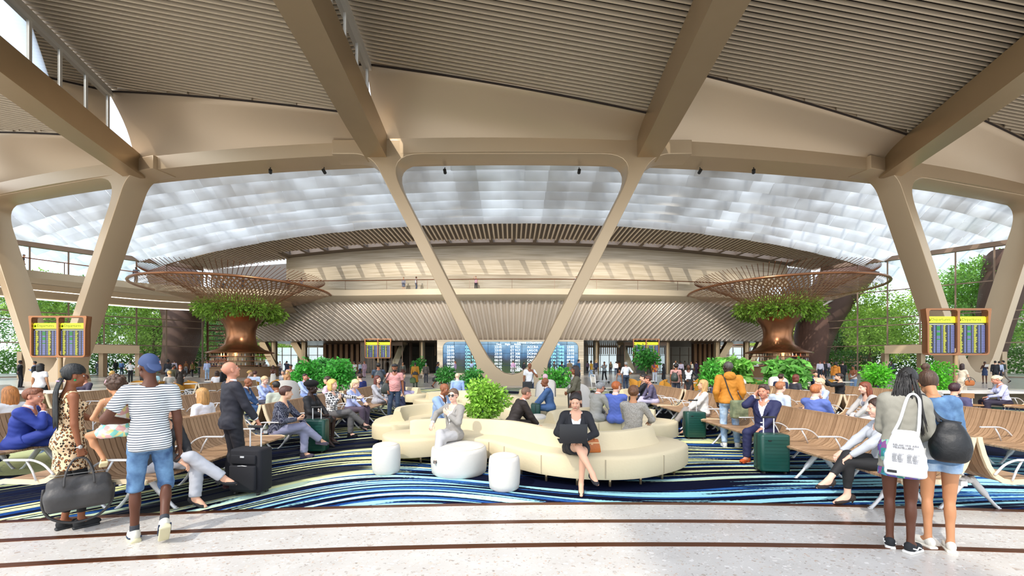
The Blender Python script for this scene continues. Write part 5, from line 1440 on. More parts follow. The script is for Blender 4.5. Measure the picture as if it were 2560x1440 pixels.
def bench_parts():
    mb = MB(); n = 10; w = SW/n
    pr = PROF
    for i in range(n):
        x0 = -SW/2+i*w+.004; x1 = x0+w-.009; rings = []
        for j, (d, z) in enumerate(pr):
            a = V(pr[max(j-1, 0)]); b = V(pr[min(j+1, len(pr)-1)]); t = (b-a).normalized(); nn = V((-t.y, t.x))*.014
            if nn.y < 0: nn = -nn
            rings.append([V((x0, d+nn.x, z+nn.y)), V((x1, d+nn.x, z+nn.y)), V((x1, d-nn.x, z-nn.y)), V((x0, d-nn.x, z-nn.y))])
        mb.loft(rings)
    shell = mesh_np('seat', mb.v, mb.f, None, [OAK], False)
    mb = MB(); rings = []
    for j, (d, z) in enumerate(pr):
        a = V(pr[max(j-1, 0)]); b = V(pr[min(j+1, len(pr)-1)]); t = (b-a).normalized(); nn = V((-t.y, t.x))*.024
        if nn.y < 0: nn = -nn
        rings.append([V((-.012, d+nn.x, z+nn.y)), V((.012, d+nn.x, z+nn.y)), V((.012, d-nn.x, z-nn.y)), V((-.012, d-nn.x, z-nn.y))])
    mb.loft(rings); endp = mesh_np('end_panel', mb.v, mb.f, None, [OAKE], False)
    mb = MB(); p = spl([(0, .16, .50), (0, .26, .60), (0, .36, .645), (0, .42, .65)], 4); mb.tube(p, .011, 6); mb.rbox((0, .53, .652), (.045, .27, .018), .02)
    mb.tube([(0, .44, .645), (0, .38, .54), (0, .34, .44)], .010, 6)
    arm = mesh_np('armrest', mb.v, mb.f, None, [WHM], True)
    mb = MB()
    for sx in (-1, 1): mb.tube(spl([(0, .12, .36), (0, .36, .33), (0, .40 if sx < 0 else .45, .30)], 3), .026, 6)
    mb.tube(spl([(0, .36, .36), (0, .25, .22), (0, .10, .04), (0, .06, .012)], 4), [.034]*6+[.018]*7, 6); mb.tube(spl([(0, .40, .36), (0, .52, .22), (0, .68, .04), (0, .72, .012)], 4), [.034]*6+[.018]*7, 6)
    for yy in (.06, .72): mb.lathe([(.025, 0), (.025, .012)], (0, yy, 0), 8)
    leg = mesh_np('leg', mb.v, mb.f, None, [WHM], True)
    mb = MB(); mb.box((0, 0, .37), (1, .07, .05)); bar = mesh_np('support_bar', mb.v, mb.f, None, [WHM], False)
    return shell, endp, arm, leg, bar
BP = bench_parts()
def bench(x, y0, n, label, sides=(1, -1), rz=0.0, curve=0.0):
    """back-to-back row running away from the viewer; side 1 faces right"""
    b = empty('bench', (x, y0, 0), rz, label, 'bench', 'slatted wooden benches')
    for s_ in sides:
        a = R(-90) if s_ > 0 else R(90)
        for i in range(n):
            y = SW*(i+.5)
            o = link('seat', BP[0], b, (0, y, 0), a)
            if i > 0 and i % 1 == 0: link('armrest', BP[2], b, (0, SW*i, 0), a)
        link('armrest', BP[2], b, (0, -.03, 0), a); link('armrest', BP[2], b, (0, n*SW+.03, 0), a)
        link('end_panel', BP[1], b, (0, -.005, 0), a); link('end_panel', BP[1], b, (0, n*SW+.005, 0), a)
        k = max(2, n//2+1)
        for i in range(k): link('leg', BP[3], b, (0, .4+(n*SW-.8)*i/(k-1), 0), a)
    br = link('support_bar', BP[4], b, (0, n*SW/2, 0), R(90)); br.scale = (n*SW-.2, 1, 1)
    return b
B1 = bench(-4.5, 4.1, 4, 'slatted wooden bench nearest on the left, behind the man in the cap')
bench(-4.5, 7.2, 5, 'left slatted bench where the woman in the fur hat sits')
bench(-4.5, 10.55, 5, 'left slatted bench where the woman in the pale grey blazer sits', (1, -1))
bench(-7.6, 4.6, 5, 'left slatted bench where the man in the bright blue suit sits')
bench(-7.6, 8.5, 4, 'left slatted bench where the bald man in the teal blue suit sits')
bench(-7.8, 11.4, 5, 'left slatted bench with the woman in the white blouse, behind the first row')
bench(-11.2, 9.6, 6, 'third left slatted bench, in front of the couple in dark clothes', (1, -1))
bench(-11.0, 14.0, 5, 'farthest left slatted bench beside the mustard cafe chairs')
bench(4.75, 4.1, 7, 'long slatted wooden bench at the right behind the two women')
bench(4.85, 8.55, 4, 'right slatted bench where the woman in the cream blouse sits')
bench(4.85, 11.3, 5, 'right slatted bench where the man in the violet shirt sits')
bench(7.85, 4.9, 7, 'second right slatted bench, behind the woman in the denim jacket')
bench(7.85, 9.5, 4, 'second right slatted bench with the blonde woman in a blue shirt')
bench(8.3, 12.4, 5, 'right slatted bench behind the ochre hoodie, nearly empty')
bench(10.8, 10.9, 5, 'right slatted bench where the bearded man in black waves')
bench(14.4, 8.6, 4, 'far right slatted bench in front of the long table', (1, -1))

CREAM = mat('cream_upholstery', hexc('#cfc09e'), .85, var=.04, scale=3, bump=.15, bscale=30); CREAMW = mat('white_upholstery', hexc('#cfcac2'), .85, var=.04, scale=4, bump=.15, bscale=30)
def sofa(spine, label, wf=.52, wb=.50, loc=(0, 0), hb=.66, cap=.45):
    """serpentine sofa along a spine; seats on both sides of a tapered back"""
    p = spl([(a, b, 0) for a, b in spine], 8); n = len(p)
    s_ = empty('sofa', (p[n//2].x, p[n//2].y, 0), 0, label, 'sofa', 'cream curved sofas'); O = s_.location
    nr = []
    for i in range(n):
        t = (p[min(i+1, n-1)]-p[max(i-1, 0)]).normalized(); nr.append((V((t.y, -t.x, 0)), t))
    def sec(c, nn, w0, w1):
        pts = [(-w1, .16), (-w1+.01, .13), (w0-.01, .13), (w0, .16), (w0, .38), (w0-.02, .415), (w0-.06, .43), (-w1+.06, .43), (-w1+.02, .415), (-w1, .38)]
        return [c-O*1+nn*d+V((0, 0, z)) for d, z in pts]
    rings = []
    for k in range(6, 0, -1):
        q = math.sin(k/6*math.pi/2); e = math.cos(k/6*math.pi/2); rings.append(sec(p[0]-nr[0][1]*cap*q, nr[0][0], max(.07, wf*e), max(.07, wb*e)))
    for i in range(n): rings.append(sec(p[i], nr[i][0], wf, wb))
    for k in range(1, 7):
        q = math.sin(k/6*math.pi/2); e = math.cos(k/6*math.pi/2); rings.append(sec(p[-1]+nr[-1][1]*cap*q, nr[-1][0], max(.07, wf*e), max(.07, wb*e)))
    mb = MB(); mb.loft(rings); mb.build('seat_base', CREAM, s_, angle=45)
    # backrest: tapered wall
    rb = []
    for i in range(n):
        c = p[i]-O; nn = nr[i][0]; e = 1.0 if 0 < i < n-1 else .92
        hh = hb if 0 < i < n-1 else hb-.02
        rb.append([c+nn*d*e+V((0, 0, z)) for d, z in ((.17, .42), (.11, .50), (.075, hh-.03), (.05, hh), (-.05, hh), (-.075, hh-.03), (-.11, .50), (-.17, .42))])
    mb = MB(); mb.loft(rb); mb.build('backrest', CREAM, s_, angle=50)
    mb = MB()
    for i in range(6, n-4, 9):
        for d in (wf, -wb): 
            c = p[i]-O+nr[i][0]*d; mb = MB(); mb.box((0, 0, .27), (.012, .012, .24)); mb.build('seam', mat('sofa_seam', hexc('#a89a80'), .8, var=0), s_, loc=tuple(c), rotz=math.atan2(nr[i][0].y, nr[i][0].x))
    lm = MB(); lm.lathe([(.016, 0), (.022, .14)], n=8); lme = mesh_np('leg', lm.v, lm.f, None, [BRONZE], True)
    for i in range(2, n-1, 5):
        for d in (wf-.14, -wb+.14):
            c = p[i]-O+nr[i][0]*d; link('leg', lme, s_, tuple(c))
    return s_
sofa([(-1.75, 6.85), (-1.2, 7.0), (-.6, 6.95), (-.05, 6.75), (.3, 6.35), (.6, 5.95), (1.05, 5.72), (1.5, 5.74), (1.95, 6.02), (2.15, 6.25)], 'long cream serpentine sofa in front, with the woman using a laptop', .56, .5)
sofa([(-2.35, 8.2), (-2.45, 8.9), (-2.0, 9.6), (-1.2, 9.8)], 'cream curved sofa at left behind the man in the pale blue suit')
sofa([(.75, 7.95), (1.1, 8.45), (1.7, 8.75), (2.4, 8.75), (3.0, 8.4)], 'cream curved sofa behind the laptop woman, with the man in a blue jacket', .55, .45)
sofa([(.1, 10.9), (.9, 11.4), (1.7, 11.2)], 'cream sofa where the man in the dark blue suit sits'); sofa([(-2.8, 13.2), (-1.8, 13.9), (-.8, 13.7)], 'cream curved sofa beside the blue shirted bald man, left of centre')
sofa([(4.0, 14.6), (4.8, 15.2), (5.8, 15.0)], 'cream sofa with the navy shirted man holding a phone'); sofa([(-5.2, 15.4), (-4.4, 15.9), (-3.6, 15.5)], 'cream sofa behind the man in the pink shirt'); sofa([(.3, 14.6), (1.3, 15.1), (2.4, 14.9)], 'cream sofa near the centre column base')
def pouf(x, y, r, h, label):
    mb = MB(); e = .045
    mb.lathe([(.001, 0), (r-.04, 0), (r-.008, .03), (r, .09), (r+.008, h*.5), (r, h-.07), (r-.012, h-.025), (r-.05, h-.004), (r*.6, h+.006), (.02, h-.006), (.001, h-.01)], n=36, caps=False)
    o = mb.build('pouf', CREAMW, None, smooth=True, loc=(x, y, 0)); tag(o, label, 'pouf', 'white upholstered poufs')
    mb = MB(); mb.tube([((r-.035)*math.cos(a), (r-.035)*math.sin(a), h-.012) for a in [math.pi*2*i/32 for i in range(32)]], .004, 5, closed=True); mb.build('piping', CREAM, o, smooth=True)
pouf(-1.87, 5.95, .2, .44, 'tall narrow white pouf at the left end of the front sofa'); pouf(-.79, 5.98, .41, .41, 'wide low round white pouf in front of the sofa'); pouf(-.1, 5.2, .2, .45, 'tall narrow white pouf nearest the viewer, beside the wide one'); pouf(.6, 9.2, .2, .44, 'narrow white pouf behind the dark green suitcase')

def lounge_chair(x, y, rz, label):
    c = empty('lounge_chair', (x, y, 0), rz, label, 'chair', 'white high back lounge chairs'); P = []
    for j in range(9):
        z = .38+.72*j/8; row = []
        for i in range(13):
            a = R(-75+150*i/12); w = .36-.02*j/8; ed = 1-.0*abs(i-6)/6; zz = .38+(z-.38)*(1-.25*(abs(i-6)/6)**3)
            row.append(V((math.sin(a)*w, -math.cos(a)*w*.8-.02-j*.012, zz)))
        P.append(row)
    mb = MB(); mb.grid(P); mb.grid([[p*.9+V((0, 0, p.z*.1)) for p in r][::-1] for r in P]); mb.build('backrest', CREAMW, c, smooth=True)
    mb = MB(); mb.rbox((0, .02, .40), (.58, .56, .12), .16); mb.build('seat', CREAMW, c, angle=50)
    mb = MB()
    for a in (45, 135, 225, 315): mb.tube([(.1*math.cos(R(a)), .1*math.sin(R(a)), .36), (.26*math.cos(R(a)), .26*math.sin(R(a)), 0)], .012, 6)
    mb.build('leg_frame', BRONZE, c)
for x, y, rz, l in ((-7.0, 12.5, 20, 'white lounge chair beside the left potted shrubs'), (1.0, 12.4, 160, 'white lounge chair beside the woman in the pink headscarf'), (8.7, 15.0, 200, 'white lounge chair left of two behind the ochre hoodie'), (9.9, 14.8, 160, 'white lounge chair right of two behind the ochre hoodie'), (1.75, 9.9, 200, 'white lounge chair behind the woman in the olive jacket'), (-12.6, 9.6, 90, 'white lounge chair at the left edge of the picture')): lounge_chair(x, y, R(rz), l)
def cafe_chair():
    c = empty('cafe_chair', (0, 0, 0), 0, 'mustard cafe chair', 'chair'); P = []
    for j in range(6):
        z = .42+.38*j/5; P.append([V((math.sin(R(-95+190*i/12))*(.27+.02*j/5), -math.cos(R(-95+190*i/12))*.25-.01*j, .42+(z-.42)*(1-.45*(abs(i-6)/6)**2))) for i in range(13)])
    m = mat('mustard_fabric', hexc('#b9822c'), .85, var=.06)
    mb = MB(); mb.grid(P); mb.grid([[V((p.x*.93, p.y*.9, p.z)) for p in r][::-1] for r in P]); mb.build('backrest', m, c, smooth=True)
    mb = MB(); mb.rbox((0, 0, .43), (.48, .46, .07), .15); mb.build('seat', mat('grey_seat_fabric', hexc('#8f8d88'), .85, var=.05), c, angle=50)
    lm = MB(); lm.tube([(0, 0, .4), (.05, .05, 0)], .012, 5); lme = mesh_np('leg', lm.v, lm.f, None, [mat('dark_leg', (.03, .025, .02), .5, var=0)], True)
    for a in (0, 90, 180, 270): link('leg', lme, c, (.15*math.cos(R(45+a)), .15*math.sin(R(45+a)), 0), R(a))
    return c
CC = cafe_chair()
def cafe_table(x, y, label):
    t = empty('cafe_table', (x, y, 0), 0, label, 'table', 'small round white cafe tables'); mb = MB(); mb.lathe([(.38, .70), (.4, .715), (.38, .73)], n=24); mb.build('tabletop', CREAMW, t, angle=40)
    mb = MB(); mb.lathe([(.25, 0), (.25, .02), (.03, .05), (.03, .71)], n=14); mb.build('pedestal', BRONZE, t, angle=40)
first = True
TB = [(-13.6, 17.2, 'left'), (-11.9, 18.6, 'left'), (-14.6, 19.6, 'left'), (-16.5, 17.6, 'left'), (7.9, 18.0, 'right'), (9.3, 19.2, 'right'), (6.6, 19.6, 'right'), (13.5, 17.8, 'right'), (15.4, 18.6, 'right'), (12.4, 20.0, 'right')]
SP = ['nearest the benches', 'behind the nearest table', 'farther towards the bar', 'at the outer side']
for ti, (x, y, sd) in enumerate(TB):
    k = ['first', 'second', 'third', 'fourth', 'fifth', 'sixth'][ti if ti < 4 else ti-4]
    cafe_table(x, y, 'small round cafe table, %s from the front in the %s cafe area' % (k, sd))
    for j, a in enumerate((20, 140, 260)):
        a = R(a+ti*37); p = (x+.72*math.cos(a), y+.72*math.sin(a), 0); lb = 'mustard cafe chair at the %s table of the %s cafe area' % (k, sd)
        if first: CC.location = p; CC.rotation_euler.z = a+R(90); CC['label'] = lb; CC['group'] = lb.replace('mustard cafe chair', 'mustard chairs'); first = False
        else: copy_tree(CC, p, a+R(90), lb, lb.replace('mustard cafe chair', 'mustard chairs'))
def long_table(x, y, w, label):
    t = empty('long_table', (x, y, 0), 0, label, 'table'); mb = MB(); mb.box((0, 0, .76), (w, .75, .05)); mb.build('tabletop', CREAMW, t)
    for sx in (-1, 1): mb = MB(); mb.box((sx*(w/2-.03), 0, .367), (.06, .7, .735)); mb.build('leg', CREAMW, t)
    mb = MB(); mb.box((0, .33, .5), (w-.2, .02, .45)); mb.build('modesty_panel', mat('taupe_panel', hexc('#a08c76'), .6), t)
long_table(-13.9, 11.9, 4.2, 'long white table with brown stools at the left side'); long_table(14.2, 11.9, 3.6, 'long white table at the right where the older woman reads')
long_table(-11.7, 14.0, .9, 'short white side table behind the dark couple') if False else None
def stool():
    s_ = empty('round_stool', (0, 0, 0), 0, 'x', 'stool'); mb = MB(); mb.lathe([(.02, .42), (.2, .425), (.215, .445), (.2, .465), (.02, .47)], n=20); mb.build('seat', mat('tan_stool_wood', hexc('#9a7148'), .5), s_, angle=40)
    mb = MB()
    P = [[V((math.sin(R(-50+100*i/8))*.24, -math.cos(R(-50+100*i/8))*.22, .62+.14*j/2)) for i in range(9)] for j in range(3)]
    mb.grid(P); mb.grid([[p*.94+V((0, 0, p.z*.06)) for p in r][::-1] for r in P]); mb.build('backrest', mat('tan_stool_wood', hexc('#9a7148'), .5), s_, smooth=True)
    lm = MB(); lm.tube([(.12, 0, .43), (.2, 0, 0)], .012, 5); lme = mesh_np('leg', lm.v, lm.f, None, [WHM], True)
    for a in (45, 135, 225, 315): link('leg', lme, s_, None, R(a))
    mb = MB()
    for sx in (-1, 1): mb.tube([(sx*.14, -.15, .44), (sx*.15, -.17, .64)], .01, 5)
    mb.build('back_support', WHM, s_)
    return s_
ST = stool()
for i, (x, y, rz, l) in enumerate(((-15.2, 11.2, 180, 'tan round-backed stool at the outer end of the left long table'), (-13.4, 11.2, 170, 'tan round-backed stool in front of the man in the dark sweater'), (-12.4, 11.15, 190, 'tan round-backed stool at the inner end of the left long table'), (12.9, 11.2, 175, 'tan round-backed stool at the inner end of the right long table'), (14.0, 11.2, 200, 'tan round-backed stool under the older woman with a tablet'), (15.4, 11.2, 180, 'tan round-backed stool at the outer end of the right long table'))):
    if i == 0: ST.location = (x, y, 0); ST.rotation_euler.z = R(rz); ST['label'] = l; ST['group'] = 'stools at the long tables'
    else: copy_tree(ST, (x, y, 0), R(rz), l, 'stools at the long tables')

def planter(x, y, h, r, c, label, seed, n=1500, ls=.07, pz=.32, kind='shrub', long=1.5):
    p = empty('potted_plant', (x, y, 0), 0, label, 'plant', 'potted shrubs on the floor')
    mb = MB(); mb.lathe([(.001, 0), (r*.42, 0), (r*.5, pz), (r*.46, pz), (r*.44, pz-.04), (.001, pz-.04)], n=20, caps=False); mb.build('pot', mat('taupe_pot', hexc('#8f8171'), .7), p, angle=40)
    q = random.Random(seed); mb = MB(); b = []
    if kind == 'shrub':
        for i in range(7):
            a = q.uniform(0, 6.3); k = q.uniform(.1, .6)*r; z = q.uniform(.5, .85)*h; mb.tube([(0, 0, pz-.05), (k*.4*math.cos(a), k*.4*math.sin(a), z*.5+.15), (k*math.cos(a), k*math.sin(a), z)], [.018, .012, .006], 5)
            b.append((k*math.cos(a), k*math.sin(a), z, r*.5, .8))
        b += [(q.uniform(-.4, .4)*r, q.uniform(-.4, .4)*r, q.uniform(.45, .95)*h, r*.48, .8) for _ in range(10)]
        v, f = leaves(n, blob_shell(b, .5), ls, seed, long, .15)
    else:
        P_, D_ = [], []
        for i in range(44):
            a = q.uniform(0, 6.3); l = q.uniform(.35, 1)*r*1.2; tp = V((l*math.cos(a), l*math.sin(a), h*q.uniform(.45, 1)))
            path = spl([(0, 0, pz), (tp.x*.4, tp.y*.4, tp.z*.95+.05), tuple(tp)], 5); mb.tube(path, .008, 4)
            for pt in path[3:]:
                for _ in range(8): P_.append(tuple(pt)); D_.append((q.uniform(-1, 1), q.uniform(-1, 1), -.3))
        it = iter(zip(P_, D_)); v, f = leaves(len(P_), lambda r_: next(it), ls*2.2, seed, long, .3)
    mb.build('stem', mat('plant_stem', hexc('#5a4a30'), .8), p)
    link('foliage', mesh_np('foliage', v, f, None, [leafm(c)], False), p)
planter(-.55, 8.45, 1.28, .52, '#7ba13c', 'large leafy green shrub behind the woman in sunglasses', 1, 3600, .055)
planter(-7.75, 15.0, 1.7, .62, '#3f8a34', 'bushy green plant left of two beside the lounge chair', 2, 2000, .08); planter(-6.5, 15.0, 1.7, .66, '#3f8a34', 'bushy green plant right of two beside the lounge chair', 3, 2000, .08)
planter(-8.1, 17.4, 1.75, .7, '#4c8a48', 'feathery palm between the two bushy plants', 4, kind='palm', ls=.06)
planter(1.95, 17.6, 1.35, .75, '#4d9438', 'bushy green plant right of the centre column', 5, 1500, .09); planter(-1.75, 18.2, 1.2, .75, '#3f7f38', 'bushy green plant left of the centre column', 6, 1500, .09)
planter(7.9, 15.9, 1.7, .5, '#4a9035', 'bushy plant behind the ochre hoodie', 7, 1300, .09); planter(9.6, 17.6, 1.75, .7, '#6a9a45', 'broad leaved plant between the white lounge chairs and the bar', 8, kind='palm', ls=.085, long=2.0); planter(11.3, 16.4, 1.75, .7, '#5b8f40', 'broad leaved plant right of the lounge chairs', 9, kind='palm', ls=.085, long=2.0)
planter(12.9, 14.2, 1.66, .6, '#58a02c', 'bright green bush left of the two women', 10, 1500, .07); planter(14.9, 14.0, 1.66, .6, '#58a02c', 'bright green bush right of the two women, by the grey suited man', 11, 1500, .07)
planter(14.2, 42, 3.0, 1.6, '#3f7f35', 'green tree in the glass lobby beside the right far board', 12, 900, .25); planter(-9.4, 40, 1.9, .9, '#3f7f38', 'dark green plant by the glass counter left of centre', 13, 700, .16); planter(-4.1, 24.6, 1.3, .8, '#3f7a38', 'low green plant left of the centre column near the trolleys', 14, 900, .12)

def suitcase(x, y, rz, label, c='#0f4138', w=.42, h=.56, d=.25, handle=.34, soft=False):
    s_ = empty('suitcase', (x, y, 0), rz, label, 'suitcase'); m = mat('suitcase_'+c.strip('#'), hexc(c), .35 if not soft else .85, var=.04)
    mb = MB(); mb.rbox((0, 0, .045+h/2), (w, d, h), .05, seg=4)
    if not soft:
        for i in range(9):
            z = .10+(h-.1)*i/8.6; mb.box((0, -d/2-.001, z), (w-.11, .006, .004))
    mb.build('shell', m, s_, angle=50)
    if soft:
        mb = MB(); mb.rbox((0, -d/2-.02, .045+h*.36), (w*.82, .05, h*.56), .03); mb.rbox((0, -d/2-.012, .045+h*.78), (w*.78, .03, h*.2), .03); mb.build('front_pocket', m, s_, angle=50)
        mb = MB(); mb.tube([(-w*.36, -d/2-.03, h*.70), (0, -d/2-.035, h*.73), (w*.36, -d/2-.03, h*.70)], .004, 5); mb.box((w*.0, -d/2-.032, h*.93), (.05, .006, .02)); mb.build('zip', WHM, s_)
    else:
        mb = MB(); mb.box((-w*.22, -d/2-.006, h*.93), (.045, .006, .016)); mb.build('badge', SIGNK, s_)
        mb = MB(); mb.box((0, 0, .045+h/2), (w+.004, .012, h*.96)); mb.build('shell_zip', SIGNK, s_)
    for sx in (-1, 1):
        for sy in (-1, 1): mb = MB(); mb.lathe([(.024, -.012), (.024, .012)], n=10); mb.v = [(sx*(w/2-.06)+z, sy*(d/2-.05)+a, .024+b) for a, b, z in mb.v]; mb.build('wheel', mat('wheel_black', (.02, .02, .02), .5, var=0), s_)
    if handle:
        mb = MB()
        for sx in (-.075, .075): mb.tube([(sx, d*.3, h+.03), (sx, d*.3, h+.05+handle)], .0085, 6)
        hd = mb.build('telescopic_handle', WHM, s_); mb = MB(); mb.rbox((0, d*.3, h+.06+handle), (.2, .028, .03), .012); mb.build('grip', mat('grip_black', (.02, .02, .02), .5, var=0), hd)
    return s_
suitcase(-3.58, 7.28, R(4), 'dark green suitcase in front of the woman in the fur hat', handle=.2); suitcase(3.92, 8.6, R(-3), 'green suitcase beside the woman in the cream blouse', handle=.22, h=.54)
suitcase(3.86, 5.95, R(-4), 'green suitcase at the knees of the man on the phone', handle=.22, h=.54); suitcase(.6, 10.1, R(85), 'narrow dark green suitcase seen edge on behind the sofa', handle=.0, h=.56, d=.24)
suitcase(-3.27, 5.02, R(-6), 'black soft suitcase held by the bald man in a suit', '#16161c', .42, .53, .24, .24, soft=True)
suitcase(-6.9, 6.45, R(0), 'dark green suitcase behind the woman in leopard print', '#0c2f2c', .3, .5, .22, .2) ; suitcase(15.9, 13.2, R(0), 'dark green suitcase pulled by the woman with long straight hair', '#123f36', .36, .5, .22, .2); suitcase(12.7, 16.4, R(0), 'dark green suitcase near the seated man in navy', '#0f3b34', .36, .5, .22, .2); suitcase(-16.6, 37.5, 0, 'small black suitcase beside the far group at left', '#181a1c', .4, .55, .25, .3)
def trolley(x, y, rz, label):
    t = empty('luggage_trolley', (x, y, 0), rz, label, 'trolley', 'grey luggage trolleys'); mb = MB()
    for sx in (-.3, .3): mb.tube([(sx, -.5, .2), (sx, .4, .2), (sx, .5, 1.0)], .02, 6)
    for yy in (-.5, -.2, .1, .4): mb.tube([(-.3, yy, .2), (.3, yy, .2)], .015, 5)
    mb.tube([(-.3, .5, 1.0), (.3, .5, 1.0)], .02, 6); mb.build('frame', WHM, t, smooth=True)
    mb = MB(); mb.box((0, .46, .75), (.5, .02, .3)); mb.build('sign_plate', CREAMW, t)
    for sx, sy in ((-.26, .4), (.26, .4), (0, -.5)): mb = MB(); mb.lathe([(.09, -.03), (.09, .03)], n=10); mb.v = [(sx+z, sy+a, .09+b) for a, b, z in mb.v]; mb.build('wheel', mat('wheel_black', (.02, .02, .02), .5, var=0), t)
trolley(-4.6, 29.5, R(80), 'grey luggage trolley left of the centre column'); trolley(-16.9, 32, R(60), 'grey luggage trolley behind the potted plants'); trolley(4.6, 20.5, R(100), 'grey luggage trolley near the father and daughter'); trolley(7.0, 31, R(60), 'grey luggage trolley beside the man in the grey sweater')
def handbag(x, y, z, rz, label, c, w, h, d, hh, soft=False):
    b = empty('handbag', (x, y, z), rz, label, 'bag'); m = mat('leather_'+c.strip('#'), hexc(c), .45, var=.06, bump=.2, bscale=40)
    mb = MB(); mb.loft([[V((sx*w/2*k, sy*d/2*q, zz)) for sx, sy in ((-1, -1), (1, -1), (1, 1), (-1, 1))] for zz, k, q in ((0, .97, .95), (.012, 1, 1), (h*.5, .93, .85), (h*.92, .80, .45), (h, .78, .3))]); o = mb.build('body', m, b, angle=50)
    mb = MB()
    for sy in (-1, 1): mb.tube(spl([(-w*.16, sy*d*.2, h*.72), (-w*.15, sy*d*.2, h+hh*.6), (0, sy*d*.15, h+hh), (w*.15, sy*d*.2, h+hh*.6), (w*.16, sy*d*.2, h*.72)], 5), .006, 6)
    mb.build('handle', m, b, smooth=True)
    mb = MB(); mb.box((0, -d*.36, h*.74), (w*.84, .006, .02)); mb.box((0, -d*.37, h*.68), (.03, .01, .03)); mb.build('flap_strap', mat('pale_stitching', hexc('#e0b080'), .5, var=0), b)
    return b
handbag(1.07, 5.42, .435, R(6), 'tan orange leather handbag on the sofa beside the laptop woman', '#b5611f', .24, .17, .11, .07)
# ================================================================ people
def st(px, tp, ft, face, label, **k):
    """standing figure placed by its feet; height from how tall it stands in view"""
    Y = 1650.0/(ft-905)
    if 1095 < px < 1460: Y = min(Y, 48.6)
    H = k.pop("H", None) or (1.65-(tp-905)/1000*Y)
    o, J = person((px-1280)/1000*Y, Y, face-math.degrees(math.atan((px-1280)/1000)), label, H=max(1.2 if H < 1.3 else 1.45, min(H, 1.86)), **k)
    q = 1-.17*max(0, min(1, (abs(px-1280)/1000-.45)/.5)); o.scale = (q, q, 1)
    return o, J
def se(x, y, face, label, **k):
    k.setdefault('pose', 'sit'); k.setdefault('H', 1.62)
    return person(x, y, face, label, **k)
T, J_ = 'trousers', 'jeans'
SU = lambda c: dict(jacket=('suit', c), top=('shirt', '#e6e8ec'), bottom=('trousers', c))
def bag_on(o, J, w, h, d, off, c, label, z=None, strap=None, name='shoulder_bag', rz=0.0, cat='bag', logo=None, straps2=False):
    """soft bag hanging on a figure; off in the figure's own frame"""
    s = J['s']; p = wpos(o, V(off)*s); rr = o.rotation_euler.z+rz
    b = empty(name, tuple(p), rr, label, cat); m = clothm(c) if c.startswith('#') else pattern(c)
    S = SDF(.06)
    if name == 'messenger_bag': S = SDF(.02); S.box((0, 0, 0), (w/2-.03, d/2-.03, h/2-.03), .03); S.box((0, -d*.35, h*.08), (w/2-.04, .012, h*.28), .012)
    elif name == 'tote_bag': [S.cap((-w*a_, 0, z_), (w*a_, 0, z_), .032, .032, k=.05) for a_, z_ in ((.40, -.17), (.42, -.10), (.39, -.03), (.33, .04), (.26, .10), (.19, .16))]
    else: [S.cap((-w*a_, 0, h*z_), (w*a_, 0, h*z_), d*r_, d*r_, k=.04) for a_, z_, r_ in ((.26, -.30, .42), (.30, -.12, .46), (.26, .06, .42), (.18, .22, .34), (.10, .34, .24))]; S.ell((0, -d*.36, -h*.16), (w*.28, d*.22, h*.2))
    v, f = S.mesh(.012); v = relax(v, f, 1)
    lk = link('body', mesh_np('body', v, f, None, [mat('bag_'+c.strip('#'), hexc(c), .5, bump=.3, bscale=20) if c.startswith('#') else m]), b)
    if strap:
        mb = MB(); pts = []
        Mi = (Matrix.Translation(p) @ Matrix.Rotation(rr, 4, 'Z')).inverted()
        for q in strap: pts.append(Mi @ wpos(o, V(q)*s))
        a = V((-w*.3, 0, h*.38)); e = V((w*.3, 0, h*.38))
        mb.tube(spl([a]+pts+[e], 6), .009, 6, sx=1.6); mb.build('strap', mat('strap_dark', hexc('#26272a') if c != '#e8e8ea' else hexc('#e8e8ea'), .7, var=0) if c != '#e8e8ea' else mat('strap_white', hexc('#e8e8ea'), .8, var=0), b, smooth=True)
    return b
def phone(o, J, q=1, size=(.072, .148, .009), c='#0c0c10', label='black phone held by ', who='', name='phone', tilt=0):
    M = (Matrix.Translation(o.location) @ Matrix.Rotation(o.rotation_euler.z, 4, 'Z')) @ Matrix.Scale(J['s'], 4) @ J[('hm', q)][0] @ Matrix.Translation((0, .085, -.032)) @ Matrix.Rotation(R(20+tilt), 4, 'X')
    mb = MB(); mb.rbox((0, 0, 0), size, .01); b = mb.build(name, mat('device_'+c.strip('#'), hexc(c), .2, var=0), angle=40); b.matrix_world = M
    tag(b, label+who, 'phone' if name == 'phone' else name); return b

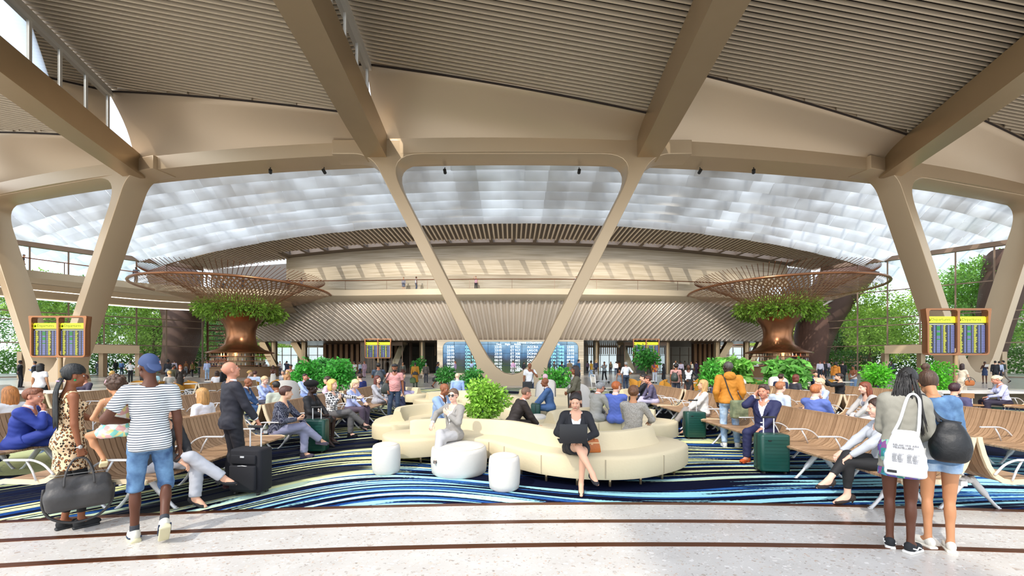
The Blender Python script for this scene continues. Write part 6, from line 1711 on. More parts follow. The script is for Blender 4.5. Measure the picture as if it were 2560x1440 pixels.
# ---- the two women at the right
o, J = st(2250, 902, 1375, 0, 'woman with long black braids in a grey olive jacket, seen from behind', fem=True, skin='d', hair='none', hc='k', top=('shortdress', 'floral', .9), bottom=('none', ''), jacket=('parka', '#8f8c80'), shoes=None, arms=('clasp', 'clasp'), head=(-12, -22), lean=6, pose='custom', H=1.62, side=4,
          legs=(((.085, .0, .085), (0, 1, 0), (.5, 1, 0)), ((-.085, .03, .085), (0, 1, 0), (-.1, 1, 0))))
o_b, J_b = o, J
def sneaker(o, J, q, c, sole, stripe=None, low=False):
    s = J['s']; an, t = J[('an', q)], J[('toe', q)]; t = V((t.x, t.y, 0)).normalized(); F3 = np.array(Matrix((t.cross(V((0, 0, 1))), t, V((0, 0, 1)))).transposed(), dtype=np.float32)
    S = SDF(.014); S.ell(an+t*.09+V((0, 0, -.045)), (.047, .095, .042), F3, k=.02); S.ell(an-t*.02+V((0, 0, -.03)), (.042, .055, .05), F3, k=.02)
    if not low: S.cap(an-t*.01+V((0, 0, -.05)), an-t*.01+V((0, 0, -.008)), .045, .043, fb=True, k=.02)
    S.sub(lambda X, Y, Z: (an.z-.066)-Z+0*X+0*Y)
    v, f = S.mesh(.006); v = relax(v, f, 1); sh = link('shoe', mesh_np('shoe', v*s, f, None, [mat('canvas_'+c.strip('#'), hexc(c), .8, bump=.2)]), o)
    S = SDF(.01); S.box(an+t*.045+V((0, 0, -.076)), (.03, .105, .002), .018, F3); S.sub(lambda X, Y, Z: np.maximum(an.z-.086-Z, Z-(an.z-.06))+0*X+0*Y)
    v, f = S.mesh(.006); link('sole', mesh_np('sole', v*s, f, None, [mat('sole_'+sole.strip('#'), hexc(sole), .6, var=0)]), sh)
    if stripe:
        for sx in (-1, 1):
            sd = t.cross(V((0, 0, 1)))*sx; mb = MB(); mb.tube([(an-t*.04+sd*.046+V((0, 0, -.03)))*s, (an+t*.03+sd*.048+V((0, 0, -.048)))*s, (an+t*.06+sd*.047+V((0, 0, -.03)))*s, (an+t*.10+sd*.046+V((0, 0, -.044)))*s], .006, 6); mb.build('side_stripe', mat('stripe_white', hexc(stripe), .6, var=0), sh)
    lc = MB()
    for i in range(4): c_ = an+t*(.05+.022*i)+V((0, 0, -.002-.009*i)); sd = t.cross(V((0, 0, 1))); lc.tube([(c_-sd*.022)*s, (c_+V((0, 0, .004)))*s, (c_+sd*.022)*s], .0028*s, 5)
    lc.build('laces', mat('lace_white', hexc('#d9d9d6'), .8, var=0), sh)
for q in (1, -1): sneaker(o, J, q, '#1d2024', '#dcdad4', '#eeeeea')
def braids(o, J, n, z0, z1, spread, col='k', seed=2, back=.115, tie=None, push=.075, mul=2.8):
    """a cap of combed braids and a loose fall of separate plaits"""
    s = J['s']; Mh = J['Mh']; q = random.Random(seed); m = hairm(col)
    S = SDF(.012); S.ell((0, -.014, .036), (.088, .108, .1)); S.sub(lambda X, Y, Z: .9*Y-.5*Z-.036+0*X); S.sub(lambda X, Y, Z: np.minimum(np.minimum(Y+.03, .02-Z)+0*X, .1)); S.sub(lambda X, Y, Z: -.07-Z+0*X+0*Y)
    v, f = S.mesh(.006); v = relax(v, f, 1); h = link('hair', mesh_np('hair', xf(v, Mh)*s, f, None, [m]), o)
    mb = MB()
    for i in range(n):   # over the skull
        a = -1.45+2.9*i/(n-1); pts = []
        for k in range(8):
            t = k/7; th = R(20+150*t); pts.append((math.sin(a)*.094*(1-.55*t)*math.sin(th) if False else math.sin(a)*.093*math.sin(th)*(1-.5*t*t), .05-.165*t*(1-.15*t) if False else math.cos(th)*.115*-1*-1*.96-.014, .036+math.cos(a)*.104*math.sin(th)*(1-.25*t)))
        mb.tube([tuple((Mh @ V((p[0], p[1], p[2]))) * s) for p in pts], .0085*s, 5)
    o_rot = Matrix.Identity(3)
    for i in range(int(n*mul)):
        a = q.uniform(-1, 1); r_ = q.uniform(0, 1); x0 = a*.055; y0 = -back+.02*r_
        L = z0-z1+q.uniform(-.09, .05); pts = [Mh @ V((x0, y0, z0))]
        p0 = pts[0]; dx = a*spread; bk = push+.03*r_
        for k in range(1, 9): t = k/8; pts.append(p0+(Matrix.Identity(3) if False else o_rot)@V((dx*t**.7+.006*math.sin(t*9+i), -bk*min(1, t*3.2)**.8, -L*t)))
        mb.tube([p*s for p in pts], [.0095*s]*7+[.006*s, .002*s], 5)
    mb.build('braids', m, h, smooth=True)
    if tie: mb = MB(); mb.tube([tuple((Mh @ V((.052*math.cos(t), -back+.052*.6*math.sin(t), z0-.03)))*s) for t in [i*.52 for i in range(12)]], .007*s, 5, closed=True); mb.build('hair_tie', mat('tie_lilac', hexc(tie), .7, var=0), h)
braids(o, J, 15, .03, -.50, .11, 'k', 2, .11)
b = bag_on(o, J, .25, .40, .09, (.04, -.25, .96), '#e8e8ea', 'white cotton tote bag with printed lettering on the shoulder of the braided woman', strap=[(.0, -.2, 1.25), (.07, -.07, 1.47), (.15, -.06, 1.45), (.15, -.19, 1.25)], name='tote_bag', rz=R(0))
PR = mat('print_grey', hexc('#8f8f92'), .8, var=0)
text('RELAX WE ARE\nTRAVELLERS', .023, (-.075, -.040, .06), PR, b); 
for cx in (-.08, .01): text('\n'.join(['Lisbon  Rome', 'Porto Milan', 'Oslo  Paris', 'Nice  Athens', 'Cairo  Doha', 'Accra Lagos']), .013, (cx, -.040, -.01), PR, b)
mb = MB(); mb.box((-.08, -.038, -.16), (.06, .004, .022)); mb.build('woven_label', SIGNK, b)
o, J = st(2348, 893, 1373, 8, 'woman with a brown top bun in a denim jacket and cut-off shorts, seen from behind', fem=True, skin='t', hair='topbun', hc='#4a3222', top=('tee', '#e8e8e8'), bottom=('hotpants', 'denimlight'), jacket=('blazer', 'denim'), shoes=None, arms=('phone', 'clasp'), head=(10, -24), lean=8, pose='custom', H=1.60, side=-5,
          legs=(((.09, .0, .085), (0, 1, 0), (-.1, 1, 0)), ((-.09, .0, .085), (0, 1, 0), (-.8, 1, 0))))
for q in (1, -1): sneaker(o, J, q, '#d9d6cc', '#e6e2d6', None, True)
bag_on(o, J, .21, .40, .15, (.05, -.24, 1.08), '#0d0f12', 'black slouchy leather backpack slung on the woman in denim', strap=[(-.06, -.17, 1.32), (-.12, -.06, 1.47), (-.14, .0, 1.46), (-.02, -.17, 1.28)], name='backpack')
phone(o, J, 1, label='black phone held between ', who='the two women')
# ---- the family at the left
o, J = st(176, 902, 1322, -78, 'woman with a black braided ponytail in a leopard print dress, looking right', fem=True, skin='m', hair='none', hc='#1b1d1d', top=('dress', 'leopard'), bottom=('leggings', '#141416'), shoes=None, arms=('carry', ((.02, .36, -.36), (.6, -.3, -1), 'flat', (.0, -.2, .9))), head=(-6, -4), H=1.63, pose='custom', sockc=None,
          legs=(((.07, .08, .085), (0, 1, 0), (.1, 1, 0)), ((-.08, -.04, .085), (0, 1, 0), (0, 1, 0))))
braids(o, J, 15, -.03, -.52, .085, '#1b1d1d', 5, .12, '#c9a0d8', .035, 4.2)
for q in (1, -1): sneaker(o, J, q, '#1b1c1e', '#17181a')
mb = MB(); mb.lathe([(.001, 0), (.012, .006), (.012, .016), (.001, .024)], n=12); mb.v = [tuple((J['Mh'] @ V((.088+b_*.3, -.002+a, -.055+c_)))*J['s']) for a, b_, c_ in mb.v]; mb.build('earring', mat('green_enamel', hexc('#138a4a'), .25, var=0), o, smooth=True)
w_ = J[('wr', 1)].lerp(J[('el', 1)], .06); ax = (J[('el', 1)]-J[('wr', 1)]).normalized()
mb = MB(); a1 = ax.orthogonal().normalized(); a2 = ax.cross(a1)
mb.tube([(w_+a1*.031*math.cos(t)+a2*.031*math.sin(t))*J['s'] for t in [i*.45 for i in range(14)]], .006, 6, closed=True); c_ = w_+V((.036, 0, .0)); mb.lathe([(.001, 0), (.021, 0), (.021, .008), (.001, .008)], n=16); k0 = len(mb.v)-64; mb.v = mb.v[:k0]+[tuple((c_+V((h_, p_, q_)))*J['s']) for p_, q_, h_ in mb.v[k0:]]; mb.build('wristwatch', mat('watch_silver', hexc('#c9c9c4'), .25, .8, var=0), o, smooth=True)
phone(o, J, -1, label='black phone in the open palm of ', who='the woman in leopard print', tilt=-10)
def holdall(o, J, w, h, d, label):
    M = wpos(o, J[('wr', 1)]*J['s']); hp = M+V((0, 0, -.09))
    b = empty('holdall', (hp.x, hp.y, hp.z), R(46), label, 'bag'); m = mat('grey_leather', hexc('#3c3a39'), .5, var=.08, bump=.35, bscale=14)
    S = SDF(.06); S.box((0, 0, -.16-h*.72), (w/2-.05, d/2-.05, h*.16), .04); S.cap((-w*.34, 0, -.16-h*.22), (w*.34, 0, -.16-h*.22), .06, .06); S.ell((-w*.24, 0, -.14-h*.65), (w*.25, d*.5, h*.34)); S.ell((w*.24, 0, -.14-h*.65), (w*.25, d*.5, h*.34)); v, f = S.mesh(.011); v = relax(v, f, 2); link('body', mesh_np('body', v, f, None, [m]), b)
    mb = MB()
    for sy in (-1, 1): mb.tube(spl([(-.10, sy*d*.42, -.16-h*.28), (-.09, sy*d*.3, -.14), (-.05, sy*.02, -.03), (0, sy*.012, .0), (.05, sy*.02, -.03), (.09, sy*d*.3, -.14), (.10, sy*d*.42, -.16-h*.28)], 6), .0085, 6)
    mb.build('handle', m, b, smooth=True)
    mb = MB(); mb.tube(spl([(-w*.5, 0, -.2-h*.2), (-w*.52, .02, -.2-h*.7), (-w*.4, .03, -.22-h*1.05), (-w*.1, .04, -.22-h*1.28), (w*.25, .03, -.22-h*1.2), (w*.47, .02, -.2-h*.9), (w*.52, 0, -.2-h*.3)], 6), .012, 6); mb.build('shoulder_strap', m, b, smooth=True)
    mb = MB(); mb.tube([(-w*.42, 0, -.155), (0, 0, -.152), (w*.42, 0, -.155)], .004, 5); mb.build('zip', mat('zip_metal', hexc('#8f8d88'), .4, .8, var=0), b)
holdall(o, J, .46, .32, .22, 'large dark grey leather holdall carried low by the woman in leopard print')
o, J = st(375, 893, 1352, 4, 'man in a striped t-shirt, denim shorts and a backwards navy cap, walking with a toddler', skin='d', hair='none', top=('tee', 'stripes', .34), bottom=('kneeshorts', 'denim'), arms=('down', ((.17, .18, -.34), (1, -.7, -.2), 'hold', (0, -.3, -1))), H=1.72, pose='custom', hat=('cap', '#34466e'), head=(18, 0), shoes=None,
          legs=(((.10, -.22, .20), (.25, 1, 0), (0, 1, -.9)), ((-.12, .12, .085), (-.25, 1, 0), (-.1, 1, 0))), beard=True, hc='k')
CAPJ = (o, J)
cpo = [c for c in o.children if c.name.startswith('hat')][0]
mb = MB(); mb.box((0, 0, 0), (.035, .004, .026)); pt = (J['Mh'] @ V((.048, -.098, .05)))*J['s']; lg = mb.build('cap_label', mat('patch_white', hexc('#d9d4d0'), .7, var=0), cpo, loc=tuple(pt), rotz=R(22)); mb = MB(); mb.box((0, -.003, .005), (.028, .003, .008)); mb.build('cap_label_mark', mat('patch_red', hexc('#a3262a'), .7, var=0), cpo, loc=tuple(pt), rotz=R(22))
def tilted_shoe(o, J, q, c, sole):
    s = J['s']; an, t = J[('an', q)], J[('toe', q)]; x = t.cross(V((0, 0, 1))).normalized(); u = x.cross(t).normalized(); F3 = np.array(Matrix((x, t, u)).transposed(), dtype=np.float32)
    S = SDF(.014); S.ell(an+t*.09-u*.045, (.05, .10, .045), F3, k=.02); S.ell(an-t*.02-u*.03, (.045, .058, .055), F3, k=.02); S.cap(an-t*.01-u*.05, an-t*.01+u*.01, .047, .044, fb=True, k=.02)
    v, f = S.mesh(.006); v = relax(v, f, 1); sh = link('shoe', mesh_np('shoe', v*s, f, None, [mat('canvas_'+c.strip('#'), hexc(c), .7, bump=.2)]), o)
    S = SDF(.01); S.box(an+t*.045-u*.082, (.034, .11, .006), .014, F3); S.ell(an-t*.05-u*.07, (.045, .035, .03), F3); v, f = S.mesh(.006); link('sole', mesh_np('sole', v*s, f, None, [mat('sole_'+sole.strip('#'), hexc(sole), .6, var=0)]), sh)
    S = SDF(.01); kn = J[('kn', q)]; S.cap(an.lerp(kn, -.02), an.lerp(kn, .16), .042, .042, fb=True); v, f = S.mesh(.008); link('sock', mesh_np('sock', v*s, f, None, [clothm('#33363c')]), o)
    mb = MB()
    for sx in (-1, 1): mb.tube([(an-t*.05+x*sx*.048-u*.045)*s, (an+t*.05+x*sx*.05-u*.06)*s, (an+t*.12+x*sx*.046-u*.055)*s], .008*s, 6)
    mb.build('side_stripe', mat('stripe_navy', hexc('#20304c'), .6, var=0), sh, smooth=True)
for q in (1, -1): tilted_shoe(o, J, q, '#d6d2c4', '#cfc7a4')
# the toddler sits on the man's left arm
px_, py_ = (294-1280)/1000*3.66, 3.66
to, tJ = person(px_, py_, 50, 'toddler in a pastel floral romper with a pink headband, carried by the man', z=0, seat=1.04, H=1.0, hs=1.2, fem=True, skin='t', hair='curly', hc='#4a3222', top=('strap', 'baby'), bottom=('hotpants', 'baby'), shoes=None, pose='sit_custom', lod=0, head=(20, -6),
                arms=(((.36, .16, -.10), (.3, -.6, -1), 'hold', (0, 0, -1)), ((.14, .10, -.40), (.5, -.4, -1), 'relax', (-1, 0, 0))), legs=(((.20, .16, 1.36), (.8, 1, .2), (.3, 1, -.5)), ((-.14, .22, 1.34), (-.6, 1, .2), (0, 1, -.5))))
S = SDF(.01)
mb = MB(); mb.tube([tuple((tJ['Mh'] @ V((.098*math.cos(t), .03-.03*math.sin(t), .03+.108*math.sin(t))))*tJ['s']) for t in [math.pi*i/12 for i in range(13)]], .007, 6); mb.build('headband', mat('headband_pink', hexc('#e6a5ae'), .7, var=0), to, smooth=True)
for q in (1, -1):
    an, t = tJ[('an', q)], tJ[('toe', q)]; s = tJ['s']; x = t.cross(V((0, 0, 1))).normalized(); u = x.cross(t); F3 = np.array(Matrix((x, t, u)).transposed(), dtype=np.float32)
    S = SDF(.012); S.box(an+t*.05-u*.085, (.035, .09, .008), .014, F3); v, f = S.mesh(.008); sh = link('sandal', mesh_np('sandal', v*s, f, None, [mat('sandal_cream', hexc('#e0cfa0'), .6)]), to)
    mb = MB()
    for k in (-.02, .05, .11): mb.tube([(an+t*k+x*.043-u*.085)*s, (an+t*k+x*.03-u*.03)*s, (an+t*k-u*(.012+.2*max(k, 0)))*s, (an+t*k-x*.03-u*.03)*s, (an+t*k-x*.043-u*.085)*s], .008*s, 6)
    mb.build('strap', mat('sandal_cream', hexc('#e0cfa0'), .6), sh, smooth=True)
# ---- bald man in a suit
o, J = st(580, 902, 1222, -72, 'bald man in a charcoal suit and red tie looking up, hand on a suitcase', skin='r', hair='bald', hc='k', jacket=('suit', '#22222c'), top=('shirt', '#e8e8ea'), bottom=('trousers', '#1a1a22'), tie='#8c2234', shoes='#3c1c1e', arms=('pullf', 'down'), head=(0, 20), H=1.66, belly=.02)
# ---- seated near the front, left side
o, J = se(-7.0, 5.65, -62, 'red-haired man in a bright blue suit leaning forward, hand on his chin', pose='sit_four', skin='r', hair='short', hc='#7a4426', lean=15, arms=('chin', 'knee'), jacket=('suit', '#24388c'), top=('shirt', '#d5d5ee'), bottom=('trousers', '#24388c'), shoes='#4a2a24', H=1.72, lod=0, head=(-8, 4))
se(-8.15, 6.5, 75, 'woman with long copper blonde hair at the far left, looking left', fem=True, hair='long', hc='#b9773c', top=('blouse', '#dcdcdc'), bottom=(T, '#c9c2b6'), lod=1)
se(-7.0, 6.95, -70, 'man in a blue denim shirt bending forward behind the toddler', skin='r', hair='short', hc='b', lean=26, arms=('knee', 'lap'), top=('shirt', 'denim', .75), bottom=(T, '#cbb9a4'), lod=1, head=(0, -20))
se(-3.97, 4.5, -96, 'woman in light grey trousers and black heels, legs crossed behind the capped man', fem=True, pose='sit_cross', hair='bob', hc='b', skin='l', top=('sweater', '#2a2a2c'), bottom=(T, '#b4b6bd'), heels=True, shoes='#1a1a1e', arms=('lap', 'phone_low'), lod=0, lean=6)
o, J = se(-3.95, 6.75, -78, 'young man in a dark dotted sweater and lilac grey trousers with a phone', pose='sit_cross', skin='l', hair='short', hc='#4a2a22', top=('sweater', 'dots'), bottom=(T, '#8f90ab'), shoes='#4a4252', arms=('phone', 'knee'), lod=0, lean=10, head=(25, -2))
phone(o, J, 1, who='the young man in the dotted sweater')
se(-3.95, 7.85, -92, 'woman in a black fur hat and black blazer, hands open', fem=True, pose='sit', skin='dd', hair='buzz', hc='k', hat=('furhat', '#0e0d0f'), jacket=('blazer', '#16161a'), top=('tee', '#101014'), bottom=('midi', '#141418'), heels=True, shoes='#141416', arms=('phone_low', 'lap'), lod=0, head=(14, 0))
se(-3.95, 8.75, -95, 'blonde woman in a black and white plaid shirt and grey trousers', fem=True, pose='sit_cross', skin='p', hair='bob', hc='#d8b466', top=('shirt', 'plaid'), bottom=(T, '#5e5c5c'), shoes='#141416', arms=('chest', 'reach'), lod=0, H=1.66)
o, J = se(-3.95, 9.75, -100, 'blonde woman in a pale blue shirt and plum trousers reading a tablet', fem=True, pose='sit', skin='p', hair='sidepony', hc='#dcbf92', top=('shirt', '#a9b4e2'), bottom=(T, '#4e4252'), heels=True, shoes='#2a2228', arms=('lap', 'type'), lod=1, lean=10, head=(0, -16))
phone(o, J, -1, (.14, .2, .008), '#2a2622', 'thin tablet in the hands of ', 'the blonde woman in plum trousers', 'tablet')
se(-3.95, 11.7, -110, 'woman with auburn hair and glasses in a pale grey suit', fem=True, pose='sit_cross', skin='p', hair='long', hc='#5e2a1e', jacket=('blazer', '#a8a8ae'), top=('tee', '#e8e8e8'), bottom=(T, '#a0a0aa'), heels=True, shoes='#c9a896', arms=('lap', 'lap'), lod=1)
se(-3.95, 12.9, -100, 'man in navy trousers with legs stretched out behind the pink shirted man', pose='sit_out', skin='l', top=('sweater', '#2a2e42'), bottom=(T, '#1c2240'), shoes='#1a1a1e')
se(-5.1, 6.6, 84, 'long haired blonde woman in white, back to us on the nearest left bench', fem=True, pose='sit', skin='l', hair='long', hc='#b98a50', top=('tee', '#e4e4e8'), bottom=(T, '#d6d2ca'), lod=0, H=1.55)
se(-5.1, 8.8, 60, 'bald man in a pale sage shirt facing away behind the dotted sweater', skin='m', hair='buzz', hc='k', top=('shirt', '#b2b8a8'), bottom=(T, '#9aa094'), lod=1, lean=15)
se(-7.0, 10.35, -75, 'bald man in a teal blue suit and tie looking right', skin='m', hair='bald', hc='k', jacket=('suit', '#2c4a72'), top=('shirt', '#e0e4ea'), bottom=(T, '#2c4a72'), tie='#1c2a3c', arms=('knee', 'lap'), lod=1, lean=14)
se(-7.15, 11.5, -100, 'blonde woman in a light blue shirt looking down, third row at left', fem=True, skin='p', hair='bun', hc='#d8b88a', top=('shirt', '#a8b8e6'), bottom=(T, '#3a3a48'), lod=1, arms=('lap', 'type'), head=(0, -14))
se(-7.1, 12.6, -95, 'woman in a white blouse with light brown hair, hands on her knee', fem=True, pose='sit_cross', skin='t', hair='bob', hc='#a8794a', top=('blouse', '#cdc6c0'), bottom=(T, '#b4b4b0'), arms=('knee', 'lap'), lod=1)
se(-7.1, 13.7, -120, 'man in a pale blue shirt holding a phone to his ear at left', skin='r', hair='short', hc='#2e1c1c', top=('shirt', '#a9bce0'), bottom=(T, '#7d93c4'), arms=('lap', 'ear'), lod=1)
se(-5.2, 13.7, 60, 'dark haired man in a navy suit jacket facing left behind the row', skin='l', hair='short', hc='#3a1e16', **SU('#1c2a66'), lod=1)
se(-5.15, 11.2, 90, 'person in a pale pink dress on the far side of the left bench', fem=True, hair='bun', hc='b', top=('blouse', '#e2bccb'), bottom=('midi', '#e2bccb'))
se(-13.6, 12.75, 172, 'man in a dark plum sweater and lilac trousers at the left long table', skin='r', hair='short', hc='#5e2e22', top=('sweater', '#3a3246'), bottom=(T, '#b2adc6'), arms=('lap', 'phone_low'), lod=1)
se(-15.8, 13.4, 10, 'woman with dark hair in a white top behind the leopard dress woman', fem=True, pose='relaxed', hair='long', hc='k', skin='t', top=('tee', '#e8e4e2'), bottom=(T, '#2a2a2c'), H=1.6)
# ---- lounge
o, J = se(-.93, 6.38, 150, 'woman in round sunglasses and a grey blazer with legs crossed on the cream sofa', fem=True, pose='sit_cross', skin='p', hair='bun', hc='#6a5342', jacket=('blazer', '#8f8b85'), top=('tee', '#eeeef0'), bottom=(T, '#b2b0b0'), heels=True, shoes='#5e5a56', arms=('armchair', 'chest'), glasses=True, lod=0, head=(14, 4), H=1.56)
se(-1.45, 7.75, -118, 'bald man in a pale blue suit seen from behind, left of the sunglasses woman', skin='m', hair='bald', hc='k', jacket=('suit', '#8ba3c6'), top=('shirt', '#e8eaee'), bottom=(T, '#8ba3c6'), tie='#1e2636', arms=('knee', 'knee'), lean=16, lod=0, H=1.66)
se(-.02, 7.45, -74, 'balding man in a dark brown leather-like jacket bending to the right', skin='r', hair='buzz', hc='#7a5c48', jacket=('suit', '#241c1a'), top=('shirt', '#dcdce0'), bottom=(T, '#241c1a'), lean=30, arms=(((.2, .34, -.60), (.5, -1, 0), 'relax', (-1, 0, 0)), 'knee'), lod=0, H=1.62)
o, J = se(.86, 5.38, 172, 'smiling woman in a black blazer and skirt working on a laptop', fem=True, pose='sit_crossr' if False else 'sit_cross', skin='l', hair='bun', hc='#1e1412', jacket=('blazer', '#15161c'), top=('tee', '#eef0f4'), bottom=('mini', '#17181e'), heels=True, shoes='#1c1a20', arms=('type', 'type'), lod=0, H=1.62, head=(-6, -12), lean=4)
lp = empty('laptop', tuple(wpos(o, V((.06, .36, .66)))), o.rotation_euler.z+R(8), 'open black laptop on the lap of the smiling woman', 'laptop')
mb = MB(); mb.rbox((0, 0, 0), (.34, .23, .014), .012); mb.build('keyboard_base', mat('laptop_grey', hexc('#26262a'), .35, var=0), lp, angle=40)
mb = MB(); mb.rbox((0, .155, .115), (.34, .008, .235), .003); l_ = mb.build('lid', mat('laptop_black', hexc('#101014'), .4, var=0), lp, angle=40)
se(1.0, 10.2, 84, 'bald man in a steel blue suit on the middle sofa, looking left', skin='m', hair='bald', hc='k', jacket=('suit', '#4a6a98'), top=('shirt', '#e8eaee'), bottom=(T, '#4a6a98'), tie='#20283a', arms=('knee', 'lap'), lean=14, lod=1, H=1.66)
se(1.1, 13.2, 20, 'woman in a white top and pale pink headscarf on a lounge chair', fem=True, hair='hijab', hc='#d8b4bc', top=('blouse', '#dcd8e0'), bottom=(T, '#a89cb8'))
se(1.72, 8.35, -62, 'grey-haired man in sunglasses and a light grey suit reading', skin='r', hair='short', hc='g', jacket=('suit', '#98968f'), top=('shirt', '#e2e2e2'), bottom=(T, '#8b8982'), tie='#4a4a48', glasses=True, arms=('type', 'lap'), lean=12, lod=0, H=1.62, head=(0, -14))
se(2.12, 8.2, -22, 'red-haired man in a bright blue jacket seen from behind, hand to his mouth', skin='p', hair='short', hc='#b5602c', jacket=('suit', '#5468b4'), top=('shirt', '#e8eaf0'), bottom=(T, '#5468b4'), arms=('chin', 'lap'), lod=0, H=1.62, head=(-30, 0))
se(1.97, 6.5, -28, 'woman with a low bun in a grey tweed jacket sitting with her back to us', fem=True, skin='t', hair='bun', hc='#6a4428', jacket=('blazer', 'tweed'), top=('tee', '#d8d8d8'), bottom=(T, '#8f959c'), shoes='#4a3a30', arms=(((.22, .34, -.36), (.8, -.3, -.8), 'hold', (0, 0, -1)), 'lap'), lod=0, H=1.66, belly=.02)
# ---- seated, right side
se(4.25, 11.9, 82, 'man in a violet grey shirt and lilac trousers leaning forward with folded arms', pose='sit_cross', skin='r', hair='short', hc='#4a241c', top=('shirt', '#56506a'), bottom=(T, '#b4aec4'), shoes='#3a3244', arms=('lap', 'phone_low'), lean=18, lod=1, H=1.66)
se(4.25, 12.9, 80, 'laughing man in a black shirt beside the violet shirted man', pose='sit', skin='l', hair='short', hc='k', top=('shirt', '#1a1c26'), bottom=(T, '#23242c'), arms=('phone_low', 'lap'), lod=1)
se(4.7, 14.2, 85, 'man in a navy shirt and blue grey trousers looking at his phone', pose='sit_out', skin='l', hair='short', hc='k', top=('shirt', '#232a44'), bottom=(T, '#7c86a8'), arms=('phone', 'lap'), lod=1)
se(4.28, 8.95, 78, 'blonde woman in a cream blouse with a suitcase in front of her', fem=True, pose='sit_cross', skin='l', hair='long', hc='#c39a62', top=('blouse', '#dcd8d2'), bottom=(T, '#8d857e'), heels=True, shoes='#1c1c1e', arms=('handle', 'lap'), lod=1, H=1.62, head=(-10, 6))
se(5.4, 10.4, -60, 'dark haired man in a slate shirt behind the ochre hoodie', skin='l', hair='short', hc='#3a1c1c', top=('shirt', '#3c425c'), bottom=(T, '#333'), lod=1) if False else se(5.4, 10.4, -60, 'dark haired man in a slate shirt behind the ochre hoodie', skin='l', hair='short', hc='#3a1c1c', top=('shirt', '#3c425c'), bottom=(T, '#333338'), lod=1)
o, J = se(4.27, 6.75, 128, 'man in a navy suit holding a phone to his ear, orange shoes', pose='sit', skin='r', hair='short', hc='#4a3630', jacket=('suit', '#1c2048'), top=('shirt', '#dcdcee'), bottom=(T, '#1c2048'), shoes='#b9501c', arms=('ear', 'lap'), lod=0, H=1.68, lean=4); phone(o, J, 1, label='black phone at the ear of ', who='the man in the navy suit with orange shoes')
se(5.42, 8.1, -78, 'red-haired man in a pale blue shirt, back to the man on the phone', skin='p', hair='short', hc='#a86c44', top=('shirt', '#c2d2e6'), bottom=(T, '#c2bcb0'), lod=1)
se(5.42, 7.15, -70, 'red-haired man in a blue jacket behind the long right bench, hand on chin', skin='p', hair='short', hc='#b06a3c', jacket=('suit', '#5a6eb2'), top=('shirt', '#e0e4ee'), bottom=(T, '#5a6eb2'), arms=('lap', 'chin'), lod=0)
se(7.25, 9.35, 80, 'smiling blonde woman in a light blue shirt with a side ponytail', fem=True, skin='p', hair='sidepony', hc='#e0c49a', top=('shirt', '#b2c0ea'), bottom=(T, '#3a3444'), arms=('lap', 'type'), lod=1, H=1.68, head=(-8, -14))
se(7.3, 8.05, 80, 'woman with wavy auburn hair in a light grey blazer leaning on her knee', fem=True, pose='sit_cross', skin='p', hair='long', hc='#7a3a20', jacket=('blazer', '#b6b2ae'), top=('tee', '#8a8c9a'), bottom=(T, '#cfc8c2'), arms=('knee', 'knee'), lean=16, lod=1, H=1.66)
se(4.22, 4.5, 70, 'person in black trousers and black heels with crossed legs beside the two women', fem=True, pose='sit_crossr' if False else 'sit_cross', skin='p', hair='bob', hc='b', top=('sweater', '#b8bcc4'), bottom=('leggings', '#1a1a1c'), heels=True, shoes='#2a201c', arms=('knee', 'knee'), lod=0, H=1.6, lean=6)
se(10.25, 12.5, 62, 'bearded man in a black sweater waving both hands', skin='l', hair='short', hc='#2e1c16', beard=True, top=('sweater', '#131316'), bottom=(T, '#1c1c20'), arms=('up', 'up'), lod=1, H=1.72)
se(9.0, 13.4, -70, 'man in a navy jacket with a short fade, in the row behind the hoodie', skin='l', hair='short', hc='#3a2018', top=('sweater', '#1c2644'), bottom=(T, '#222230')); se(9.0, 12.7, -80, 'woman with auburn hair low behind the right bench', fem=True, skin='p', hair='bob', hc='#6a2e20', top=('tee', '#33333c'), bottom=(T, '#222230'))
se(8.4, 7.6, -70, 'dark haired man in a violet shirt between the two women in front', skin='l', hair='short', hc='#3a1c22', top=('shirt', '#4a4668'), bottom=(T, '#2c2c38'), lod=1)
o, J = se(14.0, 11.35, 62, 'older woman with white blonde hair in a lilac shirt looking at a tablet', fem=True, skin='r', hair='bun', hc='#dcc8a8', top=('shirt', '#c2c6ec'), bottom=(T, '#2c2436'), arms=('lap', 'type'), lean=12, head=(0, -18), lod=1, H=1.72)
phone(o, J, -1, (.12, .18, .008), '#141418', 'black tablet in the hands of ', 'the older woman at the long table', 'tablet')
se(12.9, 17.0, 150, 'man in a navy suit on the phone at a cafe table at right', skin='l', hair='short', hc='#2a1a14', **SU('#182044'), arms=('ear', 'lap')); se(12.0, 17.4, 10, 'blonde woman with long hair seen from behind at the right cafe table', fem=True, hair='long', hc='#d8bc84', top=('tee', '#2c2c34'), bottom=(T, '#222')) if False else se(11.6, 17.3, 10, 'blonde woman with long hair seen from behind at the right cafe table', fem=True, hair='long', hc='#d8bc84', top=('tee', '#2c2c34'), bottom=(T, '#222226'))
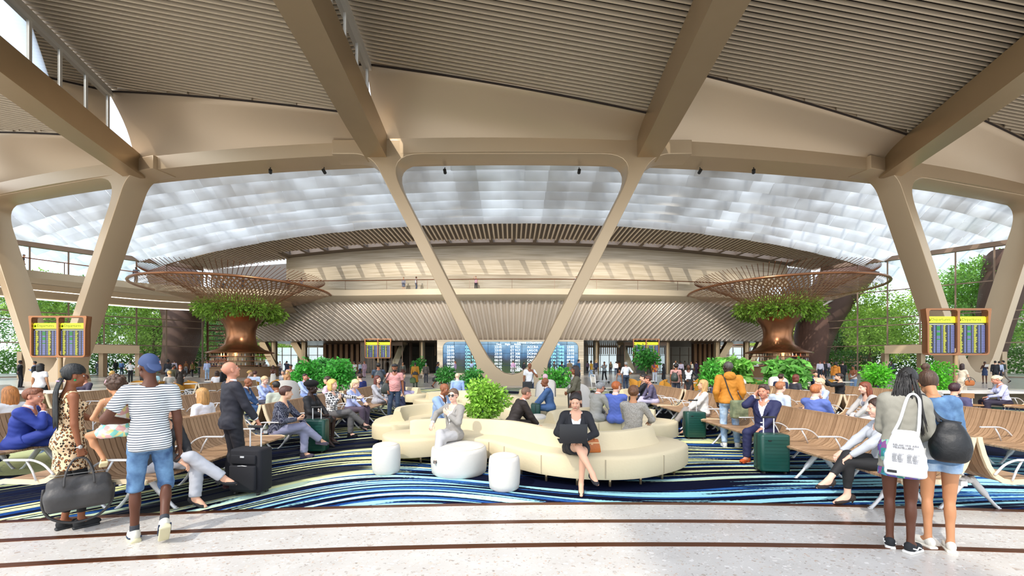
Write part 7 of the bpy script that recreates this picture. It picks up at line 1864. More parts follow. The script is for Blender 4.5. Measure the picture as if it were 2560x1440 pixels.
# ---- standing in the middle ground
o, J = st(987, 912, 1048, 176, 'man in a pink short-sleeved shirt, flat cap and jeans holding a tablet', skin='m', hair='short', hc='k', hat=('flatcap', '#26272c'), beard=True, top=('polo', '#c98e8a', .32), bottom=(J_, '#2c3c52'), shoes='#c9c6c2', arms=('pocket', 'down'), belly=.04, pose='relaxed', lod=0, H=1.60)
phone(o, J, -1, (.15, .21, .008), '#d6d8da', 'white tablet held at the hip by ', 'the pink shirted man with the flat cap', 'tablet')
bag_on(o, J, .26, .36, .14, (.27, .02, .98), '#2e332e', 'dark green shoulder bag hanging on the pink shirted man with the flat cap', strap=[(.2, -.02, 1.42), (.17, .06, 1.44)])
o, J = st(946, 907, 1012, 6, 'person carrying a big grey backpack behind the pink shirted man', skin='m', hair='short', hc='k', top=('tee', '#3c4a5c'), bottom=(J_, '#3c5a7c'), arms=('strap', 'phone'), lod=1); bag_on(o, J, .32, .44, .2, (0, -.2, 1.22), '#3c4248', 'large dark grey backpack on the person behind the pink shirted man', strap=[(-.1, .06, 1.5), (.1, .06, 1.5)], name='backpack')
o, J = st(1822, 905, 1118, 10, 'tall young man in an ochre hoodie and pale jeans with a green shoulder bag', skin='dd', hair='buzz', hc='#4a4540', top=('hoodie', '#b9781e'), bottom=(J_, 'denimlight'), shoes='#dcdcda', arms=('pocket', 'pocket'), head=(35, 0), lod=0, H=1.66, pose='relaxed')
bag_on(o, J, .30, .34, .14, (.16, -.17, .80), 'camo', 'olive green shoulder bag on the hip of the man in the ochre hoodie', strap=[(-.02, -.14, 1.15), (-.10, -.11, 1.42), (-.11, .0, 1.47), (.12, .0, 1.2)], name='messenger_bag', rz=R(20))
o, J = person((1440-1280)/1000*9.6, 9.6, 84, 'woman in an olive blazer and brown skirt with wavy dark hair, facing left', fem=True, skin='m', hair='long', hc='#2a1c18', jacket=('blazer', '#5e5a48'), top=('tank', '#5a3226'), bottom=('midi', '#4a2a22'), heels=True, arms=('clasp', 'clasp'), lod=0, H=1.56)
o, J = st(1324, 908, 1010, 190, 'bald man in a white t-shirt with a black messenger bag', skin='m', hair='bald', hc='k', beard=False, top=('tee', '#e2e2e2', .34), bottom=(J_, '#23304c'), arms=('down', 'strap'), lod=1, H=1.62)
bag_on(o, J, .40, .30, .12, (.12, .17, .80), '#2c2e30', 'black messenger bag hanging across the man in the white t-shirt', strap=[(-.1, .14, 1.1), (-.14, .02, 1.46), (.1, -.1, 1.2)], rz=R(20), name='messenger_bag')
st(1565, 905, 982, 30, 'father in a white shirt and dark jeans beside the trolley', skin='m', hair='short', hc='g', top=('shirt', '#d8dce4', .55), bottom=(J_, '#26344a'), arms=('hip', 'phone'), lod=1, beard=True); st(1549, 927, 979, 170, 'girl in a grey blue dress standing beside the father in white', fem=True, skin='m', hair='bun', hc='k', top=('dress', '#6e7884'), bottom=('none', ''), shoes='#222226', arms=('down', 'down'), H=1.24, lod=1)
st(1637, 903, 958, 4, 'man in an orange tropical shirt and white trousers, seen from behind', skin='m', hair='short', hc='k', top=('polo', 'tropic', .34), bottom=(T, '#cfd2da'), arms=('pocket', 'pocket'), lod=1); st(1659, 909, 958, 70, 'woman in a long black dress with black hair, facing left', fem=True, skin='d', hair='long', hc='k', top=('longdress', '#17171b', .97), bottom=('none', ''), lod=1)
o, J = st(1690, 915, 1003, -20, 'man in a dusty pink shirt with a dark green backpack, facing away', skin='m', hair='curly', hc='k', top=('tee', '#b88a84'), bottom=(J_, '#33384a'), arms=('down', 'down'), lod=1, H=1.58); bag_on(o, J, .28, .42, .16, (.0, -.2, 1.14), '#2c3630', 'dark green backpack on the man in the dusty pink shirt', strap=[(-.1, .04, 1.46), (.1, .04, 1.46)], name='backpack')
st(1722, 913, 1008, 168, 'woman in a black coat and skirt with long black hair, arms folded', fem=True, skin='d', hair='long', hc='k', jacket=('coat', '#15171b'), top=('tee', '#dfe2e4'), bottom=('midi', '#15171b'), heels=True, arms=('clasp', 'hip'), lod=1, H=1.58)
ROWS = [  # px, top, foot, facing, label, options
 (1511, 904, 953, 160, 'woman in a grey sweater and black trousers crossing the hall', dict(top=('sweater', '#8d9494'), bottom=(T, '#16161a'), arms=('crossed', 'crossed'), hair='short', hc='k', skin='m', pose='walk')),
 (1478, 902, 946, 60, 'man in a yellow t-shirt and light jeans walking left', dict(top=('tee', '#c9982c'), bottom=(J_, 'denimlight'), skin='m', hair='curly', hc='k', pose='walk', shoes='#ddd8d0')),
 (1490, 901, 938, 20, 'blonde woman in a dark navy outfit behind the yellow t-shirt', dict(fem=True, top=('blouse', '#1f2740'), bottom=(T, '#1f2740'), hair='bun', hc='y', skin='l')),
 (1540, 904, 938, 10, 'man in a white jacket and dark jeans seen from behind, left of the glass lobby', dict(top=('hoodie', '#e2e2e2'), bottom=(J_, '#23304c'), skin='m', hair='short', hc='k')),
 (1527, 904, 935, 150, 'woman in olive beside the man in the white jacket', dict(fem=True, top=('blouse', '#66604c'), bottom=(T, '#333340'), hair='long', hc='b', skin='t')),
 (1547, 902, 934, 190, 'person in a brown top far back by the glass lobby', dict(top=('tee', '#8a5c3c'), bottom=(T, '#1c1c22'), skin='m', hair='short', hc='k')),
 (1446, 899, 951, -60, 'man in a teal blue sweater behind the woman in olive', dict(top=('sweater', '#3c6c98'), bottom=(J_, '#26304a'), skin='l', hair='short', hc='#3a2419')),
 (1038, 906, 968, 0, 'man in a long mustard coat with a green bag, seen from behind', dict(jacket=('longcoat', '#a8741c'), top=('tee', '#333333'), bottom=(T, '#4a5240'), skin='m', hair='short', hc='k', lod=1)),
 (1065, 908, 957, 0, 'man in a grey brown suit jacket seen from behind, right of the mustard coat', dict(jacket=('suit', '#5a524a'), top=('shirt', '#dddddd'), bottom=(T, '#3a3a40'), skin='t', hair='short', hc='g')),
 (1094, 905, 970, -82, 'sporty man in a navy shirt and black shorts walking right with a duffel bag', dict(top=('tee', '#1c2740'), bottom=('kneeshorts', '#141418'), skin='m', hair='short', hc='k', pose='walk', lod=1, beard=True)),
 (886, 903, 952, 40, 'man in a white t-shirt with a black bag, left of the far board', dict(top=('tee', '#e4e0d8'), bottom=(J_, '#1c2436'), skin='m', hair='buzz', hc='k')),
 (900, 904, 945, 60, 'man in a pale blue shirt beside the white t-shirt man', dict(top=('shirt', '#b9c4d4'), bottom=(T, '#1c2030'), skin='m', hair='short', hc='k', pose='walk')),
 (911, 903, 944, 30, 'woman in a dusty pink suit beside the pale blue shirted man', dict(fem=True, top=('blouse', '#b89aa8'), bottom=(T, '#b89aa8'), skin='l', hair='pony', hc='r')),
 (793, 902, 950, 20, 'man in a white shirt and black trousers between the potted plants', dict(top=('shirt', '#dcdee2'), bottom=(T, '#14161c'), skin='t', hair='short', hc='k')),
 (824, 905, 950, 60, 'person in a striped top half hidden by the potted plants', dict(top=('sweater', '#8a7f8a'), bottom=(T, '#a892a4'), skin='l', hair='bun', hc='b', fem=True)),
 (1007, 905, 951, 175, 'woman in a grey jacket and short brown skirt left of the mustard coat', dict(fem=True, jacket=('blazer', '#5e5c50'), top=('tee', '#8a8a80'), bottom=('mini', '#5a3226'), skin='t', hair='bun', hc='b')),
 (50, 901, 969, -70, 'man in a black suit at the far left, facing right', dict(**SU('#111216'), skin='d', hair='short', hc='k', arms=('back', 'down'), lod=1)),
 (88, 903, 969, 60, 'man in a light blue shirt with a black backpack near the left V column', dict(top=('shirt', '#7f9cc9'), bottom=(T, '#1a2236'), skin='t', hair='short', hc='k', arms=('pocket', 'phone'), lod=1)),
 (199, 901, 945, 10, 'man in a white shirt and black trousers behind the leopard woman', dict(top=('shirt', '#e0e0e0'), bottom=(T, '#17171a'), skin='l', hair='short', hc='k', pose='walk')),
 (190, 901, 943, 20, 'man in a lilac shirt behind the leopard woman', dict(top=('shirt', '#bdb4cc'), bottom=(T, '#33343c'), skin='l', hair='short', hc='b')),
 (210, 905, 943, 10, 'woman in a navy dress with a black bag, left group', dict(fem=True, top=('dress', '#1f2c52'), bottom=('none', ''), skin='t', hair='bun', hc='k')),
 (245, 902, 941, 30, 'man in a grey coat walking by the left glass wall', dict(jacket=('coat', '#6e737c'), top=('tee', '#888888'), bottom=(T, '#5a5e66'), skin='t', hair='short', hc='k', pose='walk')),
 (255, 902, 940, 0, 'woman in a pink headscarf and lilac grey coat by the left glass wall', dict(fem=True, hair='hijab', hc='#dc8ca0', jacket=('coat', '#8d8898'), top=('tee', '#888888'), bottom=(T, '#2a2a33'), skin='t')),
 (265, 901, 938, 0, 'woman in a teal dress by the left glass wall', dict(fem=True, top=('longdress', '#26566e', .9), bottom=('none', ''), skin='t', hair='bun', hc='b')),
 (289, 901, 935, 10, 'man in a black suit by the left glass wall, seen from behind', dict(**SU('#15161a'), skin='m', hair='short', hc='k')),
 (304, 902, 938, 0, 'man in a blue shirt with a grey backpack by the left glass wall', dict(top=('shirt', '#5a7ab2'), bottom=(J_, '#1f2c48'), skin='t', hair='short', hc='k')),
 (326, 903, 957, 5, 'man in a white shirt with hands on hips behind the toddler', dict(top=('shirt', '#eeeeee', .4), bottom=(T, '#15161a'), skin='l', hair='short', hc='k', arms=('hip', 'hip'), lod=1)),
 (355, 903, 953, 5, 'man in a white shirt beside the cap wearing man', dict(top=('shirt', '#eeeeee', .4), bottom=(T, '#15161a'), skin='l', hair='short', hc='k', arms=('hip', 'hip'))),
 (420, 899, 962, -20, 'man in a black jacket right behind the man in the cap', dict(jacket=('suit', '#1c1e24'), top=('tee', '#9a9a9a'), bottom=(J_, '#26303e'), skin='d', hair='curly', hc='k', lod=1)),
 (433, 911, 985, -40, 'man in a dark green sweater and grey trousers with the red-haired woman', dict(top=('sweater', '#2e2c14'), bottom=(T, '#b2b0aa'), skin='m', hair='short', hc='k', lod=1, head=(-30, 0))),
 (451, 912, 985, 176, 'red-haired woman in a dark brown dress looking down', dict(fem=True, top=('longdress', '#221a12', .95), bottom=(T, '#1a1510'), skin='l', hair='long', hc='#a84a1c', lod=1, arms=('down', 'hip'), head=(0, -15))),
 (436, 901, 941, 0, 'man in a pale lilac shirt by the brown roof leg', dict(top=('shirt', '#c9c2d4'), bottom=(T, '#3a3c4a'), skin='l', hair='short', hc='b')),
 (465, 903, 937, 0, 'woman in a tan jacket and grey jeans near the brown roof leg', dict(fem=True, jacket=('blazer', '#8a5c34'), top=('tee', '#888888'), bottom=(J_, '#8d97a0'), skin='t', hair='bun', hc='r')),
 (481, 904, 943, 20, 'woman in an olive top and black trousers left of the black headscarf', dict(fem=True, top=('tee', '#66602c'), bottom=(T, '#16161a'), skin='t', hair='bun', hc='#5e2a22', pose='walk')),
 (500, 902, 944, -60, 'woman in a black headscarf and coat left of the bar', dict(fem=True, hair='hijab', hc='#121214', top=('longdress', '#15151a', .97), bottom=(T, '#15151a'), skin='l')),
 (518, 900, 951, 10, 'man in a light blue shirt and pale jeans at the left bar table', dict(top=('shirt', '#b9c6ea'), bottom=(J_, 'denimlight'), skin='r', hair='short', hc='#5e3028', arms=('phone', 'down'))),
 (536, 902, 940, 180, 'man in a navy jacket behind the left bar table', dict(jacket=('suit', '#232c4c'), top=('shirt', '#c8ccd8'), bottom=(T, '#222233'), skin='l', hair='short', hc='b')),
 (545, 903, 939, 170, 'woman in black and white at the left bar table', dict(fem=True, jacket=('vest', '#1a1a1c'), top=('shirt', '#dddddd'), bottom=(T, '#222233'), skin='t', hair='bun', hc='k')),
 (558, 917, 1000, 60, 'man in a black suit pulling a bag, half hidden behind the bald man', dict(**SU('#15161c'), skin='l', hair='short', hc='k', lod=1, arms=('pull', 'down'))),
 (628, 905, 940, 30, 'man in a black suit at the left bar counter', dict(**SU('#15161a'), skin='l', hair='short', hc='g', arms=('phone', 'phone'))),
 (641, 907, 940, 150, 'man in a pale blue shirt at the left bar counter', dict(top=('shirt', '#c2cce0'), bottom=(T, '#444a5c'), skin='l', hair='short', hc='g')),
 (611, 905, 938, 160, 'woman in black at the left bar counter', dict(fem=True, top=('blouse', '#17171c'), bottom=(T, '#17171c'), skin='l', hair='bob', hc='k')),
 (651, 908, 941, 60, 'woman in a black headscarf at the left bar counter', dict(fem=True, hair='hijab', hc='#1a1c20', top=('longdress', '#1e2228', .97), bottom=(T, '#1e2228'), skin='t')),
 (663, 905, 938, 0, 'waiter in a white shirt behind the left bar counter', dict(top=('shirt', '#e8e8e8'), bottom=(T, '#17171c'), skin='l', hair='short', hc='k')),
 (683, 914, 973, 178, 'woman in a white off-shoulder top with long black hair at the left cafe', dict(fem=True, top=('strap', '#e0dede'), bottom=('midi', '#d8d2c4'), skin='d', hair='long', hc='k', arms=('crossed', 'chest'), lod=1)),
 (717, 902, 948, 0, 'bald man in a dark navy suit seen from behind, left of centre', dict(**SU('#1f2638'), skin='m', hair='buzz', hc='k', arms=('down', 'ear'))),
 (727, 911, 990, 176, 'second man in a pink shirt and cap at the left cafe', dict(top=('polo', '#cc9692', .32), bottom=(J_, '#2c3c52'), hat=('flatcap', '#26272c'), skin='m', hair='short', hc='k', belly=.03, lod=1)),
 (752, 902, 938, 0, 'man in a dark suit by the leaning strut left of centre', dict(**SU('#26262e'), skin='r', hair='buzz', hc='b')),
 (700, 903, 940, 170, 'woman in white with pink scarf at the left bar edge', dict(fem=True, top=('blouse', '#e2dcdc'), bottom=(T, '#77707c'), skin='l', hair='pony', hc='b')),
 (1138, 903, 941, 60, 'woman in a lilac blouse in front of the media wall at left', dict(fem=True, top=('blouse', '#b79ac0'), bottom=(T, '#8f8b94'), skin='l', hair='pony', hc='r', pose='walk')),
 (1180, 903, 938, 20, 'man in a pale blue shirt in front of the media wall', dict(top=('shirt', '#a3b4dc'), bottom=(T, '#50566a'), skin='m', hair='short', hc='k')),
 (1200, 903, 942, -20, 'woman in a white blouse and black skirt in front of the media wall', dict(fem=True, top=('blouse', '#e6e8ec'), bottom=('skirt', '#14141a'), skin='l', hair='bun', hc='b', heels=True)),
 (1216, 903, 940, 60, 'woman in a purple dress with an outstretched arm before the media wall', dict(fem=True, top=('longdress', '#30285c', .0), bottom=('none', ''), skin='t', hair='bun', hc='k', arms=('reach', 'down'))),
 (1283, 902, 938, 10, 'man in a pink shirt seen through the centre column', dict(top=('shirt', '#c79cc0'), bottom=(T, '#a0a0a0'), skin='r', hair='buzz', hc='b')),
 (1310, 904, 938, -30, 'woman in a black jacket seen through the centre column', dict(fem=True, jacket=('blazer', '#15161e'), top=('shirt', '#dddddd'), bottom=(T, '#15161e'), skin='l', hair='pony', hc='k')),
 (1341, 907, 950, 10, 'man in a pale shirt right of the centre column', dict(top=('shirt', '#cfcbd8'), bottom=(T, '#22252e'), skin='m', hair='short', hc='k')),
 (1385, 903, 940, -60, 'man in a grey suit before the right part of the media wall', dict(**SU('#4c4e52'), skin='t', hair='short', hc='b', arms=('type', 'type'))),
 (1405, 904, 960, 5, 'man in a navy suit seen from behind before the media wall', dict(**SU('#1e2a58'), skin='t', hair='short', hc='k')),
 (1424, 901, 945, 10, 'man in a long beige trench coat by the stone frame', dict(jacket=('longcoat', '#9b8866'), top=('tee', '#888888'), bottom=(T, '#555049'), skin='t', hair='short', hc='b')),
 (1787, 903, 938, 10, 'man in a bright blue suit left of the right plants', dict(**SU('#263c7c'), skin='t', hair='short', hc='k')),
 (1741, 903, 936, 40, 'woman in a purple suit in the right lobby', dict(fem=True, top=('blouse', '#3c3050'), bottom=(T, '#3c3050'), skin='l', hair='bun', hc='b')),
 (1763, 903, 931, 20, 'woman in a white blouse and black skirt with a small case in the right lobby', dict(fem=True, top=('blouse', '#e6e6e6'), bottom=('skirt', '#1a1a1e'), skin='l', hair='bun', hc='k')),
 (1757, 902, 930, 10, 'man in a grey waistcoat in the right lobby', dict(jacket=('vest', '#4e5258'), top=('shirt', '#d6d6d6'), bottom=(T, '#2c2c33'), skin='t', hair='short', hc='k')),
 (1728, 904, 940, 170, 'woman in a patterned pale top in the right lobby', dict(fem=True, top=('blouse', '#d8d6c6'), bottom=(T, '#444450'), skin='t', hair='bob', hc='b')),
 (1702, 903, 947, 10, 'man in a pink white shirt behind the green backpack', dict(top=('shirt', '#d8c9d8'), bottom=(T, '#1d1d24'), skin='m', hair='short', hc='k')),
 (1689, 901, 941, 190, 'woman in a white top laughing behind the dusty pink shirt', dict(fem=True, top=('tee', '#e8e8e8'), bottom=(T, '#1d1d24'), skin='t', hair='bun', hc='k')),
 (1712, 902, 931, 0, 'man in a beige shirt by the blue lobby doors', dict(top=('shirt', '#c9bdb0'), bottom=(T, '#7a6b55'), skin='t', hair='short', hc='b')),
 (1469, 903, 933, 20, 'woman in lilac far back beside the stone frame', dict(fem=True, top=('blouse', '#b89ab4'), bottom=(T, '#5a5a66'), skin='l', hair='bun', hc='b')),
 (1775, 904, 931, 150, 'person in a rust jacket far back in the right lobby', dict(jacket=('blazer', '#8a5540'), top=('tee', '#888888'), bottom=(T, '#444444'), skin='l', hair='short', hc='b')),
 (1987, 904, 989, 66, 'man in a dark green coat and flat cap gesturing to the left', dict(jacket=('coat', '#2b3430'), top=('shirt', '#c2d0d8'), bottom=(T, '#15181a'), hat=('flatcap', '#1c2020'), skin='d', hair='short', hc='k', arms=('down', 'reach'), lod=1, pose='walk', beard=True)),
 (1941, 910, 975, -70, 'waiter in a pale blue shirt carrying a white tray', dict(top=('shirt', '#ccd4ea'), bottom=(T, '#23283c'), skin='l', hair='short', hc='k', arms=('type', 'type'), lod=1)),
 (1925, 908, 945, 30, 'man in a light shirt leaning on the right bar counter', dict(top=('shirt', '#cdd6e6'), bottom=(T, '#333944'), skin='l', hair='short', hc='b', lean=15)),
 (2050, 901, 952, 5, 'broad man in a white shirt seen from behind at the right bar', dict(top=('shirt', '#dfdcea'), bottom=(T, '#333944'), skin='r', hair='short', hc='#6a3226', belly=.03)),
 (2061, 902, 945, 10, 'man in a dark grey suit beside the broad white shirted man', dict(**SU('#2c2c34'), skin='r', hair='short', hc='#7a3a30')),
 (2069, 902, 941, 0, 'man in a pale pink shirt behind the ochre jacket at the right', dict(top=('shirt', '#d6cadc'), bottom=(T, '#333944'), skin='m', hair='short', hc='k')),
 (2089, 905, 975, -20, 'man in an ochre jacket and grey cap seen from behind at right', dict(top=('hoodie', '#a86a1c'), bottom=(J_, '#8d97a8'), skin='d', hair='curly', hc='k', lod=1)),
 (2107, 903, 962, -10, 'man in a black suit right of the ochre jacket', dict(**SU('#1b1c22'), skin='r', hair='short', hc='#3a2419', lod=1)),
 (2021, 903, 940, 60, 'man in a yellow shirt far behind the right bar', dict(top=('tee', '#b98a34'), bottom=(T, '#444444'), skin='m', hair='short', hc='k')),
 (2002, 905, 940, 170, 'woman in a cream top at the right bar counter', dict(fem=True, top=('blouse', '#ddd2c4'), bottom=(T, '#444444'), skin='m', hair='bun', hc='k')),
 (2134, 912, 990, 150, 'woman in a floral camisole and braids looking into her black bag', dict(fem=True, top=('strap', '#d8cfc8'), bottom=(J_, '#6e88a8'), skin='m', hair='bun', hc='k', arms=('bag', 'clasp'), lod=1, head=(0, -18))),
 (2172, 905, 945, 170, 'woman in a grey blouse and brown skirt by the right glass wall', dict(fem=True, top=('blouse', '#5c584c'), bottom=('midi', '#4a2a20'), skin='m', hair='long', hc='b', arms=('crossed', 'phone'))),
 (2202, 904, 948, 70, 'man in a white shirt reaching left by the right glass wall', dict(top=('shirt', '#dbe2f2'), bottom=(J_, '#23304c'), skin='t', hair='short', hc='k', arms=('down', 'reach'))),
 (2364, 904, 1003, 62, 'man in a grey suit without a tie by the right board, facing left', dict(**SU('#55565a'), skin='l', hair='short', hc='#8a5230', arms=('phone', 'phone_low'), lod=1)),
 (2405, 909, 1003, -30, 'woman with very long straight dark hair in a cream dress, pulling a suitcase', dict(fem=True, top=('longdress', '#d8c9b2', .3), bottom=('none', ''), skin='l', hair='long', hc='#2a1512', arms=('pullf', 'down'), lod=1)),
 (2462, 904, 959, 170, 'woman in a navy dress holding up a white paper by the right V column', dict(fem=True, top=('dress', '#2c3c5c'), bottom=('none', ''), skin='d', hair='short', hc='k', arms=('chest', 'chest'))),
 (2488, 902, 959, 5, 'man in a dark grey suit seen from behind by the right V column', dict(**SU('#26292f'), skin='l', hair='short', hc='k')),
 (2498, 903, 957, 5, 'man in a pale blue shirt behind the dark grey suit', dict(top=('shirt', '#c2cfe8'), bottom=(T, '#23283c'), skin='l', hair='short', hc='k')),
 (2512, 901, 957, 70, 'man in a dark plaid shirt stepping left with a backpack', dict(top=('shirt', '#26342e'), bottom=(T, '#8a8478'), skin='l', hair='short', hc='k', pose='walk', lean=8)),
 (2228, 903, 948, 175, 'man with dark hair behind the bright green bush', dict(top=('shirt', '#3a4454'), bottom=(T, '#2a2a33'), skin='d', hair='short', hc='k')),
]
for px, tp, ft, fc, lb, kw in ROWS:
    kw = dict(kw); st(px, tp, ft, fc, lb, **kw)
SEATED = [
 (-13.2, 17.9, 20, 'woman in a white top seated at the first left cafe table', dict(fem=True, top=('tee', '#e2dede'), bottom=(T, '#444444'), hair='bob', hc='b', skin='t')),
 (-11.5, 17.9, 10, 'man in a pale blue shirt seated at the left cafe, seen from behind', dict(top=('shirt', '#c4d0ea'), bottom=(T, '#33394a'), hair='short', hc='#4a2420', skin='l')),
 (-12.6, 19.2, -60, 'blonde woman in a grey top seated at the left cafe', dict(fem=True, top=('tee', '#a8a8ac'), bottom=(T, '#33394a'), hair='bun', hc='y', skin='l')),
 (-15.5, 18.1, 60, 'blonde woman seated behind the toddler at the left cafe', dict(fem=True, top=('tee', '#b8b2a8'), bottom=(T, '#33394a'), hair='bun', hc='y', skin='l')),
 (-16.9, 18.9, 30, 'woman with auburn hair in an aqua top at the left cafe', dict(fem=True, top=('tee', '#9fc4cc'), bottom=(T, '#33394a'), hair='bun', hc='r', skin='l')),
 (-18.2, 18.2, 0, 'blonde woman in a beige top at the outer left cafe table', dict(fem=True, top=('tee', '#c9bca8'), bottom=(T, '#33394a'), hair='pony', hc='y', skin='l')),
 (-10.6, 18.9, 175, 'blonde woman in a dark blazer seated near the pink shirted man', dict(fem=True, jacket=('blazer', '#1c2230'), top=('tee', '#e0e0e0'), bottom=(T, '#1c2230'), hair='long', hc='y', skin='l')),
 (-11.2, 19.6, 170, 'grey-haired man in a grey shirt seated far in the left cafe', dict(top=('shirt', '#8a8c94'), bottom=(T, '#33394a'), hair='short', hc='g', skin='l')),
 (-1.95, 14.3, 14, 'bald man in a light blue shirt seated on the far left sofa', dict(top=('shirt', '#93addd'), bottom=(T, '#33394a'), hair='buzz', hc='w', skin='p')),
 (-4.2, 15.3, -80, 'man in a violet sweater seated at the end of the sofa behind the pink shirt', dict(top=('sweater', '#453e58'), bottom=(T, '#9a94b4'), hair='short', hc='#4a2a24', skin='l', pose='sit_out')),
 (16.9, 18.3, 60, 'man in a green shirt seated at the outer right cafe table', dict(top=('shirt', '#4a5a44'), bottom=(T, '#33394a'), hair='short', hc='k', skin='m')),
 (13.6, 18.7, 160, 'blonde woman in cream seated behind the ochre jacket at right', dict(fem=True, top=('blouse', '#d6c8b0'), bottom=(T, '#77705f'), hair='bob', hc='y', skin='l')),
]
for x, y, fc, lb, kw in SEATED: se(x, y, fc, lb, **kw)
# people up on the balcony
UP = [(-41.0, 43.6, 20, 'man in a grey jacket on the left bridge holding a phone to his ear', dict(jacket=('suit', '#6b6e78'), arms=('ear', 'down'), bottom=(J_, '#3a4454'), skin='m')), (-46.9, 38.2, -60, 'person in dark clothes leaning on the rail of the far left bridge', dict(top=('tee', '#2a2a33'), lean=18)),
      (-34.9, 48.3, 170, 'woman in a white jacket on the balcony above the left funnel', dict(fem=True, jacket=('blazer', '#dddddd'), hair='bun')), (-32.7, 48.6, 170, 'person in a navy top on the balcony above the left funnel', dict(top=('tee', '#22283c'))),
      (-27.6, 49.4, 60, 'person in blue on the balcony right of the left funnel', dict(top=('shirt', '#3c4a7c'))), (-25.9, 49.2, 10, 'man in a grey top on the balcony right of the left funnel', dict(top=('tee', '#77777c'))),
      (-13.2, 48.7, 180, 'woman in a grey top with a bag on the middle of the balcony', dict(fem=True, top=('blouse', '#a8a4ae'), bottom=('skirt', '#6e7384'), hair='bun')), (-11.6, 48.4, -60, 'man in white with a dark backpack on the middle of the balcony', dict(top=('tee', '#dddde2'), bottom=(T, '#4c5266'), skin='m')),
      (-4.35, 48.2, 180, 'woman in a pink top waving on the balcony left of centre', dict(fem=True, top=('tee', '#d8a8b8'), arms=('up', 'down'))), (7.75, 48.2, 180, 'woman in white and lilac on the balcony right of centre', dict(fem=True, top=('tee', '#ded8ea'))),
      (28.0, 50.9, 150, 'man in white and navy on the balcony at the right funnel', dict(top=('shirt', '#e2dcdc'), bottom=(T, '#2c3658'), arms=('up', 'hip')))]
for x, y, fc, lb, kw in UP: person(x, y, fc, lb, z=10.3, H=1.68, **kw)
# ---- carried things in the crowd
def duffel(x, y, z, rz, label, c='#17181c', w=.5, h=.24, d=.24):
    b = empty('duffel_bag', (x, y, z), rz, label, 'bag'); S = SDF(.03); S.box((0, 0, 0), (w/2-.09, d/2-.09, h/2-.09), .09); v, f = S.mesh(.016); link('body', mesh_np('body', v, f, None, [clothm(c)]), b)
    mb = MB()
    for sy in (-1, 1): mb.tube(spl([(-.12, sy*.1, .05), (-.1, sy*.05, .17), (0, sy*.015, .24), (.1, sy*.05, .17), (.12, sy*.1, .05)], 4), .01, 5)
    mb.build('handle', clothm('#33343a'), b)
duffel((1092-1280)/1000*25.1, 24.9, .55, R(0), 'black and white duffel bag carried by the sporty man')
duffel((1032-1280)/1000*26.0, 26.0, .45, 0, 'green fabric bag carried by the man in the mustard coat', '#4c6038', .4, .36, .14)
duffel((878-1280)/1000*35, 35.0, .7, 0, 'black shoulder bag of the man in the white t-shirt near the far board', '#15161a', .36, .3, .14)
duffel((2404-1280)/1000*16.8, 16.5, .78, 0, 'tan leather handbag of the woman with very long hair', '#a8602c', .4, .24, .12); duffel((100-1280)/1000*25.9, 25.7, 1.15, R(90), 'black backpack of the man in the light blue shirt near the left V column', '#15161a', .44, .46, .24)
mb = MB(); mb.rbox((0, 0, 0), (.34, .24, .03), .05); tr = mb.build('tray', CREAMW, None, loc=((1956-1280)/1000*23.6, 23.5, 1.0)); tag(tr, 'white tray carried by the waiter in the pale blue shirt', 'tray')
mb = MB(); mb.box((0, 0, 0), (.3, .01, .21), M=Matrix.Rotation(R(20), 3, 'X')); tr = mb.build('paper_sheet', CREAMW, None, loc=((2463-1280)/1000*30.3, 30.2, 1.38)); tag(tr, 'white paper held up by the woman in the navy dress', 'paper')
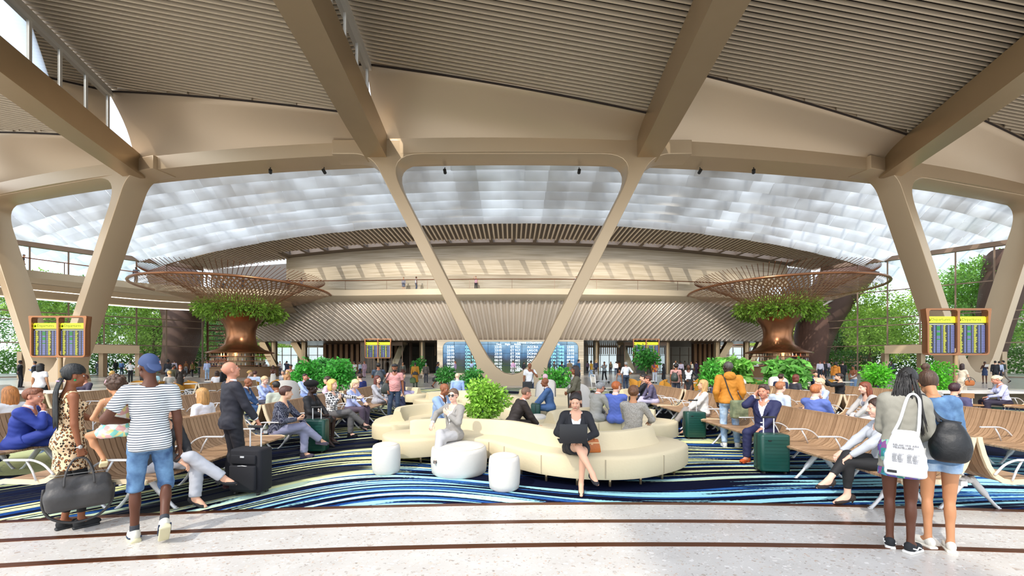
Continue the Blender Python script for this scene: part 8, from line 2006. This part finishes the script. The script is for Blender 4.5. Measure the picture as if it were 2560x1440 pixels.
# ================================================================ light and camera
s = bpy.context.scene
for i, (x, tx, tz, pw) in enumerate(((-18, -30, 8, 10000), (-14, -14, 9, 12000), (-5, -5, 8, 12000), (5, 6, 8, 12000), (14, 14, 9, 12000), (18, 30, 8, 10000), (-22, -26, 12.5, 600), (0, 0, 13, 700), (22, 26, 12.5, 600))):  # fill lights added, housings included, to brighten the drum and back wall
    yy = 29.8 if i < 6 else S_edge(x)-.1; zz = 16.05 if i < 6 else S_z(x)-.05
    fx = empty('spotlight', (x, yy, zz), 0, 'small bronze spotlight under the ring beam, number counted from the left' if False else ['black spotlight at the outer left of the ring beam', 'black spotlight above the left arch', 'black spotlight left of the centre column', 'black spotlight right of the centre column', 'black spotlight above the right arch', 'black spotlight at the outer right of the ring beam', 'black spotlight on the left part of the drum roof edge', 'black spotlight on the middle of the drum roof edge', 'black spotlight on the right part of the drum roof edge'][i], 'lamp')
    d = (V((tx, 50, tz))-V((x, yy, zz-.2))).normalized(); mb = MB(); mb.tube([V((0, 0, -.2))-d*.16, V((0, 0, -.2))+d*.16], .12, 12); mb.build('housing', SIGNK, fx); mb = MB(); mb.box((0, 0, -.02), (.05, .05, .25)); mb.build('bracket', SIGNK, fx)
    l = bpy.data.lights.new('spot', 'SPOT'); l.energy = pw; l.spot_size = R(46); l.spot_blend = .9; l.shadow_soft_size = .25; l.color = (1, .93, .84)
    lo = bpy.data.objects.new('lamp_beam', l); COL.objects.link(lo); lo.parent = fx; lo.location = V((0, 0, -.2))+d*.22; lo.rotation_euler = d.to_track_quat('-Z', 'Y').to_euler()
w = bpy.data.worlds.new('sky'); s.world = w; w.use_nodes = True; N, L = w.node_tree.nodes, w.node_tree.links
sk = N.new('ShaderNodeTexSky'); sk.sky_type = 'NISHITA'; sk.sun_disc = False; sk.sun_elevation = R(46); sk.sun_rotation = R(220); sk.air_density = 1.0; sk.dust_density = 1.6; sk.ozone_density = 1.0
mx = N.new('ShaderNodeMix'); mx.data_type = 'RGBA'; mx.inputs[0].default_value = .55; mx.inputs[7].default_value = (6.1, 6.35, 6.7, 1)
L.new(sk.outputs[0], mx.inputs[6]); L.new(mx.outputs[2], N['Background'].inputs[0]); N['Background'].inputs[1].default_value = .42
sn = bpy.data.lights.new('sun', 'SUN'); sn.energy = 2.8; sn.angle = R(.9); sn.color = (1, .94, .84)
so = bpy.data.objects.new('sun', sn); COL.objects.link(so)
so.rotation_euler = V((.40, .56, -.73)).to_track_quat('-Z', 'Y').to_euler()
cd = bpy.data.cameras.new('camera'); cd.lens = 36*1000/2560; cd.sensor_width = 36; cd.shift_y = 185/2560; cd.clip_end = 600
co = bpy.data.objects.new('camera', cd); COL.objects.link(co); co.location = (0, 0, 1.65); co.rotation_euler = (R(90), 0, 0); s.camera = co
s.view_settings.view_transform = 'Standard'; s.view_settings.look = 'None'; s.view_settings.gamma = 1; s.view_settings.use_curve_mapping = False
s.view_settings.exposure = -0.05
c = s.cycles
c.max_bounces = 7; c.diffuse_bounces = 4; c.glossy_bounces = 3; c.transmission_bounces = 4; c.transparent_max_bounces = 12; c.caustics_reflective = False; c.caustics_refractive = False
c.sample_clamp_indirect = 6; c.use_denoising = True
